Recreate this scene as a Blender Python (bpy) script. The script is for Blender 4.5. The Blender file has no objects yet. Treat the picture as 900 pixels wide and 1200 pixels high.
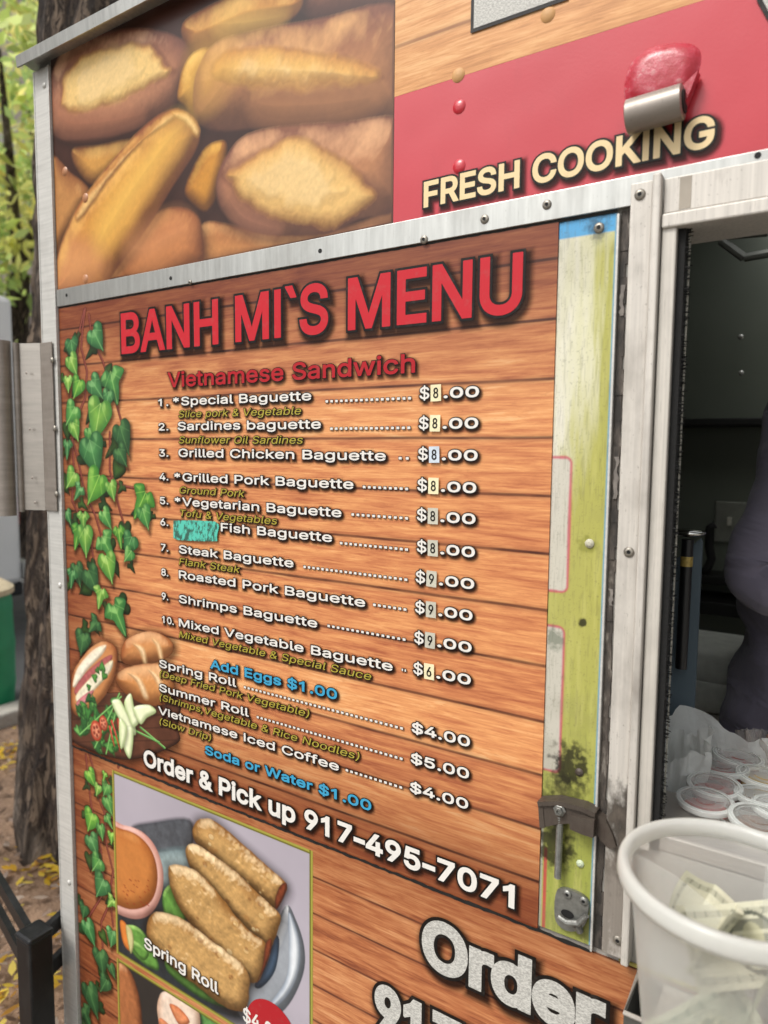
import bpy, bmesh, math, random
import numpy as np
from mathutils import Vector, Matrix
from mathutils.geometry import interpolate_bezier

sc = bpy.context.scene
col = sc.collection
R = math.radians

# ------------------------------------------------------------------ camera
FPX, CX, CY = 820.0, 450.0, 600.0          # focal length and centre for a 900 x 1200 frame
CAM = np.array([0.0, -0.85, 1.55])
def _n(v):
    v = np.array(v, float); return v / np.linalg.norm(v)
_l = _n((-820 - CX, 516 - CY, FPX)); _d = _n((364 - CX, 9305, FPX)); _d = _n(_d - _l * (_l @ _d))
ROT = np.array([-_l, np.cross(-_d, -_l), -_d])        # rows: world x, y, z in camera (x right, y down, z ahead)
def ray(px, py): return ROT @ np.array([(px - CX) / FPX, (py - CY) / FPX, 1.0])
def W(px, py, y=0.0):
    "point of the plane y = const that the survey photograph shows at px, py"
    r = ray(px, py); return CAM + r * ((y - CAM[1]) / r[1])
def G(px, py, z=0.0):
    r = ray(px, py); return CAM + r * ((z - CAM[2]) / r[2])
cam_d = bpy.data.cameras.new("camera"); cam = bpy.data.objects.new("camera", cam_d); col.objects.link(cam)
M = Matrix(((ROT[0][0], -ROT[0][1], -ROT[0][2], CAM[0]), (ROT[1][0], -ROT[1][1], -ROT[1][2], CAM[1]),
            (ROT[2][0], -ROT[2][1], -ROT[2][2], CAM[2]), (0, 0, 0, 1)))
cam.matrix_world = M
cam_d.sensor_fit = 'HORIZONTAL'; cam_d.sensor_width = 36.0; cam_d.lens = FPX / 900 * 36.0
cam_d.clip_start = 0.02; cam_d.clip_end = 500
cam_d.dof.use_dof = True; cam_d.dof.focus_distance = 1.05; cam_d.dof.aperture_fstop = 5.0
sc.camera = cam

# ------------------------------------------------------------------ world, sun, exposure
wd = bpy.data.worlds.new("World"); sc.world = wd; wd.use_nodes = True
nt = wd.node_tree; bg = nt.nodes['Background']
sky = nt.nodes.new('ShaderNodeTexSky'); sky.sky_type = 'NISHITA'; sky.sun_disc = False
SUN_EL, SUN_AZ = 52, 205                    # degrees; azimuth measured from +y clockwise
sky.sun_elevation = R(SUN_EL); sky.sun_rotation = R(SUN_AZ); sky.dust_density = 4.0; sky.air_density = 1.0; sky.ozone_density = 0.6
hs = nt.nodes.new('ShaderNodeHueSaturation'); hs.inputs['Saturation'].default_value = 0.12
nt.links.new(sky.outputs[0], hs.inputs['Color']); nt.links.new(hs.outputs[0], bg.inputs['Color'])
bg.inputs['Strength'].default_value = 0.12
sd = bpy.data.lights.new("sun", 'SUN'); sd.energy = 1.3; sd.angle = R(18); sd.color = (1.0, 0.965, 0.91)
sun = bpy.data.objects.new("sun", sd); col.objects.link(sun)
_a, _e = R(SUN_AZ), R(SUN_EL)
sun.rotation_euler = Vector((math.sin(_a) * math.cos(_e), math.cos(_a) * math.cos(_e), math.sin(_e))).to_track_quat('Z', 'Y').to_euler()
sun.location = (-3, -6, 8)
vs = sc.view_settings
vs.view_transform = 'Standard'; vs.look = 'None'; vs.gamma = 1.0; vs.use_curve_mapping = False
vs.exposure = 0.74
sc.cycles.max_bounces = 10; sc.cycles.transparent_max_bounces = 16
sc.cycles.caustics_reflective = False; sc.cycles.caustics_refractive = False

# ------------------------------------------------------------------ colours and materials
def lin(h):
    if not isinstance(h, str): return tuple(h)
    h = h.lstrip('#'); c = [int(h[i:i + 2], 16) / 255 for i in (0, 2, 4)]
    return tuple(x / 12.92 if x <= .04045 else ((x + .055) / 1.055) ** 2.4 for x in c)
def rgba(h): return lin(h) + (1.0,)
class Mat:
    def __init__(s, name):
        s.m = bpy.data.materials.new(name); s.m.use_nodes = True; s.t = s.m.node_tree
        s.b = s.t.nodes['Principled BSDF']; s.o = s.t.nodes['Material Output']
    def n(s, kind, **kw):
        x = s.t.nodes.new('ShaderNode' + kind)
        for k, v in kw.items(): setattr(x, k, v)
        return x
    def put(s, sock, v):
        if isinstance(v, (int, float)): sock.default_value = v
        elif isinstance(v, (str, tuple)):
            sock.default_value = (rgba(v) if isinstance(v, str) or len(v) == 3 and sock.type == 'RGBA' else v)
        else: s.t.links.new(v, sock)
    def math(s, op, a, b=0.0, c=0.0, clamp=False):
        x = s.n('Math', operation=op, use_clamp=clamp)
        for i, v in enumerate((a, b, c)): s.put(x.inputs[i], v)
        return x.outputs[0]
    def mix(s, f, a, b, blend='MIX'):
        x = s.n('Mix', data_type='RGBA', blend_type=blend); s.put(x.inputs[0], f); s.put(x.inputs[6], a); s.put(x.inputs[7], b)
        return x.outputs[2]
    def ramp(s, f, stops):
        x = s.n('ValToRGB'); s.put(x.inputs[0], f); e = x.color_ramp.elements
        while len(e) < len(stops): e.new(0.5)
        for q, (p, c) in zip(e, stops): q.position = p; q.color = rgba(c) if isinstance(c, str) else (c, c, c, 1)
        return x.outputs[0]
    def pos(s, scale=(1, 1, 1), loc=(0, 0, 0)):
        tc = s.n('NewGeometry'); mp = s.n('Mapping'); s.t.links.new(tc.outputs['Position'], mp.inputs[0])
        mp.inputs['Scale'].default_value = scale; mp.inputs['Location'].default_value = loc
        return mp.outputs[0]
    def objpos(s, scale=(1, 1, 1)):
        tc = s.n('TexCoord'); mp = s.n('Mapping'); s.t.links.new(tc.outputs['Object'], mp.inputs[0]); mp.inputs['Scale'].default_value = scale
        return mp.outputs[0]
    def noise(s, vec, scale=5.0, detail=3.0, rough=.55, dist=0.0):
        x = s.n('TexNoise'); s.put(x.inputs['Vector'], vec); x.inputs['Scale'].default_value = scale
        x.inputs['Detail'].default_value = detail; x.inputs['Roughness'].default_value = rough; x.inputs['Distortion'].default_value = dist
        return x.outputs[0]
    def bump(s, h, strength=.3, dist=.002):
        x = s.n('Bump'); x.inputs['Strength'].default_value = strength; x.inputs['Distance'].default_value = dist
        s.put(x.inputs['Height'], h); s.t.links.new(x.outputs[0], s.b.inputs['Normal']); return x
    def set(s, **kw):
        names = dict(col='Base Color', rough='Roughness', metal='Metallic', coat='Coat Weight', coatr='Coat Roughness', trans='Transmission Weight',
                     spec='Specular IOR Level', alpha='Alpha', ior='IOR', sss='Subsurface Weight', sheen='Sheen Weight')
        for k, v in kw.items(): s.put(s.b.inputs[names[k]], v)
        return s

def plain(name, c, rough=.5, metal=0.0, var=.12, scale=30, bump=0.0, bscale=200, **kw):
    m = Mat(name)
    n = m.noise(m.objpos(), scale, 4)
    c = lin(c)
    lo = tuple(x * (1 - var) for x in c); hi = tuple(min(1, x * (1 + var)) for x in c)
    m.set(col=m.mix(m.ramp(n, [(.3, 0.0), (.7, 1.0)]), lo, hi), rough=rough, metal=metal, **kw)
    if bump: m.bump(m.noise(m.objpos(), bscale, 3), bump)
    return m.m

def brushed(name, c, rough=.38, metal=.85, stretch=(2, 2, 120), dirt=.35, dirtc='#4a4238', dscale=9, stains=()):
    "brushed or extruded metal with streaks and weathering"
    m = Mat(name); c = lin(c)
    st = m.noise(m.pos(stretch), 3, 3)
    c1 = m.mix(m.ramp(st, [(.25, 0.0), (.75, 1.0)]), tuple(x * .82 for x in c), tuple(min(1, x * 1.1) for x in c))
    d1 = m.noise(m.pos((1, 1, .6)), dscale, 5, .65); d2 = m.noise(m.pos((1, 1, .5)), 420, 2)
    dm = m.math('MULTIPLY', m.ramp(d1, [(.5, 0.0), (.78, 1.0)]), dirt)
    sp = m.math('MULTIPLY', m.ramp(d2, [(.66, 0.0), (.75, 1.0)]), dirt * .6)
    c2 = m.mix(m.math('MAXIMUM', dm, sp), c1, dirtc)
    scr = m.noise(m.pos((240, 240, 9)), 3, 2)
    c2 = m.mix(m.math('MULTIPLY', m.ramp(scr, [(.68, 0.0), (.74, 1.0)]), dirt * .8), c2, dirtc)
    for (px, pz, rad, k, sc_) in stains:
        gs = m.n('NewGeometry'); vd = m.n('VectorMath', operation='DISTANCE'); mp = m.n('Mapping'); m.t.links.new(gs.outputs['Position'], mp.inputs[0]); mp.inputs['Scale'].default_value = (1, 0, .55)
        m.t.links.new(mp.outputs[0], vd.inputs[0]); vd.inputs[1].default_value = (px, 0, pz * .55)
        q = m.math('SUBTRACT', m.math('ADD', 1.25, m.math('MULTIPLY', m.math('SUBTRACT', m.noise(m.pos((1, 1, .6)), 60, 4, .65), .5), 2.6)), m.math('DIVIDE', vd.outputs['Value'], rad))
        c2 = m.mix(m.math('MULTIPLY', m.math('MULTIPLY', q, 1.2, clamp=True), k), c2, sc_)
    m.set(col=c2, rough=m.math('ADD', m.math('MULTIPLY', d1, .25), rough - .1), metal=m.math('SUBTRACT', metal, m.math('MULTIPLY', dm, .6), clamp=True))
    m.bump(m.math('ADD', m.math('MULTIPLY', st, .4), d1), .12, .002)
    return m.m

def printed_wood(name, z0, z1, xl, pal, pitch=.0725, zoff=0.0, dark=.6, seed=0.0, leftdark=.5):
    "vinyl print of planks; the print is darker towards its own borders"
    m = Mat(name)
    g = m.n('NewGeometry'); sp = m.n('SeparateXYZ'); m.t.links.new(g.outputs['Position'], sp.inputs[0])
    x, z = sp.outputs[0], sp.outputs[2]
    wob = m.math('MULTIPLY', m.math('SUBTRACT', m.noise(m.pos((1.2, 1, 6)), 2.0, 2), .5), .006)
    zz = m.math('DIVIDE', m.math('ADD', m.math('ADD', z, wob), zoff), pitch)
    idx = m.math('FLOOR', zz); fr = m.math('FRACT', zz)
    wn = m.n('TexWhiteNoise', noise_dimensions='1D'); m.put(wn.inputs['W'], m.math('ADD', idx, seed)); rnd = wn.outputs['Value']
    cv = m.n('CombineXYZ'); m.put(cv.inputs[0], m.math('ADD', m.math('MULTIPLY', x, 5.5), m.math('MULTIPLY', rnd, 37.0)))
    m.put(cv.inputs[1], 0.0); m.put(cv.inputs[2], m.math('MULTIPLY', z, 62.0))
    s1 = m.noise(cv.outputs[0], 1.6, 7, .66, .5)
    cv2 = m.n('CombineXYZ'); m.put(cv2.inputs[0], m.math('MULTIPLY', x, 14.0)); m.put(cv2.inputs[1], rnd); m.put(cv2.inputs[2], m.math('MULTIPLY', z, 240.0))
    s2 = m.noise(cv2.outputs[0], 1.6, 3)
    s = m.math('ADD', m.math('MULTIPLY', s1, .75), m.math('MULTIPLY', s2, .3))
    s = m.math('ADD', s, m.math('MULTIPLY', m.math('SUBTRACT', rnd, .5), .13))
    c = m.ramp(s, [(.33, pal[0]), (.47, pal[1]), (.60, pal[2]), (.74, pal[3])])
    # groove between planks
    gd = m.math('MINIMUM', fr, m.math('SUBTRACT', 1.0, fr))
    gv = m.ramp(gd, [(0.0, 1.0), (.018, .9), (.036, .22), (.10, 0.0)])
    gn = m.math('MULTIPLY', gv, m.math('ADD', m.math('MULTIPLY', m.noise(m.pos((6, 1, 3)), 2, 2), .9), .40), clamp=True)
    c = m.mix(m.math('MULTIPLY', m.ramp(fr, [(.84, 0.0), (.90, .45), (.955, .45), (.975, 0.0)]), gn), c, pal[3]); c = m.mix(gn, c, pal[4])
    fk = m.noise(m.pos((26, 1, 150)), 1.7, 3, .6); c = m.mix(m.math('MULTIPLY', m.ramp(fk, [(.58, 0.0), (.70, 1.0)]), .30), c, pal[0])
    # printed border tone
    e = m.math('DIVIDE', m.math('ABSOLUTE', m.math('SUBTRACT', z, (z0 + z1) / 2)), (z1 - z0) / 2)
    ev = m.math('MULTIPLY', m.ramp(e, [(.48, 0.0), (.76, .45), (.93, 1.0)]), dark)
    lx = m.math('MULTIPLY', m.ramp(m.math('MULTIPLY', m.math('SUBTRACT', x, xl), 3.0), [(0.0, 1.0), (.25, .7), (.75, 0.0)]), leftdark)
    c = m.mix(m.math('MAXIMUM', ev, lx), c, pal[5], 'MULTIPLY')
    # grime specks of age
    sc_ = m.noise(m.pos(), 420, 2)
    c = m.mix(m.math('MULTIPLY', m.ramp(sc_, [(.70, 0.0), (.78, 1.0)]), .35), c, '#3a2418')
    m.set(col=c, rough=m.math('ADD', m.math('MULTIPLY', m.noise(m.pos(), 11, 4), .14), .30), spec=.32, coat=.05, coatr=.2)
    m.bump(m.math('ADD', m.noise(m.pos(), 7, 2), m.math('MULTIPLY', m.noise(m.pos(), 330, 2), .02)), .25, .004)
    return m.m

def print_picture(name='printed picture', spec=.35, coat=.06):
    m = Mat(name); a = m.n('Attribute', attribute_name='ink')
    n = m.noise(m.pos(), 300, 2)
    m.set(col=a.outputs['Color'], rough=.34, spec=spec, coat=coat, coatr=.10, alpha=a.outputs['Alpha'])
    m.bump(m.math('ADD', m.noise(m.pos(), 8, 2), m.math('MULTIPLY', n, .02)), .25, .004)
    return m.m
def ink_mat(name, c, rough=.36, weave=False):
    m = Mat(name)
    if weave:
        k = m.ramp(m.noise(m.pos((1, 1, 2.2)), 330, 2), [(.38, 0.0), (.62, 1.0)])
        c = m.mix(k, '#c6c4bd', '#9d9b95')
    else:
        c = m.mix(m.math('MULTIPLY', m.ramp(m.noise(m.pos(), 90, 3), [(.55, 0.0), (.8, 1.0)]), .18), c, '#7a7068')
    m.set(col=c, rough=rough + .06, spec=.22)
    return m.m
def ink_shadow():
    m = Mat('printed drop shadow ink'); a = m.n('Attribute', attribute_name='ink')
    m.set(col='#1c0c06', rough=.45, spec=.2, alpha=a.outputs['Alpha']); return m.m

MATS = {}
def build_mats():
    K = MATS
    K['pic'] = print_picture(); K['glossypic'] = print_picture('glossy printed picture', .30, .10)
    K['white'] = ink_mat('white ink', '#d9d5ce'); K['black'] = ink_mat('black ink', '#17120f'); K['red'] = ink_mat('red ink', '#b9252f')
    K['dred'] = ink_mat('dark red ink', '#a51f26'); K['cream'] = ink_mat('cream ink', '#dfc79a'); K['cyan'] = ink_mat('cyan ink', '#3c96bb')
    K['olive'] = ink_mat('olive yellow ink', '#a3953a'); K['canvas'] = ink_mat('grey canvas print', '#c0beb6', weave=True); K['shade'] = ink_shadow()
    K['redvinyl'] = None
    K['alu'] = brushed('aluminium trim', '#cbc9c3', .36, .25, (3, 3, 60), .3)
    K['strip'] = brushed('aluminium seam strip', '#b6b6b1', .30, .8, (40, 40, 3), .35)
    K['frame'] = brushed('weathered frame metal', '#c6c0b7', .5, .15, (90, 90, 2), .8, '#5a5046', 8)
    K['jamb'] = brushed('dull brushed jamb', '#c4beb4', .5, .15, (160, 160, 2), .45)
    K['steel'] = brushed('stainless steel', '#b4ada4', .3, .5, (3, 3, 40), .3, '#5b4c3e', 6)
    K['darksteel'] = brushed('stained steel', '#948b82', .42, .45, (3, 3, 30), .5, '#4f4136', 14)
    K['screw'] = plain('worn screw metal', '#8d877d', .42, .6, .35, 300)
    K['hole'] = plain('dark hole', '#0c0b0a', .8)
    K['rubber'] = plain('black rubber', '#1a1917', .75, 0, .4, 60, .3)
    K['brush'] = plain('black pile brush seal', '#121110', .9, 0, .5, 500, .5)
    K['iron'] = brushed('rusty dark latch iron', '#564d45', .5, .4, (20, 20, 20), .9, '#2a1a10', 45)
    K['cast'] = plain('grey cast zinc', '#8d8d88', .42, .75, .2, 120, .2, 300)
build_mats()

# ------------------------------------------------------------------ objects
ORG = {}
def thing(name, label, cat, loc=(0, 0, 0), group=None):
    o = bpy.data.objects.new(name, None); col.objects.link(o); o.location = tuple(float(v) for v in loc); o.empty_display_size = .05
    o['label'] = label; o['category'] = cat
    if group: o['group'] = group
    ORG[o.name] = np.array(loc, float); return o
def tag(o, label=None, cat=None, group=None, kind=None):
    for k, v in (('label', label), ('category', cat), ('group', group), ('kind', kind)):
        if v: o[k] = v
    return o
class MB:
    "collects shapes and links them as one mesh"
    def __init__(s): s.v = []; s.f = []; s.m = []; s.a = None
    def add(s, verts, faces, mi=0):
        b = len(s.v); s.v.extend([tuple(float(c) for c in v) for v in verts]); s.f.extend([tuple(b + i for i in f) for f in faces]); s.m.extend([mi] * len(faces))
    def box(s, x0, x1, y0, y1, z0, z1, mi=0, bev=0.0):
        if bev <= 0:
            v = [(x, y, z) for x in (x0, x1) for y in (y0, y1) for z in (z0, z1)]
            s.add(v, [(0, 1, 3, 2), (4, 6, 7, 5), (0, 4, 5, 1), (2, 3, 7, 6), (0, 2, 6, 4), (1, 5, 7, 3)], mi); return
        bm = bmesh.new(); bmesh.ops.create_cube(bm, size=1.0)
        for q in bm.verts: q.co = ((x0 + x1) / 2 + q.co.x * (x1 - x0), (y0 + y1) / 2 + q.co.y * (y1 - y0), (z0 + z1) / 2 + q.co.z * (z1 - z0))
        bmesh.ops.bevel(bm, geom=bm.edges[:], offset=bev, segments=2, affect='EDGES', profile=.5)
        s.bm(bm, mi)
    def bm(s, bm, mi=0, mat=None):
        bm.verts.index_update()
        s.add([(mat @ v.co) if mat else v.co for v in bm.verts], [[v.index for v in f.verts] for f in bm.faces], mi); bm.free()
    def prism(s, pts, y0, y1, mi=0):
        "polygon of (x, z) points pushed from y0 to y1"
        n = len(pts); v = [(p[0], y0, p[1]) for p in pts] + [(p[0], y1, p[1]) for p in pts]
        s.add(v, [tuple(range(n)), tuple(range(2 * n - 1, n - 1, -1))] + [(i, i + n, (i + 1) % n + n, (i + 1) % n) for i in range(n)], mi)
    def extrude(s, prof, a, b, mi=0):
        "closed profile of 3-D offsets swept from a to b"
        n = len(prof); a = np.array(a); b = np.array(b); v = [a + np.array(p) for p in prof] + [b + np.array(p) for p in prof]
        s.add(v, [tuple(range(n)), tuple(range(2 * n - 1, n - 1, -1))] + [(i, i + n, (i + 1) % n + n, (i + 1) % n) for i in range(n)], mi)
    def tube(s, path, rad, n=10, mi=0, cap=True):
        P = [Vector(tuple(float(c) for c in p)) for p in path]; rr = rad if hasattr(rad, '__len__') else [rad] * len(P)
        rings = []; up = Vector((0, 0, 1))
        for i, p in enumerate(P):
            t = (P[min(i + 1, len(P) - 1)] - P[max(i - 1, 0)]).normalized()
            u = t.cross(up)
            if u.length < .05: u = t.cross(Vector((1, 0, 0)))
            u.normalize(); w = t.cross(u)
            if i and rings: 
                if u.dot(lu) < 0: u, w = -u, -w
            lu = u
            rings.append([p + (u * math.cos(a) + w * math.sin(a)) * rr[i] for a in [k * 2 * math.pi / n for k in range(n)]])
        v = [q for r in rings for q in r]; f = []
        for i in range(len(P) - 1):
            for k in range(n): f.append((i * n + k, i * n + (k + 1) % n, (i + 1) * n + (k + 1) % n, (i + 1) * n + k))
        if cap: f += [tuple(range(n - 1, -1, -1)), tuple(range((len(P) - 1) * n, len(P) * n))]
        s.add(v, f, mi)
    def lathe(s, prof, c, n=40, mi=0, axis='z', close=False):
        "profile of (radius, height) turned about an axis through c"
        c = np.array(c, float); v = []; f = []
        for r, h in prof:
            for k in range(n):
                a = k * 2 * math.pi / n
                d = (r * math.cos(a), r * math.sin(a), h) if axis == 'z' else (r * math.cos(a), -h, r * math.sin(a))
                v.append(c + np.array(d))
        L = len(prof)
        for i in range(L - 1 + (1 if close else 0)):
            j = (i + 1) % L
            for k in range(n): f.append((i * n + k, i * n + (k + 1) % n, j * n + (k + 1) % n, j * n + k))
        s.add(v, f, mi)
    def build(s, name, mats, parent=None, smooth=False, angle=None):
        me = bpy.data.meshes.new(name)
        org = np.zeros(3)
        if parent is not None: org = ORG.get(parent.name, org)
        V = np.array(s.v, float) - org
        me.from_pydata(V.tolist(), [], s.f)
        if not isinstance(mats, (list, tuple)): mats = [mats]
        for m in mats: me.materials.append(m)
        if len(mats) > 1: me.polygons.foreach_set('material_index', np.array(s.m, np.int32))
        if s.a is not None:
            at = me.color_attributes.new('ink', 'FLOAT_COLOR', 'POINT')
            at.data.foreach_set('color', np.array(s.a, np.float32).ravel())
        if smooth:
            me.polygons.foreach_set('use_smooth', np.ones(len(me.polygons), bool))
            if angle: me.set_sharp_from_angle(angle=R(angle))
        me.update()
        o = bpy.data.objects.new(name, me); col.objects.link(o)
        if parent is not None: o.parent = parent; ORG[o.name] = org
        return o
def structure(name, mb, mat, **kw):
    o = mb.build(name, mat, **kw); o['kind'] = 'structure'; return o
def copy_tree(o, parent=None):
    c = o.copy(); col.objects.link(c)
    if parent is not None: c.parent = parent
    for ch in list(o.children): copy_tree(ch, c)
    return c
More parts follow.
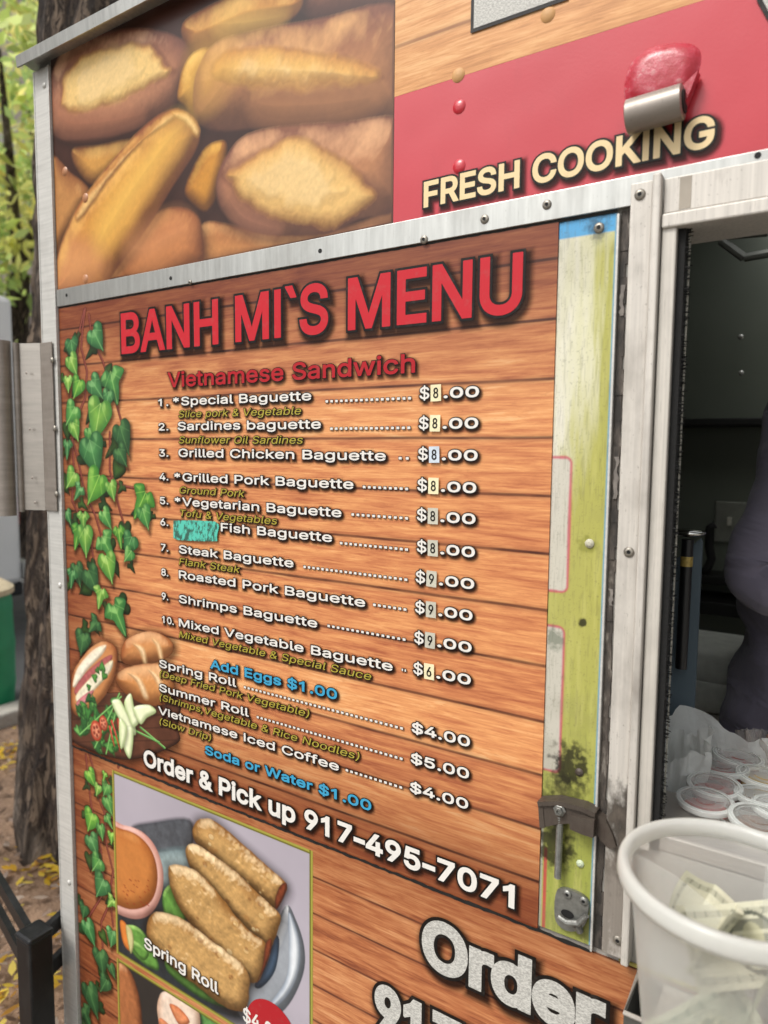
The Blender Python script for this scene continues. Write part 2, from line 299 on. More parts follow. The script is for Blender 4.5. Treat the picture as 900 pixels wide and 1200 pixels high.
GLYPHS = {  # character code: (advance, outlines as x, y, x, y ...) in thousandths
 65: (480, ((16,0,201,509,276,509,463,0,395,0,287,302,282,317,276,334,270,352,264,372,257,394,250,420,241,447,232,478,245,478,236,447,228,419,220,393,213,371,206,351,201,333,195,317,191,302,85,0), (110,142,110,199,370,199,370,142),)),
 66: (456, ((60,0,60,509,241,509,266,508,289,504,310,499,329,491,345,481,359,469,371,456,381,442,388,426,394,410,397,392,398,374,397,358,395,344,392,331,387,320,380,310,373,301,365,293,356,286,347,280,336,275,326,270,315,267,315,262,327,261,339,257,351,252,363,245,374,237,385,227,394,216,402,203,409,189,414,173,417,155,418,136,417,117,413,100,408,83,400,67,390,52,377,39,362,28,344,18,324,10,301,4,275,1,247,0), (125,57,245,57,272,58,296,63,315,70,330,80,341,92,349,105,354,120,355,137,355,149,352,161,348,173,342,184,335,194,327,203,317,211,306,218,293,224,279,228,264,230,248,231,125,231), (125,285,238,285,252,286,265,288,277,291,288,296,299,302,308,309,316,317,323,326,329,337,333,348,335,359,336,372,334,388,330,403,323,417,313,429,299,439,283,446,263,450,240,452,125,452),)),
 67: (510, ((267,-7,235,-5,205,1,177,11,150,25,126,42,104,63,86,88,70,115,57,146,48,179,42,215,40,254,42,293,48,329,57,362,70,393,86,421,104,445,126,466,150,484,177,498,205,508,235,514,267,516,286,515,305,513,323,509,340,504,357,498,373,490,388,481,402,471,415,460,427,447,438,433,448,418,456,402,463,385,469,367,473,348,408,348,405,361,401,373,395,384,389,395,382,404,375,413,366,421,357,428,348,435,337,440,327,445,315,449,304,452,292,454,280,455,267,456,245,454,223,450,203,443,184,432,166,419,150,403,137,385,125,364,116,340,109,314,105,285,103,254,105,223,109,194,116,168,125,145,137,123,151,105,166,89,184,76,203,66,223,59,245,54,267,53,280,53,292,55,304,57,315,60,327,64,337,69,348,74,357,81,366,88,375,96,382,105,389,114,395,125,401,136,405,148,408,160,473,160,469,142,463,124,457,107,448,91,438,76,428,62,416,49,402,38,388,28,373,19,357,11,341,5,323,0,305,-4,286,-6),)),
 68: (502, ((219,0,96,0,96,57,215,57,244,58,272,63,296,70,318,81,337,94,354,110,368,128,379,149,388,172,394,198,398,226,399,255,398,285,394,312,388,337,379,361,368,381,354,399,338,415,320,428,299,438,275,446,249,450,221,452,93,452,93,509,225,509,261,507,294,501,325,492,353,478,377,461,399,441,418,418,433,391,446,361,455,329,460,293,462,255,460,217,455,181,446,149,433,119,417,92,398,68,376,48,351,31,322,17,291,8,256,2), (125,509,125,0,60,0,60,509),)),
 69: (419, ((60,0,60,509,372,509,372,452,125,452,125,286,355,286,355,229,125,229,125,57,375,57,375,0),)),
 70: (410, ((60,0,60,509,369,509,369,452,125,452,125,278,346,278,346,221,125,221,125,0),)),
 71: (520, ((269,-7,236,-5,205,1,176,11,149,25,125,43,104,64,85,88,69,116,57,146,47,179,42,215,40,254,42,293,47,329,57,362,69,393,85,421,103,445,125,466,149,484,175,498,203,508,233,514,265,516,285,515,304,513,322,509,340,504,358,497,374,489,389,480,403,469,416,458,429,445,439,431,449,416,458,401,465,384,470,367,474,349,408,349,404,361,399,372,393,383,387,393,380,403,373,411,365,420,356,427,347,434,337,439,326,444,315,448,304,452,291,454,279,455,265,456,243,454,222,450,202,443,183,432,166,419,150,404,137,385,125,364,116,340,109,314,105,285,103,254,105,223,109,194,116,168,125,145,137,124,151,105,166,90,184,76,203,66,224,59,246,54,269,53,290,54,309,57,328,63,345,71,360,81,374,93,386,107,396,123,404,141,410,160,414,180,415,202,434,199,283,199,283,256,478,256,478,200,476,170,471,141,463,115,451,91,436,69,419,50,399,33,377,19,352,8,326,0,298,-5),)),
 72: (517, ((60,0,60,509,125,509,125,289,392,289,392,509,457,509,457,0,392,0,392,232,125,232,125,0),)),
 73: (300, ((31,0,31,57,118,57,118,452,31,452,31,509,269,509,269,452,183,452,183,57,269,57,269,0),)),
 75: (467, ((104,145,104,216,113,228,122,239,130,250,139,261,148,272,157,282,165,293,174,303,184,314,193,324,202,334,212,344,364,509,448,509,231,276,228,276), (60,0,60,509,125,509,125,334,124,225,125,193,125,0), (372,0,188,259,228,309,449,0),)),
 76: (393, ((60,0,60,509,125,509,125,57,361,57,361,0),)),
 77: (628, ((60,0,60,509,152,509,277,187,287,159,299,123,311,84,322,49,307,49,318,83,330,121,342,158,352,187,476,509,568,509,568,0,504,0,504,291,504,327,505,369,506,413,507,457,513,457,509,445,505,433,502,421,498,409,482,363,467,322,456,291,342,0,286,0,170,291,159,321,145,361,129,408,112,457,119,457,120,416,121,372,122,328,122,291,122,0),)),
 78: (523, ((60,0,60,509,136,509,343,183,347,176,352,169,357,160,363,151,369,141,375,130,381,119,388,107,394,94,401,82,407,68,414,55,405,54,403,68,402,81,401,95,401,108,400,121,400,134,399,146,399,157,399,195,399,509,463,509,463,0,387,0,202,290,177,331,171,342,164,354,156,367,148,381,108,452,119,454,122,384,124,328,125,291,125,0),)),
 79: (533, ((267,-7,235,-5,205,1,177,11,150,25,126,42,105,63,86,88,70,115,57,146,48,179,42,215,40,254,42,293,48,329,57,362,70,393,86,421,105,445,126,466,150,484,177,498,205,508,235,514,267,516,299,514,329,508,357,498,384,484,408,466,429,445,448,421,464,393,477,362,486,329,491,293,493,254,491,215,486,179,477,146,464,115,448,88,429,63,408,42,384,25,357,11,329,1,299,-5), (267,53,289,54,310,59,330,66,349,76,367,89,383,105,396,123,408,144,418,168,425,194,429,223,430,254,429,286,425,314,418,341,408,365,396,386,383,404,367,420,349,433,330,443,310,450,289,454,267,456,245,454,223,450,203,443,184,433,167,420,151,404,137,385,125,364,116,340,109,314,105,285,103,254,105,223,109,194,116,168,125,144,137,123,151,105,167,89,184,76,203,66,223,59,245,54),)),
 80: (445, ((60,0,60,509,235,509,263,507,289,503,312,497,332,487,350,476,366,462,379,447,390,430,398,411,404,391,407,370,409,348,407,325,404,304,398,284,390,265,379,248,366,233,350,219,332,207,312,198,289,191,263,187,235,186,109,186,109,242,233,242,252,243,269,246,284,250,297,256,308,264,318,272,327,282,333,294,338,306,342,319,344,333,344,348,344,362,342,376,338,389,333,402,326,413,318,423,308,431,297,439,284,444,268,449,251,451,232,452,125,452,125,0),)),
 82: (449, ((60,0,60,509,236,509,264,507,290,504,313,497,333,489,351,478,367,465,380,450,390,433,399,415,405,395,408,374,409,352,408,330,405,309,399,290,390,271,380,255,367,240,351,228,333,217,312,209,289,203,264,199,236,198,96,198,96,255,234,255,252,256,269,258,284,262,298,267,309,273,319,281,327,290,334,300,339,312,342,324,344,338,345,352,344,367,342,380,339,393,334,405,327,415,319,425,309,433,298,440,284,445,269,449,252,451,233,452,125,452,125,0), (353,0,230,229,303,229,428,0),)),
 83: (447, ((224,-9,197,-8,172,-4,149,1,128,9,108,19,91,31,76,45,64,60,54,77,46,96,41,115,38,137,104,137,107,123,110,110,116,98,123,88,132,79,142,71,154,64,166,59,180,55,194,52,209,50,224,49,241,50,257,52,272,55,286,60,299,66,311,74,321,82,329,92,336,102,341,114,345,126,346,139,345,151,342,161,338,171,332,179,325,186,316,193,307,199,296,205,284,209,272,214,259,218,245,222,184,239,154,249,128,260,105,274,86,289,71,307,60,326,54,348,52,372,53,393,58,413,65,431,75,448,87,463,102,476,119,488,138,498,158,506,180,511,203,514,227,516,252,514,275,511,296,505,316,498,334,488,351,476,365,463,377,449,387,433,394,415,399,397,401,378,337,378,334,396,326,412,316,426,302,437,286,447,267,453,247,457,225,459,209,458,194,456,180,452,167,448,156,442,145,435,136,427,129,418,123,409,118,398,116,387,115,376,116,363,119,352,124,342,131,334,139,326,148,319,158,313,169,308,180,304,191,300,202,296,212,293,264,279,276,276,287,272,299,268,312,264,324,258,336,252,347,245,359,238,369,229,379,220,387,209,395,198,401,185,405,171,407,155,408,139,407,118,403,99,396,81,386,64,374,48,360,34,343,21,323,11,302,2,278,-4,252,-8),)),
 84: (449, ((32,452,32,509,417,509,417,452,257,452,257,0,193,0,193,452),)),
 85: (517, ((259,-8,230,-7,203,-2,177,5,154,15,133,28,114,43,98,60,85,80,74,101,66,124,62,148,60,173,60,509,124,509,124,178,125,160,128,144,133,128,141,113,150,99,160,87,173,77,187,68,203,61,220,56,239,53,259,52,279,53,298,56,315,61,331,68,345,77,357,87,368,99,377,113,384,128,389,144,392,160,393,178,393,509,457,509,457,173,456,148,451,124,443,101,433,80,419,60,403,43,384,28,363,15,340,5,315,-2,288,-7),)),
 86: (480, ((204,0,16,509,84,509,192,206,197,192,203,176,209,158,215,137,222,115,230,89,239,61,248,31,235,31,244,62,252,90,260,115,267,138,274,158,279,176,285,192,290,206,395,509,463,509,278,0),)),
 87: (686, ((155,0,16,509,82,509,163,196,166,183,170,171,173,158,175,145,187,94,189,80,192,67,195,53,197,40,189,40,192,53,194,67,197,80,200,94,203,107,205,120,208,133,211,145,224,196,306,509,380,509,462,196,465,183,468,171,471,158,474,145,486,94,489,80,492,67,494,53,497,40,488,40,491,53,493,67,496,80,499,94,502,107,504,120,507,133,510,145,523,196,603,509,670,509,530,0,455,0,368,323,363,339,359,356,355,373,351,391,347,410,344,431,340,452,336,475,350,475,346,453,342,433,339,413,335,395,331,377,327,359,323,341,318,323,230,0),)),
 89: (472, ((203,0,203,208,16,509,91,509,192,344,200,331,208,318,215,305,222,292,229,279,236,264,243,248,250,230,224,230,231,248,237,265,244,280,251,293,258,306,265,318,273,331,280,344,381,509,455,509,268,208,268,0),)),
 96: (219, ((114,429,48,529,116,529,164,429),)),
 97: (389, ((160,-9,142,-8,126,-5,110,-1,94,5,80,12,68,22,57,32,48,45,40,58,35,73,31,90,30,108,31,123,34,138,38,150,43,161,50,171,58,179,67,187,78,193,89,199,100,203,112,207,125,211,138,213,152,216,165,218,178,220,234,227,244,228,252,230,259,232,265,235,270,238,273,243,275,248,276,255,276,257,275,268,273,279,271,288,267,297,262,304,256,311,248,317,240,322,230,326,220,329,208,330,196,331,183,330,171,329,159,326,149,322,140,318,132,313,124,307,118,301,112,294,107,288,103,281,100,274,41,291,48,308,57,322,67,335,79,346,91,355,104,364,118,370,133,375,148,379,163,382,179,384,194,384,204,384,215,383,227,382,239,379,251,376,263,372,275,367,286,360,296,353,306,343,315,333,322,320,329,306,333,290,336,272,337,251,337,0,277,0,277,52,272,52,269,45,264,38,258,32,252,25,244,18,236,12,226,6,215,1,203,-3,190,-6,176,-8), (170,45,187,46,202,49,216,53,228,59,239,66,248,74,257,83,263,93,269,104,272,115,275,126,276,138,276,190,273,188,270,186,265,184,259,182,253,180,246,179,239,177,231,176,200,171,175,168,165,166,154,164,144,162,134,159,125,155,117,150,110,145,103,139,98,132,95,124,93,115,92,105,92,95,94,87,98,79,102,72,107,66,114,61,121,56,130,52,139,49,149,47,159,46),)),
 98: (424, ((229,-8,213,-7,198,-5,184,-1,172,4,162,10,153,17,145,24,138,31,132,39,127,46,122,53,118,59,112,59,112,0,53,0,53,509,114,509,114,319,118,319,122,325,127,331,132,338,137,346,144,353,152,360,161,367,171,373,183,378,197,381,212,384,229,384,252,383,274,378,294,371,313,361,330,347,345,332,359,313,370,293,379,270,385,245,389,218,390,189,389,160,385,133,379,108,370,84,359,64,346,45,330,29,313,16,294,5,274,-2,252,-7), (220,47,237,48,253,51,267,57,279,66,291,76,301,88,309,101,316,117,321,133,325,151,327,170,328,189,327,209,325,227,321,245,316,261,309,276,301,290,291,301,280,311,267,319,253,325,237,329,220,330,203,329,188,325,174,320,161,312,150,302,140,291,132,278,125,263,120,247,116,229,113,210,113,189,113,169,116,150,120,132,125,115,132,100,140,86,150,75,162,65,174,57,188,51,204,48),)),
 99: (396, ((207,-8,182,-7,159,-2,137,6,117,16,98,30,82,46,68,64,56,85,46,108,40,133,36,159,34,187,36,216,40,243,46,268,56,291,68,312,82,330,98,346,117,360,137,371,159,378,182,383,207,384,221,384,234,383,247,380,260,377,272,373,284,368,295,362,305,356,315,349,324,341,332,332,340,322,347,312,353,301,358,289,362,277,303,262,301,269,298,276,294,283,290,289,286,295,281,301,276,306,270,311,264,315,257,319,250,322,242,325,234,327,226,329,217,329,207,330,189,329,173,325,158,319,145,310,134,300,124,287,115,274,108,258,103,242,99,224,97,206,96,187,97,169,99,151,103,134,108,117,115,102,124,89,134,76,145,66,158,57,173,51,189,48,207,46,217,47,226,48,234,49,243,52,250,54,258,58,264,62,271,66,277,71,282,76,287,82,292,89,296,95,299,102,302,110,304,117,363,102,359,90,354,78,348,67,341,56,334,46,325,37,316,29,306,21,296,15,285,9,273,4,261,-1,248,-4,235,-6,221,-8),)),
 100: (424, ((195,-8,172,-7,151,-2,130,5,111,16,94,29,79,45,66,64,55,84,46,108,39,133,35,160,34,189,35,218,39,245,46,270,55,293,66,313,79,332,95,347,112,361,131,371,151,378,173,383,196,384,213,384,228,381,241,378,253,373,263,367,272,360,280,353,287,346,293,338,298,331,303,325,306,319,311,319,311,509,372,509,372,0,313,0,313,59,307,59,303,53,298,46,293,39,287,31,280,24,272,17,263,10,252,4,241,-1,227,-5,212,-7), (205,47,221,48,236,51,250,57,263,65,274,75,284,86,293,100,299,115,305,132,309,150,311,169,312,189,311,210,309,229,305,247,300,263,293,278,284,291,275,302,263,312,251,320,237,325,221,329,205,330,187,329,172,325,157,319,145,311,133,301,124,290,115,276,108,261,103,245,99,227,97,209,96,189,97,170,99,151,103,133,109,117,115,101,124,88,134,76,145,66,158,57,172,51,188,48),)),
 101: (404, ((212,-8,185,-7,161,-2,138,6,117,16,98,30,82,46,68,64,56,85,46,108,40,132,35,159,34,187,35,215,39,242,46,267,55,290,67,311,81,329,97,346,115,359,135,370,157,378,180,383,205,384,221,384,236,382,251,379,266,374,280,368,294,361,307,351,319,341,331,329,341,315,350,299,357,282,363,263,368,242,370,219,371,194,371,169,75,169,75,221,338,221,310,202,309,220,307,237,303,254,298,269,291,282,283,294,273,305,263,314,250,321,237,326,222,329,205,330,189,329,173,326,159,321,146,313,135,304,125,294,116,282,109,270,103,256,99,241,97,226,96,211,96,178,97,157,100,139,104,122,110,106,118,92,128,80,139,70,151,61,165,55,179,50,195,47,212,46,224,47,234,48,244,50,254,53,263,56,271,61,278,66,285,73,292,80,297,88,302,96,306,105,365,91,360,77,353,63,345,51,335,39,324,29,311,19,298,11,283,4,266,-1,249,-5,231,-7),)),
 102: (254, ((228,379,228,327,6,327,6,379), (81,0,81,432,82,447,84,461,89,474,96,486,104,496,113,505,124,513,135,519,148,524,161,527,174,529,187,530,197,530,207,529,215,528,222,527,229,525,234,524,239,522,243,521,227,468,215,472,211,473,206,473,200,474,195,474,182,473,171,470,162,466,154,460,149,452,145,443,142,431,142,419,142,0),)),
 103: (425, ((207,-151,187,-150,168,-148,150,-144,134,-140,119,-134,105,-127,93,-119,82,-110,73,-101,64,-91,57,-80,51,-69,101,-41,106,-47,110,-53,116,-59,122,-66,128,-72,136,-78,145,-83,154,-88,165,-92,178,-95,192,-97,207,-97,229,-96,249,-92,267,-85,282,-75,295,-62,304,-47,310,-28,311,-6,311,68,306,68,302,62,298,56,293,49,287,41,280,34,272,28,263,21,252,16,241,11,227,8,212,5,195,5,173,6,152,10,132,17,113,27,95,39,80,53,67,71,55,90,46,112,39,136,35,163,34,191,35,220,39,246,46,271,55,293,66,314,80,332,95,347,112,361,131,371,152,378,173,383,196,384,213,384,228,382,242,378,253,373,264,367,273,360,281,353,288,346,294,338,299,331,304,325,308,319,313,319,313,379,372,379,372,-9,371,-32,367,-54,360,-73,350,-90,338,-104,324,-117,308,-127,291,-136,271,-142,251,-147,229,-150), (205,59,222,60,237,63,251,68,264,75,275,84,285,95,293,107,300,121,305,137,309,154,312,172,312,193,312,212,309,231,305,248,300,264,293,278,285,291,275,303,264,312,251,320,237,325,222,329,205,330,188,329,172,325,158,320,145,312,134,302,124,290,115,277,109,262,103,246,99,229,97,212,96,193,97,173,99,155,103,138,109,123,116,108,124,96,134,85,145,76,158,68,172,63,188,60),)),
 104: (410, ((114,227,114,0,53,0,53,509,114,509,114,287,102,287,112,312,124,332,137,349,152,362,169,372,187,379,207,383,227,384,246,383,264,380,280,376,295,369,309,360,321,349,332,336,341,321,348,304,353,285,356,264,357,240,357,0,296,0,296,235,295,256,290,275,283,291,273,304,260,315,246,323,229,328,210,329,197,328,184,326,172,322,161,317,150,311,141,303,133,293,126,283,121,271,117,257,114,243),)),
 105: (167, ((53,0,53,379,114,379,114,0), (84,443,75,444,67,446,60,449,54,455,48,461,44,468,42,475,41,483,42,491,44,499,48,506,54,512,60,517,67,521,75,523,84,524,92,523,100,521,107,517,114,512,119,506,123,499,126,491,126,483,126,475,123,468,119,461,114,455,107,449,100,446,92,444),)),
 107: (381, ((110,137,110,212,121,212,284,379,360,379,184,199,177,199), (53,0,53,509,114,509,114,0), (294,0,148,186,191,229,372,0),)),
 108: (189, ((139,-2,119,-1,101,3,86,10,74,20,65,33,58,47,54,65,53,84,53,509,114,509,114,99,114,87,115,77,117,68,120,62,124,58,130,54,137,53,146,52,160,53,170,54,181,3,162,-1,156,-2,151,-2,145,-2),)),
 109: (610, ((53,0,53,379,112,379,112,295,108,295,112,310,118,323,125,335,132,346,141,355,151,363,161,370,172,376,183,380,195,384,207,386,219,386,239,385,257,380,273,372,287,361,299,347,309,331,316,314,321,295,312,295,317,308,322,321,329,332,337,343,347,353,357,361,368,369,381,375,394,380,407,383,422,385,437,386,453,385,468,383,483,378,497,372,510,364,522,354,532,342,541,328,548,313,553,296,556,276,557,255,557,0,496,0,496,254,494,273,490,289,483,302,473,313,460,321,447,326,433,329,419,330,406,330,395,328,384,324,374,320,365,314,358,307,351,299,345,290,341,280,338,270,336,259,335,247,335,0,274,0,274,260,273,275,269,288,262,301,253,311,242,320,229,326,215,329,199,330,188,330,178,328,168,325,158,320,148,314,140,307,132,299,126,289,121,278,117,266,114,253,114,238,114,0),)),
 110: (410, ((114,227,114,0,53,0,53,379,112,379,112,287,102,287,112,312,124,332,137,349,152,362,169,372,187,379,207,383,227,384,246,383,264,380,280,376,295,369,309,360,321,349,332,336,341,321,348,304,353,285,356,264,357,240,357,0,296,0,296,235,295,256,290,275,283,291,273,304,260,315,246,323,229,328,210,329,197,328,184,326,172,322,161,317,150,311,141,303,133,293,126,283,121,271,117,257,114,243),)),
 111: (415, ((207,-8,182,-7,159,-2,137,6,117,16,98,30,82,46,68,64,56,85,46,108,40,133,36,159,34,187,36,216,40,243,46,268,56,291,68,312,82,330,98,346,117,360,137,371,159,378,182,383,207,384,233,383,256,378,278,371,299,360,317,346,333,330,347,312,359,291,369,268,376,243,380,216,381,187,380,159,376,133,369,108,359,85,347,64,333,46,317,30,299,16,278,6,256,-2,233,-7), (207,46,226,48,242,51,257,57,270,66,282,76,292,89,300,102,307,117,312,134,316,151,318,169,319,187,318,206,316,224,312,242,307,258,300,274,292,287,282,300,270,310,257,319,242,325,226,329,207,330,189,329,173,325,158,319,145,310,134,300,124,287,115,274,108,258,103,242,99,224,97,206,96,187,97,169,99,151,103,134,108,117,115,102,124,89,134,76,145,66,158,57,173,51,189,48),)),
 112: (424, ((53,-143,53,379,112,379,112,319,118,319,122,325,126,331,131,338,137,346,144,353,152,360,161,367,171,373,183,378,197,381,212,384,229,384,252,383,274,378,294,371,313,361,330,347,345,332,359,313,370,293,379,270,385,245,389,218,390,189,389,160,385,133,379,108,370,84,359,64,346,45,330,29,313,16,294,5,274,-2,252,-7,229,-8,213,-7,198,-5,184,-1,173,4,162,10,153,17,145,24,138,31,132,39,127,46,122,53,118,59,114,59,114,-143), (220,47,237,48,253,51,267,57,279,66,291,76,301,88,309,101,316,117,321,133,325,151,327,170,328,189,327,209,325,227,321,245,316,261,309,276,301,290,291,301,280,311,267,319,253,325,237,329,220,330,203,329,188,325,174,320,161,312,150,302,140,291,132,278,125,263,120,247,116,229,113,210,113,189,113,169,116,150,120,132,125,115,132,100,140,86,150,75,162,65,174,57,188,51,204,48),)),
 114: (259, ((53,0,53,379,112,379,112,321,115,321,122,335,130,347,140,358,152,367,166,375,181,380,196,384,213,385,229,384,243,384,243,322,230,324,224,325,219,325,213,326,207,326,194,325,182,323,170,319,159,315,149,309,140,301,132,293,126,284,121,273,117,262,114,250,114,237,114,0),)),
 115: (365, ((182,-8,163,-7,145,-5,128,-2,112,3,98,10,84,18,72,27,62,38,53,50,45,63,40,78,36,94,94,107,99,92,105,79,114,69,124,60,136,54,150,49,165,46,181,45,200,46,217,50,232,55,244,62,255,71,262,81,267,91,268,103,267,112,265,121,260,129,254,136,246,142,237,147,225,151,212,155,149,170,125,177,104,186,87,196,72,208,61,222,53,237,48,255,47,274,48,290,51,305,57,319,65,332,75,343,87,354,100,363,115,370,131,377,149,381,167,384,187,384,206,384,223,381,239,378,254,372,267,366,279,358,290,349,299,339,307,328,314,316,319,303,324,290,268,277,264,288,258,298,251,307,243,316,232,323,219,328,205,331,187,333,171,332,156,329,143,324,131,317,121,308,114,299,110,289,109,277,110,267,112,258,117,250,124,243,133,237,144,232,157,227,172,223,229,209,254,202,275,194,292,183,306,171,317,158,325,142,330,125,331,107,330,90,326,75,321,61,312,47,302,35,290,24,276,15,260,6,242,0,223,-5,203,-7),)),
 116: (227, ((204,379,204,327,6,327,6,379), (65,471,126,471,126,98,127,86,128,76,132,68,136,61,142,56,150,53,159,51,170,50,185,51,202,54,213,2,208,0,203,-1,198,-2,192,-3,186,-3,180,-4,174,-4,168,-4,145,-3,125,2,107,10,92,21,80,35,72,52,67,71,65,93),)),
 117: (410, ((182,-5,164,-4,146,-1,130,4,115,11,101,20,89,31,78,44,69,59,62,76,57,95,54,116,53,139,53,379,114,379,114,144,115,123,119,105,127,89,137,75,150,64,164,56,181,52,200,50,213,51,226,53,238,57,249,62,259,69,268,77,276,86,283,97,289,109,293,122,295,137,296,153,296,379,357,379,357,0,298,0,298,92,307,92,297,67,286,47,272,30,257,17,240,7,222,0,203,-4),)),
 118: (389, ((163,0,17,379,84,379,165,155,171,138,177,121,182,104,187,87,191,70,196,53,201,37,206,21,184,21,189,37,194,53,198,70,203,87,207,104,213,121,218,138,224,155,305,379,371,379,226,0),)),
 119: (567, ((138,0,23,379,87,379,133,214,138,196,143,177,149,157,154,137,159,115,165,91,170,67,175,41,165,41,170,66,175,90,180,113,186,135,191,156,196,176,201,195,206,214,252,379,316,379,362,214,366,196,371,176,376,157,382,136,387,114,392,91,397,67,402,41,391,41,397,66,402,90,408,113,413,135,418,156,423,176,429,195,434,214,480,379,545,379,429,0,368,0,319,172,305,225,301,239,297,252,294,266,291,280,277,338,291,338,277,280,263,225,259,211,255,198,252,185,248,172,199,0),)),
 120: (379, ((21,0,171,218,171,171,29,379,100,379,147,306,156,292,164,279,172,266,179,253,186,241,193,229,200,217,207,206,175,206,183,217,190,229,196,241,202,253,209,266,216,279,224,292,233,306,282,379,352,379,209,169,209,214,358,0,287,0,231,85,222,99,214,112,207,124,200,136,193,148,187,159,180,171,173,182,205,182,198,171,191,159,185,148,178,136,172,124,165,112,157,99,148,85,91,0),)),
 122: (380, ((42,0,42,46,254,320,254,323,48,323,48,379,333,379,333,331,126,60,126,56,339,56,339,0),)),
 48: (453, ((227,-7,199,-5,174,1,151,11,130,24,111,41,95,62,80,86,69,113,60,144,53,178,49,214,48,254,49,294,53,330,60,364,69,395,81,422,95,447,112,467,130,484,151,498,174,508,200,514,227,516,254,514,279,508,302,498,323,484,342,467,358,447,372,422,384,395,393,364,400,330,404,294,405,254,404,214,400,178,393,144,384,113,373,86,359,62,342,41,323,24,302,11,279,1,254,-5), (227,50,245,51,261,56,276,63,290,74,303,87,313,103,323,122,330,144,336,168,340,194,343,223,344,254,343,285,340,314,336,341,330,365,323,387,313,405,303,422,290,435,276,446,261,453,245,458,227,460,209,458,192,453,177,446,163,435,151,422,140,405,131,387,123,365,117,341,113,314,110,285,109,254,110,223,113,194,117,168,123,144,131,122,140,103,151,87,163,74,177,63,192,56,209,51),)),
 49: (453, ((76,0,76,55,391,55,391,0), (276,509,276,0,212,0,212,448,209,448,86,358,86,427,198,509),)),
 50: (453, ((64,0,64,47,234,229,248,243,261,257,272,270,282,282,291,294,299,305,305,316,311,327,315,337,318,348,320,360,320,371,319,385,317,397,313,408,308,419,301,428,293,436,283,443,273,449,262,454,250,457,237,459,224,460,209,459,196,457,184,453,172,447,162,441,153,433,145,424,139,413,134,402,130,390,128,376,127,362,66,362,67,384,71,405,77,424,86,442,98,459,111,473,126,486,143,496,162,505,182,511,203,514,225,516,247,514,268,511,288,505,306,497,323,486,337,474,350,461,361,445,370,428,376,411,380,392,381,372,380,358,378,345,375,331,371,318,365,304,357,290,347,275,336,259,322,241,306,223,288,202,267,180,153,60,153,57,389,57,389,0),)),
 51: (453, ((218,-7,195,-6,173,-3,152,2,133,10,114,19,98,30,83,43,70,57,60,74,52,91,46,111,44,132,109,132,111,119,115,107,120,97,126,87,134,78,144,71,154,64,165,59,178,55,191,52,204,50,219,50,234,51,248,53,262,56,275,61,287,67,297,74,307,83,315,93,321,104,325,116,328,130,329,145,328,158,326,172,322,184,316,196,308,207,299,217,288,226,275,234,260,240,242,244,223,247,201,248,157,248,157,299,288,448,288,452,70,452,70,509,372,509,372,461,211,278,211,289,239,290,264,288,287,284,308,276,327,265,344,253,359,239,371,222,381,205,387,186,392,166,393,145,392,123,387,103,380,84,370,66,358,50,344,36,327,23,309,12,288,4,266,-2,243,-6),)),
 52: (453, ((40,105,40,158,247,509,311,509,109,166,109,163,413,163,413,105), (282,0,282,121,282,146,282,318,343,318,343,0),)),
 53: (453, ((221,-7,199,-6,178,-2,159,3,140,11,123,21,108,32,94,45,83,60,73,76,66,93,62,111,60,130,122,130,124,119,127,108,132,98,138,89,145,80,154,73,163,66,173,60,184,56,196,52,208,50,221,50,236,51,250,53,264,58,276,64,288,72,298,82,307,92,314,104,320,117,324,131,327,146,328,162,327,178,324,193,320,208,314,221,306,233,297,244,286,254,275,262,262,269,248,273,233,276,218,277,205,276,192,275,180,272,167,268,156,264,145,258,136,252,128,246,67,253,96,509,366,509,366,452,151,452,134,301,136,301,145,308,155,315,166,320,178,325,190,329,203,331,216,333,229,334,247,333,263,330,279,326,294,321,308,314,321,306,334,296,345,285,355,273,364,260,372,246,379,231,384,215,388,199,390,181,391,163,390,139,385,117,379,95,369,76,357,57,343,41,327,27,309,15,289,6,268,-1,245,-5),)),
 54: (453, ((226,-7,203,-5,182,-1,161,5,142,15,125,26,109,40,96,56,84,74,75,94,69,115,65,138,64,162,65,180,68,199,73,219,80,239,89,261,102,285,118,311,137,340,252,509,322,509,151,261,145,261,149,268,154,275,159,281,165,288,172,293,179,299,187,303,196,307,205,310,214,312,224,314,235,314,257,313,278,309,298,303,316,295,332,284,346,271,359,257,370,240,378,221,384,201,388,180,389,157,388,134,384,112,377,92,368,73,356,55,343,39,327,26,310,14,291,5,271,-2,249,-6), (226,48,241,49,254,52,267,56,279,63,289,70,299,79,307,90,314,101,320,114,324,128,327,142,327,157,327,173,324,187,320,201,314,213,307,225,299,235,289,244,279,251,267,258,254,262,241,264,226,265,212,264,198,262,186,258,174,252,163,244,153,235,145,225,138,214,132,201,128,188,126,174,125,158,126,143,128,128,132,114,138,102,145,90,153,79,163,70,174,63,186,56,198,52,212,49),)),
 55: (453, ((97,0,323,448,323,452,62,452,62,509,391,509,391,449,165,0),)),
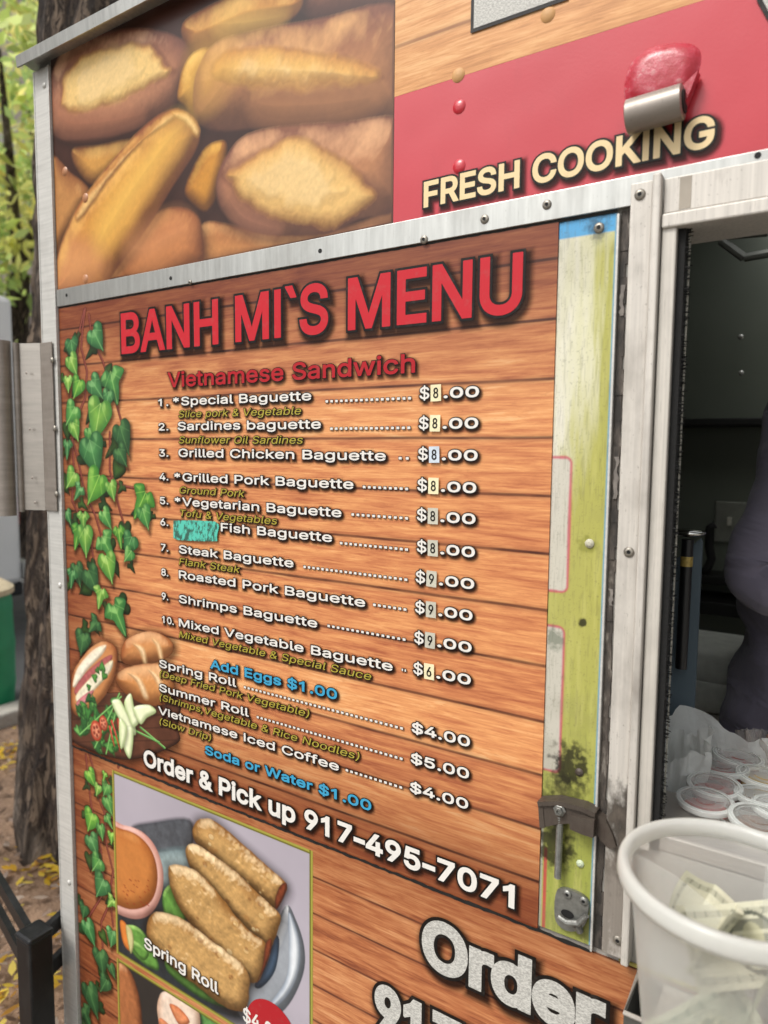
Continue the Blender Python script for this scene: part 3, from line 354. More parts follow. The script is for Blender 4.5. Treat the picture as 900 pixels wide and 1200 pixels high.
 56: (453, ((226,-7,201,-6,178,-2,156,3,136,11,117,21,101,33,86,47,74,62,64,78,57,96,53,115,52,135,53,151,55,166,59,181,65,195,72,208,81,220,90,231,101,241,113,249,125,256,139,261,153,265,153,267,135,273,119,282,105,293,93,308,83,324,76,342,72,360,70,380,72,399,75,417,82,434,90,450,101,464,114,477,129,488,146,498,164,506,184,511,204,514,226,516,248,514,269,511,288,506,306,498,323,488,337,477,350,464,361,450,370,434,377,417,380,399,382,380,380,361,376,342,369,324,359,308,347,293,333,282,318,273,300,267,300,265,314,261,327,256,339,249,351,241,362,231,372,220,380,208,387,195,393,181,397,166,400,151,401,135,399,115,395,96,388,78,378,62,366,47,352,33,335,21,317,11,296,3,275,-2,251,-6), (226,49,243,50,258,52,272,55,285,60,296,66,307,74,315,82,323,91,329,102,333,113,336,126,337,139,336,152,333,165,329,177,322,189,314,199,305,208,295,216,283,223,270,228,256,232,242,234,226,235,211,234,196,232,182,228,169,223,157,216,147,208,138,199,130,189,123,177,119,165,116,152,115,139,116,126,119,113,123,102,129,91,136,82,145,74,156,66,167,60,180,55,195,52,210,50), (226,290,239,290,252,292,263,296,274,300,284,306,293,313,300,321,307,330,312,341,316,351,318,363,319,376,318,388,316,399,313,410,308,420,301,429,294,437,285,444,275,449,264,454,252,457,240,459,226,460,213,459,200,457,188,454,177,449,167,444,159,437,151,429,145,420,139,410,136,399,134,388,133,376,134,363,136,351,139,341,145,330,151,321,159,313,168,306,178,300,189,296,201,292,213,290),)),
 57: (453, ((226,516,249,514,271,510,291,503,310,494,328,482,343,468,356,452,368,434,377,414,384,393,388,371,389,347,388,328,385,309,380,290,373,270,363,248,350,224,334,197,315,168,200,0,130,0,301,248,307,248,303,240,299,234,294,227,287,221,281,215,273,210,265,206,257,202,248,199,238,196,228,195,218,195,195,196,175,199,155,206,137,214,121,225,106,237,94,252,83,269,74,287,68,307,65,329,64,352,65,375,69,397,75,417,85,436,96,454,110,469,125,483,143,494,162,504,182,510,203,514), (226,460,212,459,199,457,186,452,174,446,163,438,154,429,145,419,138,407,133,395,129,381,126,367,125,352,126,336,129,322,133,308,138,295,145,284,154,274,163,265,174,257,186,251,199,247,212,244,226,243,240,244,254,247,267,251,279,257,289,265,299,273,307,284,314,295,320,308,324,321,327,335,327,350,327,366,324,381,320,394,314,407,307,419,299,429,290,438,279,446,267,452,254,457,241,459),)),
 36: (447, ((202,-74,202,583,244,583,244,-74), (224,-9,197,-8,172,-4,149,1,128,9,108,19,91,31,76,45,64,60,54,77,46,96,41,115,38,137,104,137,107,123,110,110,116,98,123,88,132,79,142,71,154,64,166,59,180,55,194,52,209,50,224,49,241,50,257,52,272,55,286,60,299,66,311,74,321,82,329,92,336,102,341,114,345,126,346,139,345,151,342,161,338,171,332,179,325,186,316,193,307,199,296,205,284,209,272,214,259,218,245,222,184,239,154,249,128,260,105,274,86,289,71,307,60,326,54,348,52,372,53,393,58,413,65,431,75,448,87,463,102,476,119,488,138,498,158,506,180,511,203,514,227,516,252,514,275,511,296,505,316,498,334,488,351,476,365,463,377,449,387,433,394,415,399,397,401,378,337,378,334,396,326,412,316,426,302,437,286,447,267,453,247,457,225,459,209,458,194,456,180,452,167,448,156,442,145,435,136,427,129,418,123,409,118,398,116,387,115,376,116,363,119,352,124,342,131,334,139,326,148,319,158,313,169,308,180,304,191,300,202,296,212,293,264,279,276,276,287,272,299,268,312,264,324,258,336,252,347,245,359,238,369,229,379,220,387,209,395,198,401,185,405,171,407,155,408,139,407,118,403,99,396,81,386,64,374,48,360,34,343,21,323,11,302,2,278,-4,252,-8),)),
 38: (448, ((197,-7,173,-6,150,-2,129,4,110,12,93,22,78,34,65,47,54,62,45,78,39,96,35,114,34,133,35,149,37,163,42,177,47,189,55,201,63,213,73,224,85,235,97,245,111,256,125,267,140,279,216,335,221,339,226,343,231,347,237,352,242,357,246,363,251,369,255,375,258,382,260,389,261,397,262,405,261,417,258,427,253,437,245,445,237,452,226,457,215,460,201,461,192,460,184,459,176,456,168,453,161,449,155,444,150,438,145,431,142,424,139,416,137,408,137,399,137,389,139,380,142,372,145,363,150,355,155,346,162,337,169,327,176,317,185,307,194,296,204,284,438,0,364,0,171,231,121,293,111,306,102,319,94,331,87,344,82,357,78,370,76,384,75,398,76,415,79,430,84,445,91,458,99,470,109,481,121,491,134,499,149,505,165,510,182,513,200,513,218,513,235,510,251,505,266,499,279,491,290,482,300,471,308,459,315,447,320,433,323,419,324,404,323,393,322,382,319,372,315,362,310,352,305,342,299,333,291,325,283,317,275,308,266,301,256,293,154,217,140,206,128,195,118,185,110,174,104,164,100,154,98,143,97,131,98,119,100,108,104,97,109,87,116,78,124,70,133,63,143,57,154,53,166,49,179,47,193,46,208,47,223,50,237,54,251,59,265,66,278,75,290,84,301,95,312,108,321,121,329,136,336,151,342,168,346,186,348,205,349,224,408,224,407,201,405,180,401,161,397,144,391,128,385,115,378,103,371,92,364,83,357,75,351,68,345,62,333,47,320,34,305,23,289,14,271,7,252,1,234,-3,215,-6),)),
 42: (453, ((201,223,206,331,114,272,89,315,186,365,89,415,114,459,206,400,201,509,250,509,246,400,337,459,362,415,266,365,362,315,337,272,246,331,250,223),)),
 40: (273, ((89,207,90,235,92,264,96,293,101,324,107,354,114,384,122,413,132,441,142,468,153,494,164,517,177,539,236,539,223,512,212,485,201,457,191,428,182,399,174,370,167,342,161,313,157,285,154,258,152,232,151,207,152,184,154,161,156,138,160,115,165,91,172,67,179,42,188,16,198,-10,209,-38,222,-66,236,-96,177,-96,156,-59,139,-21,124,16,111,55,102,93,95,131,90,169),)),
 41: (273, ((37,-96,52,-66,64,-37,76,-9,86,18,95,44,102,69,108,93,113,116,117,139,120,162,121,184,122,207,121,232,119,258,116,285,112,313,106,342,99,370,91,399,82,428,73,457,62,485,50,512,37,539,97,539,109,517,121,494,131,468,142,441,151,413,159,384,167,354,173,323,178,293,181,264,183,235,184,207,183,168,178,130,171,92,161,53,149,15,134,-22,117,-59,97,-96),)),
 46: (188, ((95,-4,86,-4,78,-1,70,3,63,9,57,16,53,24,50,32,50,41,50,50,53,59,57,66,63,73,70,79,78,83,86,86,95,87,104,86,113,83,121,79,128,73,134,66,138,59,140,50,141,41,140,32,138,24,134,16,128,9,121,3,113,-1,104,-4),)),
 44: (188, ((38,-119,68,71,137,71,84,-119),)),
 45: (453, ((337,244,337,188,114,188,114,244),)),
}

# ------------------------------------------------------------------ lettering from outlines
FONT = {}
for code, (adv_, outs_) in GLYPHS.items():
    FONT[chr(code)] = (adv_ / 1000, [np.array(q_, float).reshape(-1, 2) / 1000 for q_ in outs_])
FONT['I'] = (.190, [np.array([(.064, 0), (.126, 0), (.126, .5087), (.064, .5087)])])
FONT['1'] = (.453, [np.array([(.252, 0), (.252, .5087), (.200, .5087), (.160, .455), (.072, .405), (.072, .345), (.185, .405), (.185, 0)])])
FONT['-'] = (.300, [np.array([(.030, .165), (.270, .165), (.270, .232), (.030, .232)])])
CAP = .5087

def glyph_sdf(cont, P):
    "signed distance (negative inside) of the points P to outlines, with mitred sharp corners"
    A = []; B = []; SH = []; N0 = []
    for c in cont:
        n = len(c); nx = np.roll(c, -1, 0); e = nx - c; L = np.maximum(np.hypot(e[:, 0], e[:, 1]), 1e-9); t = e / L[:, None]
        tp = np.roll(t, 1, 0); cosang = (t * tp).sum(1)
        A.append(c); B.append(nx); SH.append(cosang < .75); N0.append(np.stack([np.stack([-tp[:, 1], tp[:, 0]], 1), np.stack([-t[:, 1], t[:, 0]], 1)], 1))
    off = np.cumsum([0] + [len(a) for a in A]); nxt = np.concatenate([off[i] + np.roll(np.arange(len(a)), -1) for i, a in enumerate(A)])
    A = np.concatenate(A); B = np.concatenate(B); SH = np.concatenate(SH); N0 = np.concatenate(N0)
    E = B - A; LL = np.maximum((E ** 2).sum(1), 1e-12)
    D = P[:, None, :] - A[None]
    t = np.clip((D * E[None]).sum(2) / LL, 0, 1)
    Q = D - t[..., None] * E[None]; d2 = (Q ** 2).sum(2); k = d2.argmin(1); ii = np.arange(len(P))
    d = np.sqrt(d2[ii, k]); tk = t[ii, k]
    vi = np.where(tk <= 0, k, np.where(tk >= 1, nxt[k], -1)); hit = (vi >= 0) & SH[np.maximum(vi, 0)]
    if hit.any():
        v = P[hit] - A[vi[hit]]; nn = N0[vi[hit]]
        mm = np.maximum(np.abs((v * nn[:, 0]).sum(1)), np.abs((v * nn[:, 1]).sum(1))); d[hit] = np.maximum(mm, d[hit] * .62)
    # winding number
    y0 = A[None, :, 1]; y1 = B[None, :, 1]; py = P[:, 1:2]
    cr = E[None, :, 0] * D[..., 1] - E[None, :, 1] * D[..., 0]
    wnd = ((y0 <= py) & (y1 > py) & (cr > 0)).sum(1).astype(int) - ((y0 > py) & (y1 <= py) & (cr < 0)).sum(1)
    return np.where(wnd != 0, -d, d)

def march(F, X, Z, iso, y, mb, mi, alpha=None):
    "fills the region F < iso of a grid with flat faces"
    ins = F < iso
    full = ins[:-1, :-1] & ins[1:, :-1] & ins[:-1, 1:] & ins[1:, 1:]
    anyv = ins[:-1, :-1] | ins[1:, :-1] | ins[:-1, 1:] | ins[1:, 1:]
    V = []; Fc = []
    for r in range(full.shape[0]):
        row = np.concatenate([[0], full[r].astype(np.int8), [0]]); d = np.diff(row); st = np.where(d == 1)[0]; en = np.where(d == -1)[0]
        for a, b in zip(st, en):
            q = len(V); V += [(X[a], y, Z[r]), (X[b], y, Z[r]), (X[b], y, Z[r + 1]), (X[a], y, Z[r + 1])]; Fc.append((q, q + 1, q + 2, q + 3))
    for r, c in np.argwhere(anyv & ~full):
        co = ((r, c), (r, c + 1), (r + 1, c + 1), (r + 1, c)); q = len(V); cnt = 0
        for i in range(4):
            a = co[i]; b = co[(i + 1) % 4]; fa = F[a] - iso; fb = F[b] - iso
            if fa < 0: V.append((X[a[1]], y, Z[a[0]])); cnt += 1
            if (fa < 0) != (fb < 0):
                t = fa / (fa - fb); V.append((X[a[1]] + (X[b[1]] - X[a[1]]) * t, y, Z[a[0]] + (Z[b[0]] - Z[a[0]]) * t)); cnt += 1
        if cnt >= 3: Fc.append(tuple(range(q, q + cnt)))
    mb.add(V, Fc, mi)
    if mb.a is not None: mb.a += [(0, 0, 0, 1.0)] * len(V)

def lettering(mb, text, x0, x1, zb, cap, y, emb=.0012, out=.0008, mi=(0, 1, 2), shear=0.0, shadow=(.0012, -.0018, .004, .7), res=.0007, sx=None, tilt=0.0):
    """text between x0 and x1 on the baseline zb; layers: shadow, outline, fill. mi = material slots (fill, outline, shadow)"""
    if mb.a is None: mb.a = []
    adv = [FONT[c][0] if c != ' ' else .21 for c in text]
    w = sum(adv); first = FONT[text[0]][1]; lsb = min(c[:, 0].min() for c in first)
    last = FONT[text[-1]][1]; rsb = adv[-1] - max(c[:, 0].max() for c in last)
    if sx is None: sx = (x1 - x0 - 2 * emb) / (w - lsb - rsb)
    sz = (cap - 2 * emb) / CAP
    mar = emb + out + res * 2.5
    if shadow: mar = max(mar, emb + out + shadow[2] + .002)
    xs = np.arange(x0 - mar - .004, x0 + w * sx + 2 * mar + shear * cap, res); zs = np.arange(-.30 * cap - mar, cap * 1.12 + mar, res)
    F = np.full((len(zs), len(xs)), 9.0); pen = x0 + emb - lsb * sx
    for ch, a in zip(text, adv):
        if ch != ' ':
            cont = [np.stack([pen + c[:, 0] * sx + c[:, 1] * sz * shear, c[:, 1] * sz + emb], 1) for c in FONT[ch][1]]
            lo = min(c[:, 0].min() for c in cont) - mar; hi = max(c[:, 0].max() for c in cont) + mar
            zl = min(c[:, 1].min() for c in cont) - mar; zh = max(c[:, 1].max() for c in cont) + mar
            i0, i1 = np.searchsorted(xs, [lo, hi]); j0, j1 = np.searchsorted(zs, [zl, zh])
            gx, gz = np.meshgrid(xs[i0:i1], zs[j0:j1]); P = np.stack([gx.ravel(), gz.ravel()], 1)
            if len(P):
                d = glyph_sdf(cont, P).reshape(gx.shape); F[j0:j1, i0:i1] = np.minimum(F[j0:j1, i0:i1], d)
        pen += a * sx
    zz = zs + zb
    n0 = len(mb.v)
    if shadow:
        dx, dz, rad, k = shadow; st = 2
        Fs = F[::st, ::st] - emb - out; X2 = xs[::st] + dx; Z2 = zz[::st] + dz
        al = np.clip(1 - Fs / rad, 0, 1) ** 1.6 * k; ok = al > .01
        cell = ok[:-1, :-1] | ok[1:, :-1] | ok[:-1, 1:] | ok[1:, 1:]
        idx = np.full(Fs.shape, -1); rr, cc = np.where(cell)
        use = np.zeros(Fs.shape, bool)
        for a, b in ((0, 0), (0, 1), (1, 0), (1, 1)): use[rr + a, cc + b] = True
        u = np.argwhere(use); idx[use] = np.arange(len(u))
        mb.add([(X2[c], y + .0006, Z2[r]) for r, c in u], [(idx[r, c], idx[r, c + 1], idx[r + 1, c + 1], idx[r + 1, c]) for r, c in zip(rr, cc)], mi[2])
        mb.a += [(0, 0, 0, float(al[r, c])) for r, c in u]
    if out > 0: march(F, xs, zz, emb + out, y + .0003, mb, mi[1])
    march(F, xs, zz, emb, y, mb, mi[0])
    if tilt:
        for i in range(n0, len(mb.v)):
            v = mb.v[i]; mb.v[i] = (v[0], v[1], v[2] + (v[0] - x0) * tilt)

# ------------------------------------------------------------------ painted prints (colour on a fine sheet)
def vnoise(X, Z, freq, seed=0, octs=4):
    rs = np.random.RandomState(seed); out = np.zeros_like(X); amp = 1.0; tot = 0
    for o in range(octs):
        t = rs.rand(64, 64); x = X * freq; z = Z * freq; xi = np.floor(x).astype(int); zi = np.floor(z).astype(int)
        fx = x - xi; fz = z - zi; fx = fx * fx * (3 - 2 * fx); fz = fz * fz * (3 - 2 * fz)
        g = lambda a, b: t[(xi + a) % 64, (zi + b) % 64]
        out += amp * ((g(0, 0) * (1 - fx) + g(1, 0) * fx) * (1 - fz) + (g(0, 1) * (1 - fx) + g(1, 1) * fx) * fz)
        tot += amp; amp *= .5; freq *= 2.03
    return out / tot
def smooth_loop(P, n=5):
    P = np.array(P, float); o = []
    for i in range(len(P)):
        p0, p1, p2, p3 = P[i - 1], P[i], P[(i + 1) % len(P)], P[(i + 2) % len(P)]
        for k in range(n):
            t = k / n
            o.append(.5 * (2 * p1 + (p2 - p0) * t + (2 * p0 - 5 * p1 + 4 * p2 - p3) * t * t + (3 * p1 - p0 - 3 * p2 + p3) * t ** 3))
    return np.array(o)
class Sheet:
    def __init__(s, x0, x1, z0, z1, step, base=None, alpha=0.0):
        s.x = np.linspace(x0, x1, max(2, int((x1 - x0) / step) + 1)); s.z = np.linspace(z0, z1, max(2, int((z1 - z0) / step) + 1))
        s.X, s.Z = np.meshgrid(s.x, s.z); s.c = np.zeros(s.X.shape + (3,)); s.al = np.full(s.X.shape, alpha); s.step = step
        if base: s.c[:] = lin(base)
    def win(s, pts, mar):
        i0, i1 = np.searchsorted(s.x, [pts[:, 0].min() - mar, pts[:, 0].max() + mar]); j0, j1 = np.searchsorted(s.z, [pts[:, 1].min() - mar, pts[:, 1].max() + mar])
        return slice(j0, j1), slice(i0, i1)
    def sd(s, pts, w):
        X = s.X[w]; Z = s.Z[w]; a = pts; b = np.roll(pts, -1, 0); e = b - a; LL = np.maximum((e ** 2).sum(1), 1e-12)
        d = np.full(X.shape, 9e9); ins = np.zeros(X.shape, bool)
        for k in range(len(a)):
            dx = X - a[k, 0]; dz = Z - a[k, 1]; t = np.clip((dx * e[k, 0] + dz * e[k, 1]) / LL[k], 0, 1)
            d = np.minimum(d, (dx - t * e[k, 0]) ** 2 + (dz - t * e[k, 1]) ** 2)
            if abs(e[k, 1]) > 1e-12:
                c = (a[k, 1] > Z) != (b[k, 1] > Z); ins ^= c & (X < e[k, 0] * (Z - a[k, 1]) / e[k, 1] + a[k, 0])
        d = np.sqrt(d); return np.where(ins, -d, d)
    def over(s, w, mask, colr, setalpha=True):
        s.c[w] = s.c[w] * (1 - mask[..., None]) + colr * mask[..., None]
        if setalpha: s.al[w] = np.maximum(s.al[w], mask)
    def blob(s, pts, mid, edge, rnd=.02, light=(-.45, .75), grain=.12, gfreq=120, seed=1, soft=.0012, amb=.55, hi=None, loop=True, power=1.0, alpha=1.0, rag=0.0, relief=0.0):
        "a rounded painted form: shaded towards its edge, grained"
        P = smooth_loop(pts) if loop else np.array(pts, float)
        w = s.win(P, soft * 3 + .002)
        if s.X[w].size == 0: return
        d = s.sd(P, w)
        if rag: d = d + (vnoise(s.X[w], s.Z[w], 55, seed + 31) - .5) * rag + (vnoise(s.X[w], s.Z[w], 14, seed + 32) - .5) * rag * 2
        mask = np.clip(.5 - d / (2 * soft), 0, 1) * alpha
        t = np.clip(-d / rnd, 0, 1); h = np.sqrt(1 - (1 - t) ** 2) * rnd
        if relief: h = h + (vnoise(s.X[w], s.Z[w], 38, seed + 41, 5) - .5) * relief + (vnoise(s.X[w], s.Z[w], 130, seed + 42, 3) - .5) * relief * .35
        for _ in range(3): h = (h + np.roll(h, 1, 0) + np.roll(h, -1, 0) + np.roll(h, 1, 1) + np.roll(h, -1, 1)) / 5
        gz, gx = np.gradient(h, s.step) if min(h.shape) > 1 else (h * 0, h * 0)
        n = 1 / np.sqrt(1 + gx ** 2 + gz ** 2); L = _n((light[0], light[1], .75))
        sh = np.clip((-gx * L[0] - gz * L[1] + L[2]) * n, 0, 1.2)
        g = vnoise(s.X[w], s.Z[w], gfreq, seed) - .5; g2 = vnoise(s.X[w], s.Z[w], gfreq * .13, seed + 7, 3) - .5
        k = np.clip(t ** power + g2 * .55, 0, 1)[..., None]
        c = np.array(lin(edge)) * (1 - k) + np.array(lin(mid)) * k
        if hi is not None:
            q = np.clip((sh - .8) * 3 + g2, 0, 1)[..., None]; c = c * (1 - q) + np.array(lin(hi)) * q
        c = c * (amb + (1 - amb) * sh * 1.25)[..., None] * (1 + g * grain * 2.4)[..., None]
        s.over(w, mask, np.clip(c, 0, 1))
    def line(s, pts, width, colr, soft=.0006, alpha=1.0, taper=False):
        P = np.array(pts, float); w = s.win(P, width * 2 + soft * 2); X = s.X[w]; Z = s.Z[w]
        if X.size == 0: return
        d = np.full(X.shape, 9e9)
        for k in range(len(P) - 1):
            e = P[k + 1] - P[k]; LL = max((e ** 2).sum(), 1e-12); dx = X - P[k, 0]; dz = Z - P[k, 1]; t = np.clip((dx * e[0] + dz * e[1]) / LL, 0, 1)
            wd_ = width / 2 * (1 - (k + t) / (len(P) - 1) * .7 if taper else 1)
            d = np.minimum(d, np.sqrt((dx - t * e[0]) ** 2 + (dz - t * e[1]) ** 2) - wd_)
        s.over(w, np.clip(.5 - d / (2 * soft), 0, 1) * alpha, np.array(lin(colr)))
    def shade(s, pts, rad, k, off=(.002, -.003), colr='#150a06'):
        "printed soft drop shade that belongs to the picture itself"
        P = np.array(pts, float) + np.array(off); w = s.win(P, rad * 1.2)
        if s.X[w].size == 0: return
        d = s.sd(P, w); s.over(w, np.clip(1 - np.maximum(d, 0) / rad, 0, 1) ** 1.5 * k, np.array(lin(colr)))
    def build(s, name, parent, y, mat=None):
        mb = MB(); H, Wd = s.X.shape; ok = s.al > .02
        cell = ok[:-1, :-1] | ok[1:, :-1] | ok[:-1, 1:] | ok[1:, 1:]; use = np.zeros((H, Wd), bool); rr, cc = np.where(cell)
        for a, b in ((0, 0), (0, 1), (1, 0), (1, 1)): use[rr + a, cc + b] = True
        idx = np.cumsum(use.ravel()).reshape(H, Wd) - 1
        V = np.stack([s.X[use], np.full(use.sum(), y), s.Z[use]], 1)
        Fq = np.stack([idx[rr, cc], idx[rr, cc + 1], idx[rr + 1, cc + 1], idx[rr + 1, cc]], 1)
        me = bpy.data.meshes.new(name); org = ORG.get(parent.name, np.zeros(3)) if parent is not None else np.zeros(3)
        me.vertices.add(len(V)); me.vertices.foreach_set('co', (V - org).ravel())
        me.loops.add(len(Fq) * 4); me.loops.foreach_set('vertex_index', Fq.astype(np.int32).ravel())
        me.polygons.add(len(Fq)); me.polygons.foreach_set('loop_start', np.arange(0, len(Fq) * 4, 4, dtype=np.int32))
        me.update(calc_edges=True)
        at = me.color_attributes.new('ink', 'FLOAT_COLOR', 'POINT'); C4 = np.concatenate([s.c[use], s.al[use][:, None]], 1)
        at.data.foreach_set('color', C4.astype(np.float32).ravel())
        me.materials.append(mat or MATS['pic']); o = bpy.data.objects.new(name, me); col.objects.link(o)
        if parent is not None: o.parent = parent; ORG[o.name] = org
        return o
def zoomed(ox, oy, s):
    "survey notes taken on an enlarged piece of the photograph, turned into metres on the wall"
    def f(pts):
        out = []
        for x, y in pts:
            w = W(ox + x / s, oy + y / s); out.append((w[0], w[2]))
        return np.array(out)
    return f

# ------------------------------------------------------------------ the setting: ground
def sheet(name, x0, x1, y0, y1, z, mat, nx=2, ny=2, amp=0.0, seed=0):
    mb = MB(); rs = np.random.RandomState(seed)
    xs = np.linspace(x0, x1, nx); ys = np.linspace(y0, y1, ny); X, Y = np.meshgrid(xs, ys)
    Z = z + (amp * (vnoise(X, Y, 1.7, seed, 5) - .5) if amp else 0 * X)
    mb.add(np.stack([X.ravel(), Y.ravel(), Z.ravel()], 1), [(j * nx + i, j * nx + i + 1, (j + 1) * nx + i + 1, (j + 1) * nx + i) for j in range(ny - 1) for i in range(nx - 1)])
    return structure(name, mb, mat)
def ground_mat(name, a, b, sc1, rough=.9, spk=None):
    m = Mat(name); n = m.noise(m.pos(), sc1, 6, .65); c = m.mix(m.ramp(n, [(.35, 0.0), (.65, 1.0)]), a, b)
    n2 = m.noise(m.pos(), 70, 3); c = m.mix(m.math('MULTIPLY', m.ramp(n2, [(.6, 0.0), (.7, 1.0)]), .6), c, spk or b)
    m.set(col=c, rough=rough); m.bump(m.math('ADD', m.noise(m.pos(), 45, 4), n), .6, .02); return m.m
MATS['pavement'] = ground_mat('pavement concrete', '#77736c', '#8f8a82', 3)
MATS['road'] = ground_mat('road asphalt', '#4a4a4b', '#5c5b5a', 2)
MATS['soil'] = ground_mat('tree pit soil', '#5e4a3b', '#8a705a', 5, .95, '#a38f7d')
MATS['kerb'] = ground_mat('kerb stone', '#9a948b', '#aca69c', 6)
sheet('ground', -60, 60, -40, 80, 0.0, MATS['pavement'])
kx = float(G(4, 858)[0])
sheet('road', -60, kx - .16, -40, 80, .004, MATS['road'])
mb = MB(); mb.box(kx - .16, kx, -40, 80, -.1, .10, 0, .015); structure('kerb', mb, MATS['kerb'])
sheet('soil_bed', kx, -1.42, -1.6, 3.2, .035, MATS['soil'], 60, 90, .06, 3)

# ------------------------------------------------------------------ measured lines of the truck side
XL = float(W(70, 345)[0])                    # right edge of the corner trim
XT = float(W(53, 354)[0])                    # left edge of the corner trim
XM = float(W(644, 660)[0])                   # right edge of the menu sheet
ZT = 1.55 + .2775                            # top of the menu
ZB = 1.55 - .6295 + .0015                    # bottom of the menu
ZS = float(W(76.7, 337.3)[2] + W(465, 265.8)[2]) / 2          # top of the aluminium seam strip
XB = float(W(463.5, 130)[0])                 # bread picture | red banner
ZE = float(W(59, 77)[2])                     # underside of the eave
X9 = 1.35                                    # right end of the truck side
XF0 = float(W(725, 660)[0]); XF1 = float(W(751, 660)[0]); XF2 = float(W(760.5, 660)[0]); XJ1 = float(W(779, 640)[0])
XP = float(W(709.5, 660)[0])                 # right edge of the old painted hatch strip
ZH0 = float(W(800, 268)[2]); ZH1 = float(W(800, 209)[2]); ZHM = float(W(800, 251.5)[2])
SILL = 1.55 - .452

PAL_MENU = ('#a05a3c', '#c27c50', '#d99862', '#e6b682', '#48231a', '#7a4038')
PAL_LOW = ('#7c422a', '#a8653f', '#c38557', '#d6a276', '#4f241a', '#8a5848')
PAL_TOP = ('#a8703f', '#c98f58', '#d9a771', '#e6bf8e', '#8a5a34', '#a08070')

# ------------------------------------------------------------------ menu board
menu = thing('menu_board', 'orange wood print menu board listing ten banh mi sandwiches and their prices', 'menu board', ((XL + XM) / 2, 0, ZB))
mb = MB(); mb.box(XL + .001, XM, -.0042, .0, ZB, ZT)
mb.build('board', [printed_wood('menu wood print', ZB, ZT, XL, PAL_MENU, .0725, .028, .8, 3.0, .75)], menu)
Y0 = -.0062
LM = [MATS[k] for k in ('red', 'black', 'shade')]
mb = MB(); a = W(145.8, 415.6); b = W(596, 371); e = W(613.5, 370)
lettering(mb, 'BANH MI`S MENU', a[0], e[0], float(a[2]), .0740, Y0, .0026, .0036, shadow=(.004, -.006, .010, .75), res=.0009)
mb.build('title_lettering', LM, menu)
mb = MB(); a = W(200, 454); b = W(489, 438)
lettering(mb, 'Vietnamese Sandwich', a[0], b[0], float(a[2] + b[2]) / 2, .0265, Y0 - .0001, .0009, .0011, shadow=(.002, -.003, .005, .6))
mb.build('heading_lettering', [MATS['dred'], MATS['black'], MATS['shade']], menu)

pale = plain('cream paper sticker', '#e0d6ae', .7, 0, .1, 60); greyp = plain('grey paper sticker', '#b9b6a6', .7, 0, .12, 60); bluep = plain('bluish paper sticker', '#c3cdd6', .7, 0, .12, 60)
WM = [MATS['white'], MATS['black'], MATS['shade']]; OM = [MATS['olive'], MATS['black'], MATS['shade']]; CM = [MATS['cyan'], MATS['black'], MATS['shade']]
NX = float(W(189.5, 520)[0])
SHD = (.0014, -.0022, .0042, .75)
def dots(mb, x0, x1, z, y):
    n = max(2, int(round((x1 - x0) / .0088))) ; p = (x1 - x0) / (n - .45)
    for i in range(n):
        xa = x0 + i * p
        for (g, yy, k) in ((.0008, y + .0003, 1), (0, y, 0)):
            mb.add([(xa - g, yy, z - g), (xa + .0048 + g, yy, z - g), (xa + .0048 + g, yy, z + .0036 + g), (xa - g, yy, z + .0036 + g)], [(0, 1, 2, 3)], k); mb.a += [(0, 0, 0, 1)] * 4
# number, name, start px, end px, baseline (left px, y), price start px, price end px, price baseline y, dots (from, to), digit, paper, note, note start, note end, note y
ROWS = [
 ('1.', '*Special Baguette', 206, 367.6, 475.4, 494.2, 563.6, 465.6, (384.4, 484.4), '8', pale, 'Slice pork & Vegetable', 212, 355, 489.6),
 ('2.', 'Sardines baguette', 211.6, 379, 504.4, 493.3, 562.7, 502.2, (389.8, 483.6), '8', pale, 'Sunflower Oil Sardines', 212.4, 357, 519.6),
 ('3.', 'Grilled Chicken Baguette', 212.4, 454.7, 535.4, 492.4, 562, 540, (470, 482.7), '8', bluep, None, 0, 0, 0),
 ('4.', '*Grilled Pork Baguette', 207.6, 417, 563.6, 491.6, 560.4, 577.8, (428, 481), '8', pale, 'Ground Pork', 213, 289, 577.8),
 ('5.', '*Vegetarian Baguette', 208, 403, 592, 491, 559.5, 614.2, (414.7, 481), '8', greyp, 'Tofu & Vegetables', 213, 327, 604.6),
 ('6.', 'Fish Baguette', 262, 392, 617.4, 491, 558.8, 652.8, (401.3, 480.8), '8', greyp, None, 0, 0, 0),
 ('7.', 'Steak Baguette', 213, 347, 647.6, 489.6, 558, 690, (358.7, 480), '9', greyp, 'Flank Steak', 213, 283.6, 661),
 ('8.', 'Roasted Pork Baguette', 213, 430.7, 676.9, 489, 556, 727, (440, 479), '9', greyp, None, 0, 0, 0),
 ('9.', 'Shrimps Baguette', 213, 374.7, 705.3, 488, 555, 764.2, (386.7, 478), '9', greyp, None, 0, 0, 0),
 ('10.', 'Mixed Vegetable Baguette', 213, 462.8, 733, 487, 554, 802, (473.5, 476), '6', pale, 'Mixed Vegetable & Special Sauce', 213, 437, 746),
 ('', 'Spring Roll', 190, 280, 780.5, 485, 553, 874.4, (289, 475), None, None, '(Deep Fried Pork Vegetable)', 190, 364.5, 791.5),
 ('', 'Summer Roll', 190, 294.7, 808.5, 484, 552, 912, (304, 474.5), None, None, '(Shrimps,Vegetable & Rice Noodles)', 190, 423, 819),
 ('', 'Vietnamese Iced Coffee', 189, 400, 835.5, 483, 551, 947.4, (408, 474), None, None, '(Slow Drip)', 190, 250, 847),
]
def at_z(px, z):
    "x on the wall where the photo column px crosses height z"
    lo, hi = 0.0, 1200.0
    for _ in range(40):
        m = (lo + hi) / 2
        if W(px, m)[2] > z: lo = m
        else: hi = m
    return float(W(px, lo)[0])
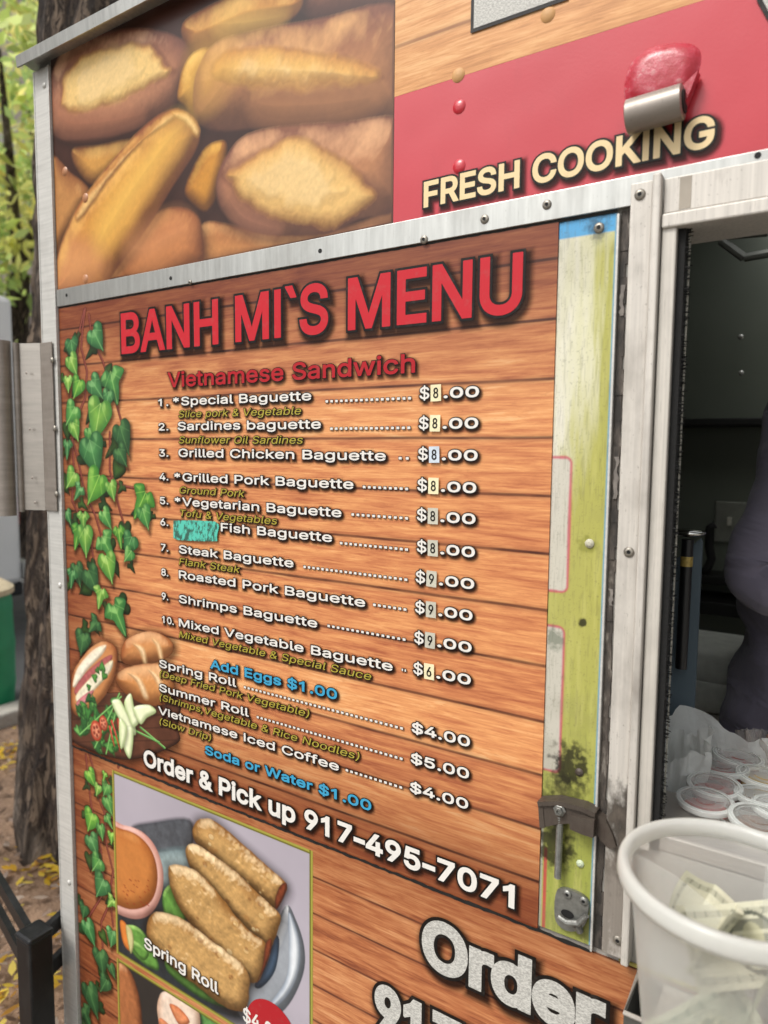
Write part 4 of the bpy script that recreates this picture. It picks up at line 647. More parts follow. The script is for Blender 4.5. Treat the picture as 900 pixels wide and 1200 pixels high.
for i, (num, nm, p0, p1, py, q0, q1, qy, dt, dig, pap, note, n0, n1, ny) in enumerate(ROWS):
    y = Y0 - .00004 * i
    zl = float(W(213 if num else 190, py)[2]); zr = float(W(563 - i * .8, qy)[2]); z = zl
    mb = MB(); cap = .0146
    if num: lettering(mb, num, NX, at_z(207 if num == '10.' else 200.5, z), z, .0132, y, .0004, .0013, shadow=SHD)
    lettering(mb, nm, at_z(p0, z), at_z(p1, (z + zr) / 2), z, cap, y, .00045, .0014, shadow=SHD)
    zp = zr
    dots(mb, at_z(dt[0], (z + zr) / 2), at_z(dt[1], zp), zp, y)
    xa = at_z(q0, zp); xb = at_z(q1, zp)
    if dig:
        lettering(mb, '$', xa, xa + .0155, zp, .0162, y, .0004, .0013, shadow=SHD)
        lettering(mb, '.00', xa + .0375, xb, zp, .0142, y, .0008, .0013, shadow=SHD)
    else:
        lettering(mb, '$' + {10: '4', 11: '5', 12: '4'}[i] + '.00', xa, xb, zp, .0150, y, .0007, .0013, shadow=SHD)
    ln = mb.build('menu_line', WM, menu)
    if note:
        mb = MB(); zn = float(W(n0, ny)[2]); lettering(mb, note, at_z(n0, zn), at_z(n1, zn - .0), zn, .0122, y - .00002, .0001, .0010, shear=.28, shadow=(.0010, -.0016, .003, .6), res=.0006)
        mb.build('note_lettering', OM, ln)
    if dig:
        mb = MB(); mb.a = []
        xs0 = xa + .0175; t = [.02, -.01, .03, 0, .01, .02, -.02, .01, 0, .02][i]
        zc = zp + .0075; w_, h_ = .0080, .0112
        co = math.cos(t); si = math.sin(t); xc = xs0 + .0086
        pts = [(xc + a * co - b * si, zc + a * si + b * co) for a, b in ((-w_, -h_), (w_, -h_), (w_, h_), (-w_, h_))]
        n = len(mb.v); mb.prism(pts, -.0075, -.0068, 0); mb.a += [(0, 0, 0, 1)] * (len(mb.v) - n)
        lettering(mb, dig, xc - .0038, xc + .0040, zp + .0005, .0140, -.0078, .00035, 0, (1, 1, 1), shadow=None, res=.0005)
        mb.build('price_sticker', [pap, MATS['black']], ln)
# teal tape patch over the old word in line six
mb = MB(); zt = zoomed(60, 320, 2.25)
P = zt([(331, 652), (380, 651), (440, 654), (452, 664), (446, 690), (446, 706), (400, 706), (345, 703), (331, 698)])
mb.prism([tuple(p) for p in P], -.0078, -.0068)
tm = Mat('teal marker tape'); n = tm.noise(tm.pos((1, 1, .5)), 160, 4, .7); tm.set(col=tm.mix(tm.ramp(n, [(.48, 0.0), (.56, 1.0)]), '#4fb9a4', '#2f5a4c'), rough=.6)
mb.build('teal_tape_patch', tm.m, menu)
for txt, a, b, zy, cap, nm in (('Add Eggs $1.00', 250, 398, (250, 782), .0165, 'extras_lettering'), ('Soda or Water $1.00', 243.6, 438, (244, 882), .0165, 'extras_lettering')):
    mb = MB(); z = float(W(*zy)[2]); lettering(mb, txt, at_z(a, z), at_z(b, z), z, cap, Y0 - .0007, .0008, .0013, shadow=SHD); mb.build(nm, CM, menu)
mb = MB(); z = float(W(174, 896)[2] + W(604, 1062)[2]) / 2
zl = float(W(176, 897)[2]); zr = float(W(604, 1062)[2])
lettering(mb, 'Order & Pick up 917-495-7071', at_z(172, zl), at_z(605, zr), zl, .0335, Y0 - .0008, .0018, .0025, shadow=(.002, -.003, .006, .7), tilt=(zr - zl) / (at_z(605, zr) - at_z(172, zl)))
mb.build('phone_lettering', WM, menu)

# ivy printed along the left edge
def leaf_poly(cx, cz, r, ang, wide=1.0, lobed=False):
    if lobed:
        base = [(0, -.45), (.28, -.72), (.60, -.62), (.95, -.30), (.62, -.02), (.42, .14), (.30, .55), (0, 1.1), (-.30, .55), (-.42, .14), (-.62, -.02), (-.95, -.30), (-.60, -.62), (-.28, -.72)]
        c, s_ = math.cos(ang), math.sin(ang)
        return [(cx + r * (x * wide * c - y * s_), cz + r * (x * wide * s_ + y * c)) for x, y in base]
    base = [(0, -.55), (.25, -.75), (.62, -.72), (.85, -.38), (.72, 0.0), (.45, .45), (.12, .85), (0, 1.1), (-.12, .85), (-.45, .45), (-.72, 0.0), (-.85, -.38), (-.62, -.72), (-.25, -.75)]
    c, s_ = math.cos(ang), math.sin(ang)
    return [(cx + r * (x * wide * c - y * s_), cz + r * (x * wide * s_ + y * c)) for x, y in base]
def ivy(name, parent, zf, stems, leaves, y, dim=()):
    P = zf([(l[0], l[1]) for l in leaves]); Q = np.concatenate([zf(s) for s in stems] + [P])
    sh = Sheet(Q[:, 0].min() - .05, Q[:, 0].max() + .05, Q[:, 1].min() - .05, Q[:, 1].max() + .03, .0011)
    sh.X = sh.X; rs = random.Random(4)
    for s in stems:
        q = zf(s); q = smooth_loop(np.concatenate([q, q[::-1]]), 4)[:len(q) * 4 - 3] if False else q
        sh.line(q, .006, '#6d2f26', alpha=.95); sh.line(q + .0012, .0022, '#9a5548', alpha=.8)
    for i, (lx, ly, r) in enumerate(leaves):
        for k in range(1):
            q = P[i] + np.array([rs.uniform(-.03, .03), rs.uniform(-.03, .03)]); rb = abs(zf([(lx + r, ly)])[0][0] - P[i][0]) * rs.uniform(.55, .95)
            sh.blob(leaf_poly(q[0], q[1], rb, math.pi + rs.uniform(-1.3, 1.3), rs.uniform(.7, 1), rs.random() < .5), rs.choice(['#3d5f2c', '#2f4f2a', '#4a6e30']), '#22371d', rb * .5, (-.3, .6), .12, 90, i + k * 50, amb=.5, alpha=.9)
    for i, (lx, ly, r) in enumerate(leaves):
        c = P[i]; r0 = abs(zf([(lx + r, ly)])[0][0] - c[0]) * rs.uniform(.85, 1.12); an = math.pi + rs.uniform(-.85, .85)
        wd_ = rs.uniform(.82, 1.05)
        poly = leaf_poly(c[0], c[1], r0, an, wd_, rs.random() < .28)
        dark = i in dim
        sh.shade(poly, .010, .5, (.003, -.005))
        g = rs.choice([('#6fa83e', '#3f7a30', '#a8cf62'), ('#5c9a48', '#356b38', '#93c070'), ('#86b04a', '#4a8038', '#b8d478'), ('#4f8a4c', '#2c5a34', '#7fb070')]) if not dark else ('#3f6a3c', '#2a4a2c', '#5f8a50')
        sh.blob(poly, g[0], g[1], r0 * .7, (rs.uniform(-.8, .2), .6), .14, 90, i, amb=.84, hi=g[2], loop=True, soft=.0008)
        tip = np.array([c[0] - math.sin(an) * r0, c[1] + math.cos(an) * r0]); st = np.array([c[0] + math.sin(an) * r0 * .55, c[1] - math.cos(an) * r0 * .55])
        sh.line([st, c, tip], .0018, g[2], alpha=.7)
        for sg in (-1, 1):
            e = np.array([c[0] + sg * math.cos(an) * r0 * .6 * wd_, c[1] + sg * math.sin(an) * r0 * .6]); sh.line([st, e], .0012, g[2], alpha=.5)
    ok = (sh.X > XL + .003); sh.al *= ok
    return sh.build(name, parent, y)
z3 = zoomed(60, 320, 2.25)
stems = [[(95, 95), (88, 150), (85, 200), (100, 260), (95, 330), (70, 390), (62, 440), (80, 510), (92, 570), (122, 640), (140, 700)], [(105, 110), (112, 170), (140, 230), (165, 300), (190, 390)], [(92, 100), (78, 160), (72, 240), (66, 330)],
         [(150, 540), (200, 562), (240, 570)], [(60, 440), (66, 520), (60, 600), (110, 700), (120, 780), (150, 880)], [(160, 420), (160, 520), (185, 620), (205, 690)]]
lv = [(125, 170, 30), (60, 195, 22), (62, 240, 26), (168, 290, 34), (75, 300, 23), (122, 300, 26), (60, 370, 22), (68, 412, 20), (112, 425, 22), (155, 330, 22), (130, 380, 38), (115, 475, 42), (60, 540, 24), (78, 575, 20), (122, 560, 36), (165, 570, 19),
      (195, 430, 38), (190, 480, 26), (245, 600, 42), (252, 640, 24), (90, 650, 22), (75, 690, 25), (150, 645, 27), (185, 690, 26), (212, 712, 24), (95, 700, 34), (150, 715, 30), (75, 790, 22), (112, 805, 30), (155, 770, 30), (210, 742, 20), (135, 850, 22), (180, 900, 34), (120, 925, 20), (88, 970, 28), (60, 800, 20), (50, 290, 18), (48, 460, 18), (50, 640, 16)]
ivy('ivy_picture', menu, z3, stems, lv, -.0047, dim=(16, 17, 33, 34, 27, 28))

# sandwich picture in the lower left corner
z5 = zoomed(60, 620, 2.25)
Q = z5([(52, 255), (350, 255), (350, 615), (52, 615)])
sh = Sheet(XL + .003, Q[:, 0].max(), Q[:, 1].min(), Q[:, 1].max(), .0011)
bp = z5([(52, 455), (150, 430), (330, 440), (338, 520), (335, 565), (215, 606), (120, 585), (52, 545)])
sh.shade(bp, .02, .5)
sh.blob(bp, '#5a3526', '#3a2018', .01, grain=.25, gfreq=60, seed=2, hi='#6f4634')
for k in range(4): sh.line(z5([(60, 470 + k * 30), (335, 452 + k * 34)]), .002, '#2c1710', alpha=.7)
def bread(sh, zf, pts, cols, scores=(), rnd=.03, seed=0, light=(-.4, .8), shade=.5):
    P = zf(pts); sh.shade(smooth_loop(P, 4), .02, shade); sh.blob(P, cols[0], cols[1], rnd, light, .12, 120, seed, amb=.46, hi=cols[2], relief=.003, rag=.0015)
    for s in scores: sh.blob(zf(s), cols[3], cols[4], rnd * .35, light, .22, 160, seed + 3, soft=.003, amb=.6)
bread(sh, z5, [(190, 320), (210, 285), (270, 268), (320, 290), (328, 320), (300, 345), (240, 360), (195, 350)], ('#d09058', '#97562f', '#e6b788', '#efd2a8', '#d8a873'), [[(222, 300), (250, 312), (258, 352), (250, 354), (238, 322)], [(270, 285), (292, 300), (300, 340), (292, 342), (282, 308)]], .03, 3)
bread(sh, z5, [(175, 400), (190, 370), (250, 355), (310, 360), (330, 400), (320, 450), (270, 465), (210, 440)], ('#cf8d52', '#99552c', '#e8bb8a', '#f0d6ae', '#dba874'), [[(205, 375), (240, 390), (262, 440), (250, 444), (230, 402)], [(260, 366), (290, 385), (306, 430), (296, 434), (278, 395)]], .035, 5)
bread(sh, z5, [(58, 420), (65, 370), (110, 310), (150, 293), (180, 318), (176, 380), (152, 430), (104, 482), (72, 490), (57, 462)], ('#c98752', '#8e4f2c', '#e0ac78', '#e8c79a', '#d09a66'), (), .02, 8)
sh.blob(z5([(62, 410), (75, 365), (115, 318), (150, 304), (140, 330), (100, 372), (72, 412)]), '#efe6cf', '#d9bfa0', .008, grain=.2, seed=4)
sh.blob(z5([(66, 425), (90, 385), (135, 345), (165, 330), (160, 352), (120, 395), (84, 440)]), '#b0605c', '#8a4446', .006, grain=.3, seed=5)
sh.blob(z5([(70, 440), (100, 400), (145, 358), (168, 345), (160, 378), (118, 425), (84, 462)]), '#e6dcc0', '#c9b890', .006, grain=.25, seed=6)
for k, (x, y, r) in enumerate([(140, 362, 17), (120, 390, 15), (145, 385, 16), (128, 372, 12), (105, 415, 12)]): sh.blob(leaf_poly(*z5([(x, y)])[0], .017 * r / 22, k * 1.3), '#4f8a3c', '#2f5a2a', .006, grain=.3, seed=k)
sh.blob(z5([(72, 455), (100, 430), (118, 425), (100, 455), (80, 472)]), '#c97f82', '#a5585e', .005, grain=.3, seed=9)
rs = random.Random(7)
for k in range(60):
    x, y = rs.uniform(72, 195), rs.uniform(445, 590)
    if (x - 130) ** 2 / 75 ** 2 + (y - 525) ** 2 / 90 ** 2 < 1: sh.blob(leaf_poly(*z5([(x, y)])[0], rs.uniform(.012, .022), rs.uniform(0, 6), .7), rs.choice(['#3f7a38', '#5a9a48', '#2f6030', '#6faa58']), '#234a26', .006, grain=.2, seed=k)
for a, b in (((190, 440), (80, 540)), ((185, 432), (120, 575)), ((240, 520), (305, 575)), ((228, 530), (290, 560)), ((180, 455), (150, 590))): sh.line(z5([a, b]), .004, '#4f8a46'); sh.line(z5([a, b]) + .001, .0014, '#8fc070')
for a, b, c in (((165, 505), (176, 540), (188, 585)), ((182, 500), (186, 540), (196, 575)), ((160, 520), (166, 548), (172, 570))): sh.line(z5([a, b, c]), .007, '#b03328', taper=True); sh.line(z5([a, b]) + .001, .0018, '#e07060', alpha=.8)
for x, y, r in ((124, 530, .019), (143, 510, .014)):
    c = z5([(x, y)])[0]; n = 16; ring = lambda q: [(c[0] + q * math.cos(k * 2 * math.pi / n), c[1] + q * 1.15 * math.sin(k * 2 * math.pi / n)) for k in range(n)]
    sh.blob(ring(r), '#b84a34', '#8f2f22', .004); sh.blob(ring(r * .74), '#d98a6a', '#c46a4c', .004, grain=.3)
    for k in range(5): sh.blob([(c[0] + r * .42 * math.cos(k * 1.256) + r * .2 * math.cos(j * 1.05), c[1] + r * .48 * math.sin(k * 1.256) + r * .2 * math.sin(j * 1.05)) for j in range(6)], '#8f3526', '#7a2a1e', .003)
for pts in ([(165, 455), (185, 448), (200, 470), (222, 500), (228, 540), (205, 530), (185, 500)], [(198, 455), (215, 432), (225, 470), (240, 500), (222, 520), (208, 492)], [(222, 470), (262, 462), (282, 480), (258, 495), (240, 512)], [(205, 520), (222, 530), (215, 600), (200, 585), (190, 545)], [(185, 500), (205, 520), (200, 560), (188, 575)]):
    sh.shade(smooth_loop(z5(pts), 3), .008, .5); sh.blob(z5(pts), '#e9edc4', '#b6c98c', .010, grain=.08, amb=.62, hi='#fbfbe4')
sh.build('sandwich_picture', menu, -.00475)

# ------------------------------------------------------------------ bread banner
breadb = thing('bread_banner', 'glossy banner printed with crusty golden baguettes under the truck eave', 'banner', ((XL + XB) / 2, 0, ZS))
z1 = zoomed(0, 0, 900 / 460)
sh = Sheet(XL + .001, XB, ZS, ZE + .03, .0012, '#5c3428', 1.0)
g = vnoise(sh.X, sh.Z, 9, 3)[..., None]; sh.c *= (.28 + .5 * g)
CR = ('#ae7858', '#744839', '#d2a682')
def loaf(pts, c=CR, sc_=(), rnd=.055, seed=0, light=(-.3, .85), shade=.65, scol=('#e2bd78', '#bb8848')):
    P = z1(pts); L = smooth_loop(P, 5); sh.shade(L, .030, shade, (.004, -.010), '#241008'); sh.blob(P, c[0], c[1], rnd, light, .10, 160, seed, amb=.44, hi=c[2], soft=.0025, rag=.002, relief=.0016)
    for s in sc_:
        q = z1(s); cq = q.mean(0); sh.blob(cq + (q - cq) * 1.06, '#7a4a30', '#6a3c28', rnd * .3, light, .1, 150, seed + 4, soft=.004, amb=.7, alpha=.55, rag=.008); sh.blob(q, scol[0], scol[1], rnd * .30, light, .10, 190, seed + 5, soft=.0045, amb=.58, rag=.010, relief=.0035); sh.blob(cq + (q - cq) * .72, '#e3c48c', scol[0], rnd * .3, light, .12, 220, seed + 9, soft=.016, amb=.6, alpha=.6, rag=.02, relief=.004)
loaf([(690, -40), (920, -40), (920, 22), (800, 34), (720, 45), (690, 28), (640, 5)], ('#966049', '#6b4135', '#b58468'), seed=1)
loaf([(425, 95), (430, 50), (520, 0), (600, -30), (690, -12), (688, 30), (640, 60), (540, 95), (450, 125)], ('#cf9544', '#94582c', '#e6b968'), seed=2)
loaf([(170, 345), (230, 335), (335, 318), (300, 365), (225, 425), (185, 395)], ('#c79046', '#8a5630', '#dcae62'), seed=3, rnd=.03)
loaf([(118, 225), (128, 160), (160, 105), (220, 80), (330, 70), (412, 88), (442, 135), (430, 200), (400, 252), (335, 292), (250, 316), (150, 322), (120, 290)], CR, [[(150, 222), (155, 172), (205, 130), (285, 106), (345, 103), (383, 148), (396, 170), (335, 203), (262, 235), (180, 260), (150, 246)]], .05, 4)
loaf([(430, 245), (412, 225), (425, 160), (450, 125), (490, 118), (480, 190), (460, 280)], ('#d8a347', '#a06a2c', '#ecc468'), seed=5, rnd=.03)
loaf([(448, 250), (455, 170), (500, 100), (600, 72), (720, 50), (930, 25), (940, 275), (800, 282), (640, 292), (520, 302), (462, 288)], ('#b27a4c', '#784a36', '#d8a66c'), [[(494, 162), (520, 127), (600, 118), (720, 124), (805, 142), (872, 182), (780, 202), (650, 202), (540, 196), (500, 182)]], .085, 6, scol=('#d9a95a', '#b57c3e'))
loaf([(430, 430), (468, 350), (505, 325), (525, 340), (515, 420), (480, 485), (440, 462)], ('#c5872f', '#8a521f', '#dfae4c'), seed=7, rnd=.028)
loaf([(120, 368), (168, 398), (212, 442), (192, 490), (150, 560), (120, 580)], ('#bd854c', '#84502f', '#d4a66a'), seed=8, rnd=.04)
loaf([(465, 520), (530, 515), (620, 538), (770, 535), (700, 575), (600, 600), (465, 625)], ('#c0824a', '#8c5432', '#d6a066'), seed=9, rnd=.035)
loaf([(740, 545), (850, 505), (930, 470), (930, 540), (780, 575)], ('#b0704a', '#7d4830', '#c68a5c'), seed=10, rnd=.03)
loaf([(230, 672), (285, 582), (338, 510), (398, 477), (450, 490), (470, 540), (464, 612), (380, 650), (300, 672)], ('#b8733f', '#7f4629', '#d29458'), seed=11, rnd=.05)
loaf([(500, 420), (522, 362), (572, 312), (682, 290), (800, 284), (930, 284), (930, 470), (832, 503), (752, 536), (640, 541), (560, 521), (512, 482)], ('#b07850', '#744838', '#d6a478'), [[(523, 402), (560, 373), (650, 330), (708, 327), (790, 368), (862, 440), (840, 478), (760, 520), (700, 512), (622, 496), (560, 462), (535, 426)]], .07, 12, scol=('#dbb06a', '#ae7a40'))
loaf([(398, 255), (440, 264), (463, 298), (452, 350), (402, 430), (332, 540), (262, 630), (238, 672), (122, 690), (130, 620), (158, 525), (198, 452), (278, 352), (348, 282)], ('#cd9142', '#8a5030', '#e2b161'), (), .055, 13, light=(-.6, .6))
sh.blob(z1([(395, 262), (410, 268), (330, 335), (262, 410), (215, 470), (185, 505), (182, 488), (212, 440), (290, 348)]), '#dcb070', '#a56a34', .012, grain=.14, gfreq=200, soft=.004, seed=3, rag=.006, relief=.004)
sh.blob(z1([(400, 254), (440, 262), (462, 298), (455, 318), (430, 290), (402, 272)]), '#e6c080', '#c08a44', .010, grain=.12, gfreq=220, soft=.003, seed=4, rag=.005, relief=.004)
sh.blob(z1([(140, 600), (175, 540), (235, 560), (250, 620), (200, 668), (130, 680)]), '#c98a62', '#b57650', .05, soft=.02, grain=.05, seed=5, amb=.8, alpha=.6)
for pts, c_, s_ in (([(445, 130), (520, 100), (540, 160), (500, 230), (460, 240)], '#d6a24a', .03), ([(600, 225), (760, 215), (860, 225), (760, 262), (620, 268)], '#bd8254', .03), ([(520, 430), (545, 470), (640, 525), (560, 515)], '#b67a5e', .02), ([(130, 230), (170, 262), (330, 262), (240, 300), (150, 300)], '#a3684c', .02), ([(300, 400), (390, 290), (430, 300), (330, 450), (240, 570), (230, 520)], '#e6bb5c', .03), ([(300, 560), (400, 500), (440, 540), (340, 620)], '#c98a5c', .03), ([(655, 40), (560, 30), (500, 60), (560, 80)], '#e0b65e', .02)):
    sh.blob(z1(pts), c_, c_, .05, soft=s_, grain=.05, amb=.85, alpha=.55)
sh.build('bread_picture', breadb, -.0046, MATS['glossypic'])
mb = MB(); mb.box(XL + .001, XB, -.0042, 0, ZS, ZE + .03); mb.build('backing_sheet', plain('vinyl backing', '#9a9288', .5), breadb)

# ------------------------------------------------------------------ red banner with FRESH COOKING
ZR = float(W(465.6, 116.5)[2] + W(828, 0)[2]) / 2
redb = thing('red_banner', 'red and wood print banner reading FRESH COOKING above the serving window', 'banner', ((XB + X9) / 2, 0, ZS))
rv = Mat('red vinyl'); n = rv.noise(rv.pos(), 5, 4); n2 = rv.noise(rv.pos((1, 1, .4)), 16, 4)
rv.set(col=rv.mix(rv.math('MULTIPLY', rv.ramp(n2, [(.58, 0.0), (.8, 1.0)]), .25), rv.mix(n, '#ac1a27', '#be2836'), '#7c1620'), rough=rv.math('ADD', rv.math('MULTIPLY', n, .15), .24), coat=.3, coatr=.12)
rv.bump(rv.math('ADD', rv.noise(rv.pos(), 4.5, 2), rv.math('MULTIPLY', rv.noise(rv.pos(), 280, 2), .02)), .5, .01)
mb = MB(); mb.box(XB + .0006, X9, -.0042, 0, ZS - .001, ZR); mb.build('red_panel', rv.m, redb)
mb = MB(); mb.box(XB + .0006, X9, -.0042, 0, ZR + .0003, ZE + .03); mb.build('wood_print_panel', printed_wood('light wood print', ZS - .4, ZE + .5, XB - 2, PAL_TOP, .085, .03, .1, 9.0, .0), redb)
mb = MB(); a = W(499, 245.3); b = W(837.6, 173.7)
lettering(mb, 'FRESH COOKING', a[0], b[0], float(a[2]), .0335, Y0, .0015, .0024, shadow=(.003, -.004, .006, .75), tilt=float(b[2] - a[2]) / float(b[0] - a[0]))
mb.build('slogan_lettering', [MATS['cream'], MATS['black'], MATS['shade']], redb)
# lower ends of the tall grey canvas-print letters
mb = MB(); mb.a = []
def flat(pts, y, mi):
    n = len(mb.v); mb.add([(p[0], y, p[1]) for p in pts], [tuple(range(len(pts)))], mi); mb.a += [(0, 0, 0, 1)] * (len(mb.v) - n)
xa = float(W(555, 38)[0]); xb = float(W(667, 0)[0]); zb = float(W(555, 40)[2])
def letter_L(x0, x1, z0, g, y, mi):
    flat([(x0 - g, z0 - g), (x1 + g, z0 - g), (x1 + g, z0 + .045 + g), (x0 - g, z0 + .045 + g)], y, mi); flat([(x0 - g, z0 + .045 + g), (x0 + .05 + g, z0 + .045 + g), (x0 + .05 + g, z0 + .2 + g), (x0 - g, z0 + .2 + g)], y, mi)
letter_L(xa + .003, xb - .004, zb + .003, .0045, Y0 + .0003, 1); letter_L(xa + .003, xb - .004, zb + .003, 0, Y0, 0)
mb.build('large_letter', [MATS['canvas'], MATS['black']], redb)
mb = MB(); mb.a = []; v0 = W(893, 4)
def vee(g, y, mi):
    x = float(v0[0]); z = float(v0[2]); flat([(x - g, z + .02), (x - g, z + g * .2), (x + .055, z - .115 - g), (x + .10, z - .115 - g), (x + .165 + g, z + .02), (x + .11 - g, z + .02), (x + .078, z - .06 + g), (x + .05 + g, z + .02)], y, mi)
vee(.0045, Y0 + .0003, 1); vee(-.001, Y0, 0)
mb.build('large_letter', [MATS['canvas'], MATS['black']], redb)

# ------------------------------------------------------------------ lower banner
ZL0 = .30
lowb = thing('order_banner', 'red brown wood print banner with spring roll photo below the menu board', 'banner', ((XL + .2) / 2, 0, ZL0))
mb = MB(); mb.box(XL + .001, X9, -.0028, 0, ZL0, ZB - .0035)
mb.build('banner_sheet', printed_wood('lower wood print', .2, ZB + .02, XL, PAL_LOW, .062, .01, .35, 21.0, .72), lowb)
zl = zoomed(60, 860, 2.5)
F1 = zl([(182, 103), (770, 340)]); F2 = zl([(197, 640)])
fx0, fx1 = float(F1[0][0]), float(F1[1][0]); fz1 = float(F1[0][1]); fz0 = float(F2[0][1])
sh = Sheet(fx0, fx1, fz0, fz1, .0011, '#a79fa8', 1.0)
g = vnoise(sh.X, sh.Z, 7, 5)[..., None]; sh.c *= (.85 + .3 * g)
def bl(pts, mid, edge, **k): sh.blob(zl(pts), mid, edge, **k)
sh.blob(zl([(185, 700), (196, 430), (330, 380), (560, 480), (640, 640), (600, 860), (300, 760)]), '#2a2f33', '#1c2024', .02, soft=.02, grain=.3)
bl([(240, 270), (300, 255), (410, 248), (420, 330), (390, 345), (300, 345), (260, 310)], '#54575c', '#3a3c42', rnd=.01, grain=.35, gfreq=90, soft=.004)
bl([(300, 350), (420, 335), (440, 420), (350, 450), (310, 420)], '#8b9a9a', '#5f6f72', rnd=.02, soft=.006, grain=.2)
bl([(690, 500), (720, 540), (745, 620), (742, 700), (700, 790), (640, 835), (560, 830), (540, 700), (640, 600)], '#9a9ea4', '#5c6066', rnd=.03, hi='#e8e8e8', grain=.08)
bl([(700, 520), (730, 600), (728, 690), (690, 770), (625, 815), (690, 720), (700, 620)], '#e0e3e6', '#8e97a4', rnd=.01, grain=.05)
bl([(650, 590), (672, 600), (660, 690), (620, 740), (600, 730), (640, 660)], '#4a6078', '#2f3f50', rnd=.01)
for pts in ([(330, 470), (360, 440), (400, 520), (380, 570), (340, 540)], [(216, 570), (250, 560), (290, 600), (320, 690), (250, 650)], [(340, 660), (400, 700), (470, 760), (520, 800), (440, 770), (350, 700)], [(225, 600), (260, 610), (290, 640), (270, 660)]): bl(pts, '#5f8f3f', '#33582a', rnd=.01, hi='#9cc46a', grain=.3)
bl([(205, 548), (222, 552), (240, 600), (236, 634), (215, 610)], '#d9803a', '#a85a22', rnd=.008)
bl([(222, 560), (240, 572), (246, 612), (236, 640)], '#c9c088', '#8a8a4a', rnd=.006)
bl([(170, 270), (215, 265), (270, 285), (310, 330), (332, 400), (326, 470), (295, 525), (250, 540), (200, 525), (160, 500)], '#d9a89a', '#c08476', rnd=.015, hi='#f0cfc4', grain=.06)
bl([(170, 285), (215, 278), (262, 298), (298, 340), (315, 400), (310, 460), (285, 500), (240, 512), (200, 500), (160, 480)], '#c27a3e', '#9c5526', rnd=.03, hi='#d89a5a', grain=.10)
for k in range(26):
    x, y = random.Random(k).uniform(205, 290), random.Random(k + 50).uniform(420, 500); sh.line(zl([(x, y), (x + 4, y + 3)]), .002, '#8a2f18')
ROLL = ('#c2985e', '#855a2c', '#eed6ac')
for k, pts in enumerate(([(418, 290), (422, 262), (440, 245), (480, 250), (560, 318), (640, 388), (692, 437), (682, 475), (660, 512), (600, 462), (520, 402), (440, 332)],
    [(402, 360), (405, 325), (440, 328), (540, 400), (620, 478), (673, 527), (666, 575), (640, 625), (590, 582), (500, 502), (430, 422)],
    [(347, 400), (362, 384), (430, 400), (500, 470), (570, 560), (632, 612), (626, 680), (600, 728), (540, 692), (470, 622), (390, 522), (355, 452)],
    [(284, 548), (310, 518), (370, 533), (440, 578), (520, 640), (577, 692), (582, 750), (570, 806), (520, 802), (440, 742), (350, 672), (290, 602)])):
    sh.shade(smooth_loop(zl(pts), 4), .022, .75); sh.blob(zl(pts), ROLL[0], ROLL[1], .03, (-.2, .9), .22, 140, 30 + k, amb=.40, hi=ROLL[2], soft=.0012, rag=.004, relief=.007)
    r2 = random.Random(k)
    for j in range(16):
        i = r2.randrange(len(pts)); q = np.array(pts[i]) * .62 + np.mean(pts, 0) * .38 + np.array([r2.uniform(-8, 8), r2.uniform(-8, 8)])
        q0 = zl([tuple(q)])[0]; rr = r2.uniform(.0015, .009)
        sh.blob([(q0[0] + rr * math.cos(t), q0[1] + rr * .8 * math.sin(t)) for t in np.linspace(0, 6.28, 7)[:-1]], r2.choice(['#e6cb98', '#9a6a38', '#d9b478', '#7a4a24']), '#b08048', .002, soft=.002, alpha=.55)
for pts in ([(676, 440), (694, 436), (688, 470), (664, 512), (660, 480)], [(632, 612), (650, 600), (640, 660), (606, 725), (622, 680)]): bl(pts, '#7a3a22', '#4a2416', rnd=.006, grain=.4)
# the picture's olive frame lines
for a, b in (((fx0, fz1), (fx1, fz1)), ((fx1, fz1), (fx1, fz0)), ((fx0, fz0), (fx1, fz0)), ((fx0, fz1), (fx0, fz0))): sh.line([a, b], .014, '#66621f'); sh.line([a, b], .008, '#a39c46', alpha=.8)
pic = sh.build('spring_roll_picture', lowb, -.0032)
mb = MB(); a = zl([(278, 622)])[0]; b = zl([(495, 760)])[0]
lettering(mb, 'Spring Roll', float(a[0]), float(b[0]), float(a[1]), .0235, -.0044, .0009, .0008, shadow=(.001, -.002, .004, .5), tilt=float(b[1] - a[1]) / float(b[0] - a[0]))
mb.build('caption_lettering', WM, pic)
mb = MB(); mb.a = []; c = zl([(650, 868)])[0]; q = [(c[0] + .058 * math.cos(t), c[1] + .055 * math.sin(t)) for t in np.linspace(0, 2 * math.pi, 49)[:-1]]
mb.add([(p[0], -.0041, p[1]) for p in q], [tuple(range(48))], 0); mb.a += [(0, 0, 0, 1)] * 48
a = zl([(567, 815)])[0]; lettering(mb, '$4.00', float(a[0]), float(a[0]) + .092, float(a[1]) - .012, .026, -.0046, .0008, 0.0, (1, 1, 1), shadow=None)
mb.build('price_badge', [MATS['dred'], MATS['white']], pic)
sh = Sheet(fx0, fx1, fz0 - .30, fz0 - .010, .0012, '#2b2826', 1.0)
bl([(190, 690), (225, 680), (255, 740), (270, 830), (262, 900), (190, 900)], '#a8683f', '#6a3a22', rnd=.02, grain=.25, hi='#d09a70')
bl([(318, 775), (335, 752), (380, 770), (430, 800), (440, 850), (420, 900), (340, 900), (316, 820)], '#e6d0bc', '#c9a48a', rnd=.02, grain=.2, hi='#f6ece0')
bl([(350, 790), (380, 800), (410, 840), (380, 850)], '#d88a5e', '#c06a40', rnd=.01, grain=.3); bl([(320, 830), (350, 850), (370, 890), (330, 890)], '#dd9468', '#c0704a', rnd=.01, grain=.3)
bl([(440, 815), (470, 830), (560, 900), (470, 900)], '#5f8f4a', '#2f5528', rnd=.01, grain=.3)
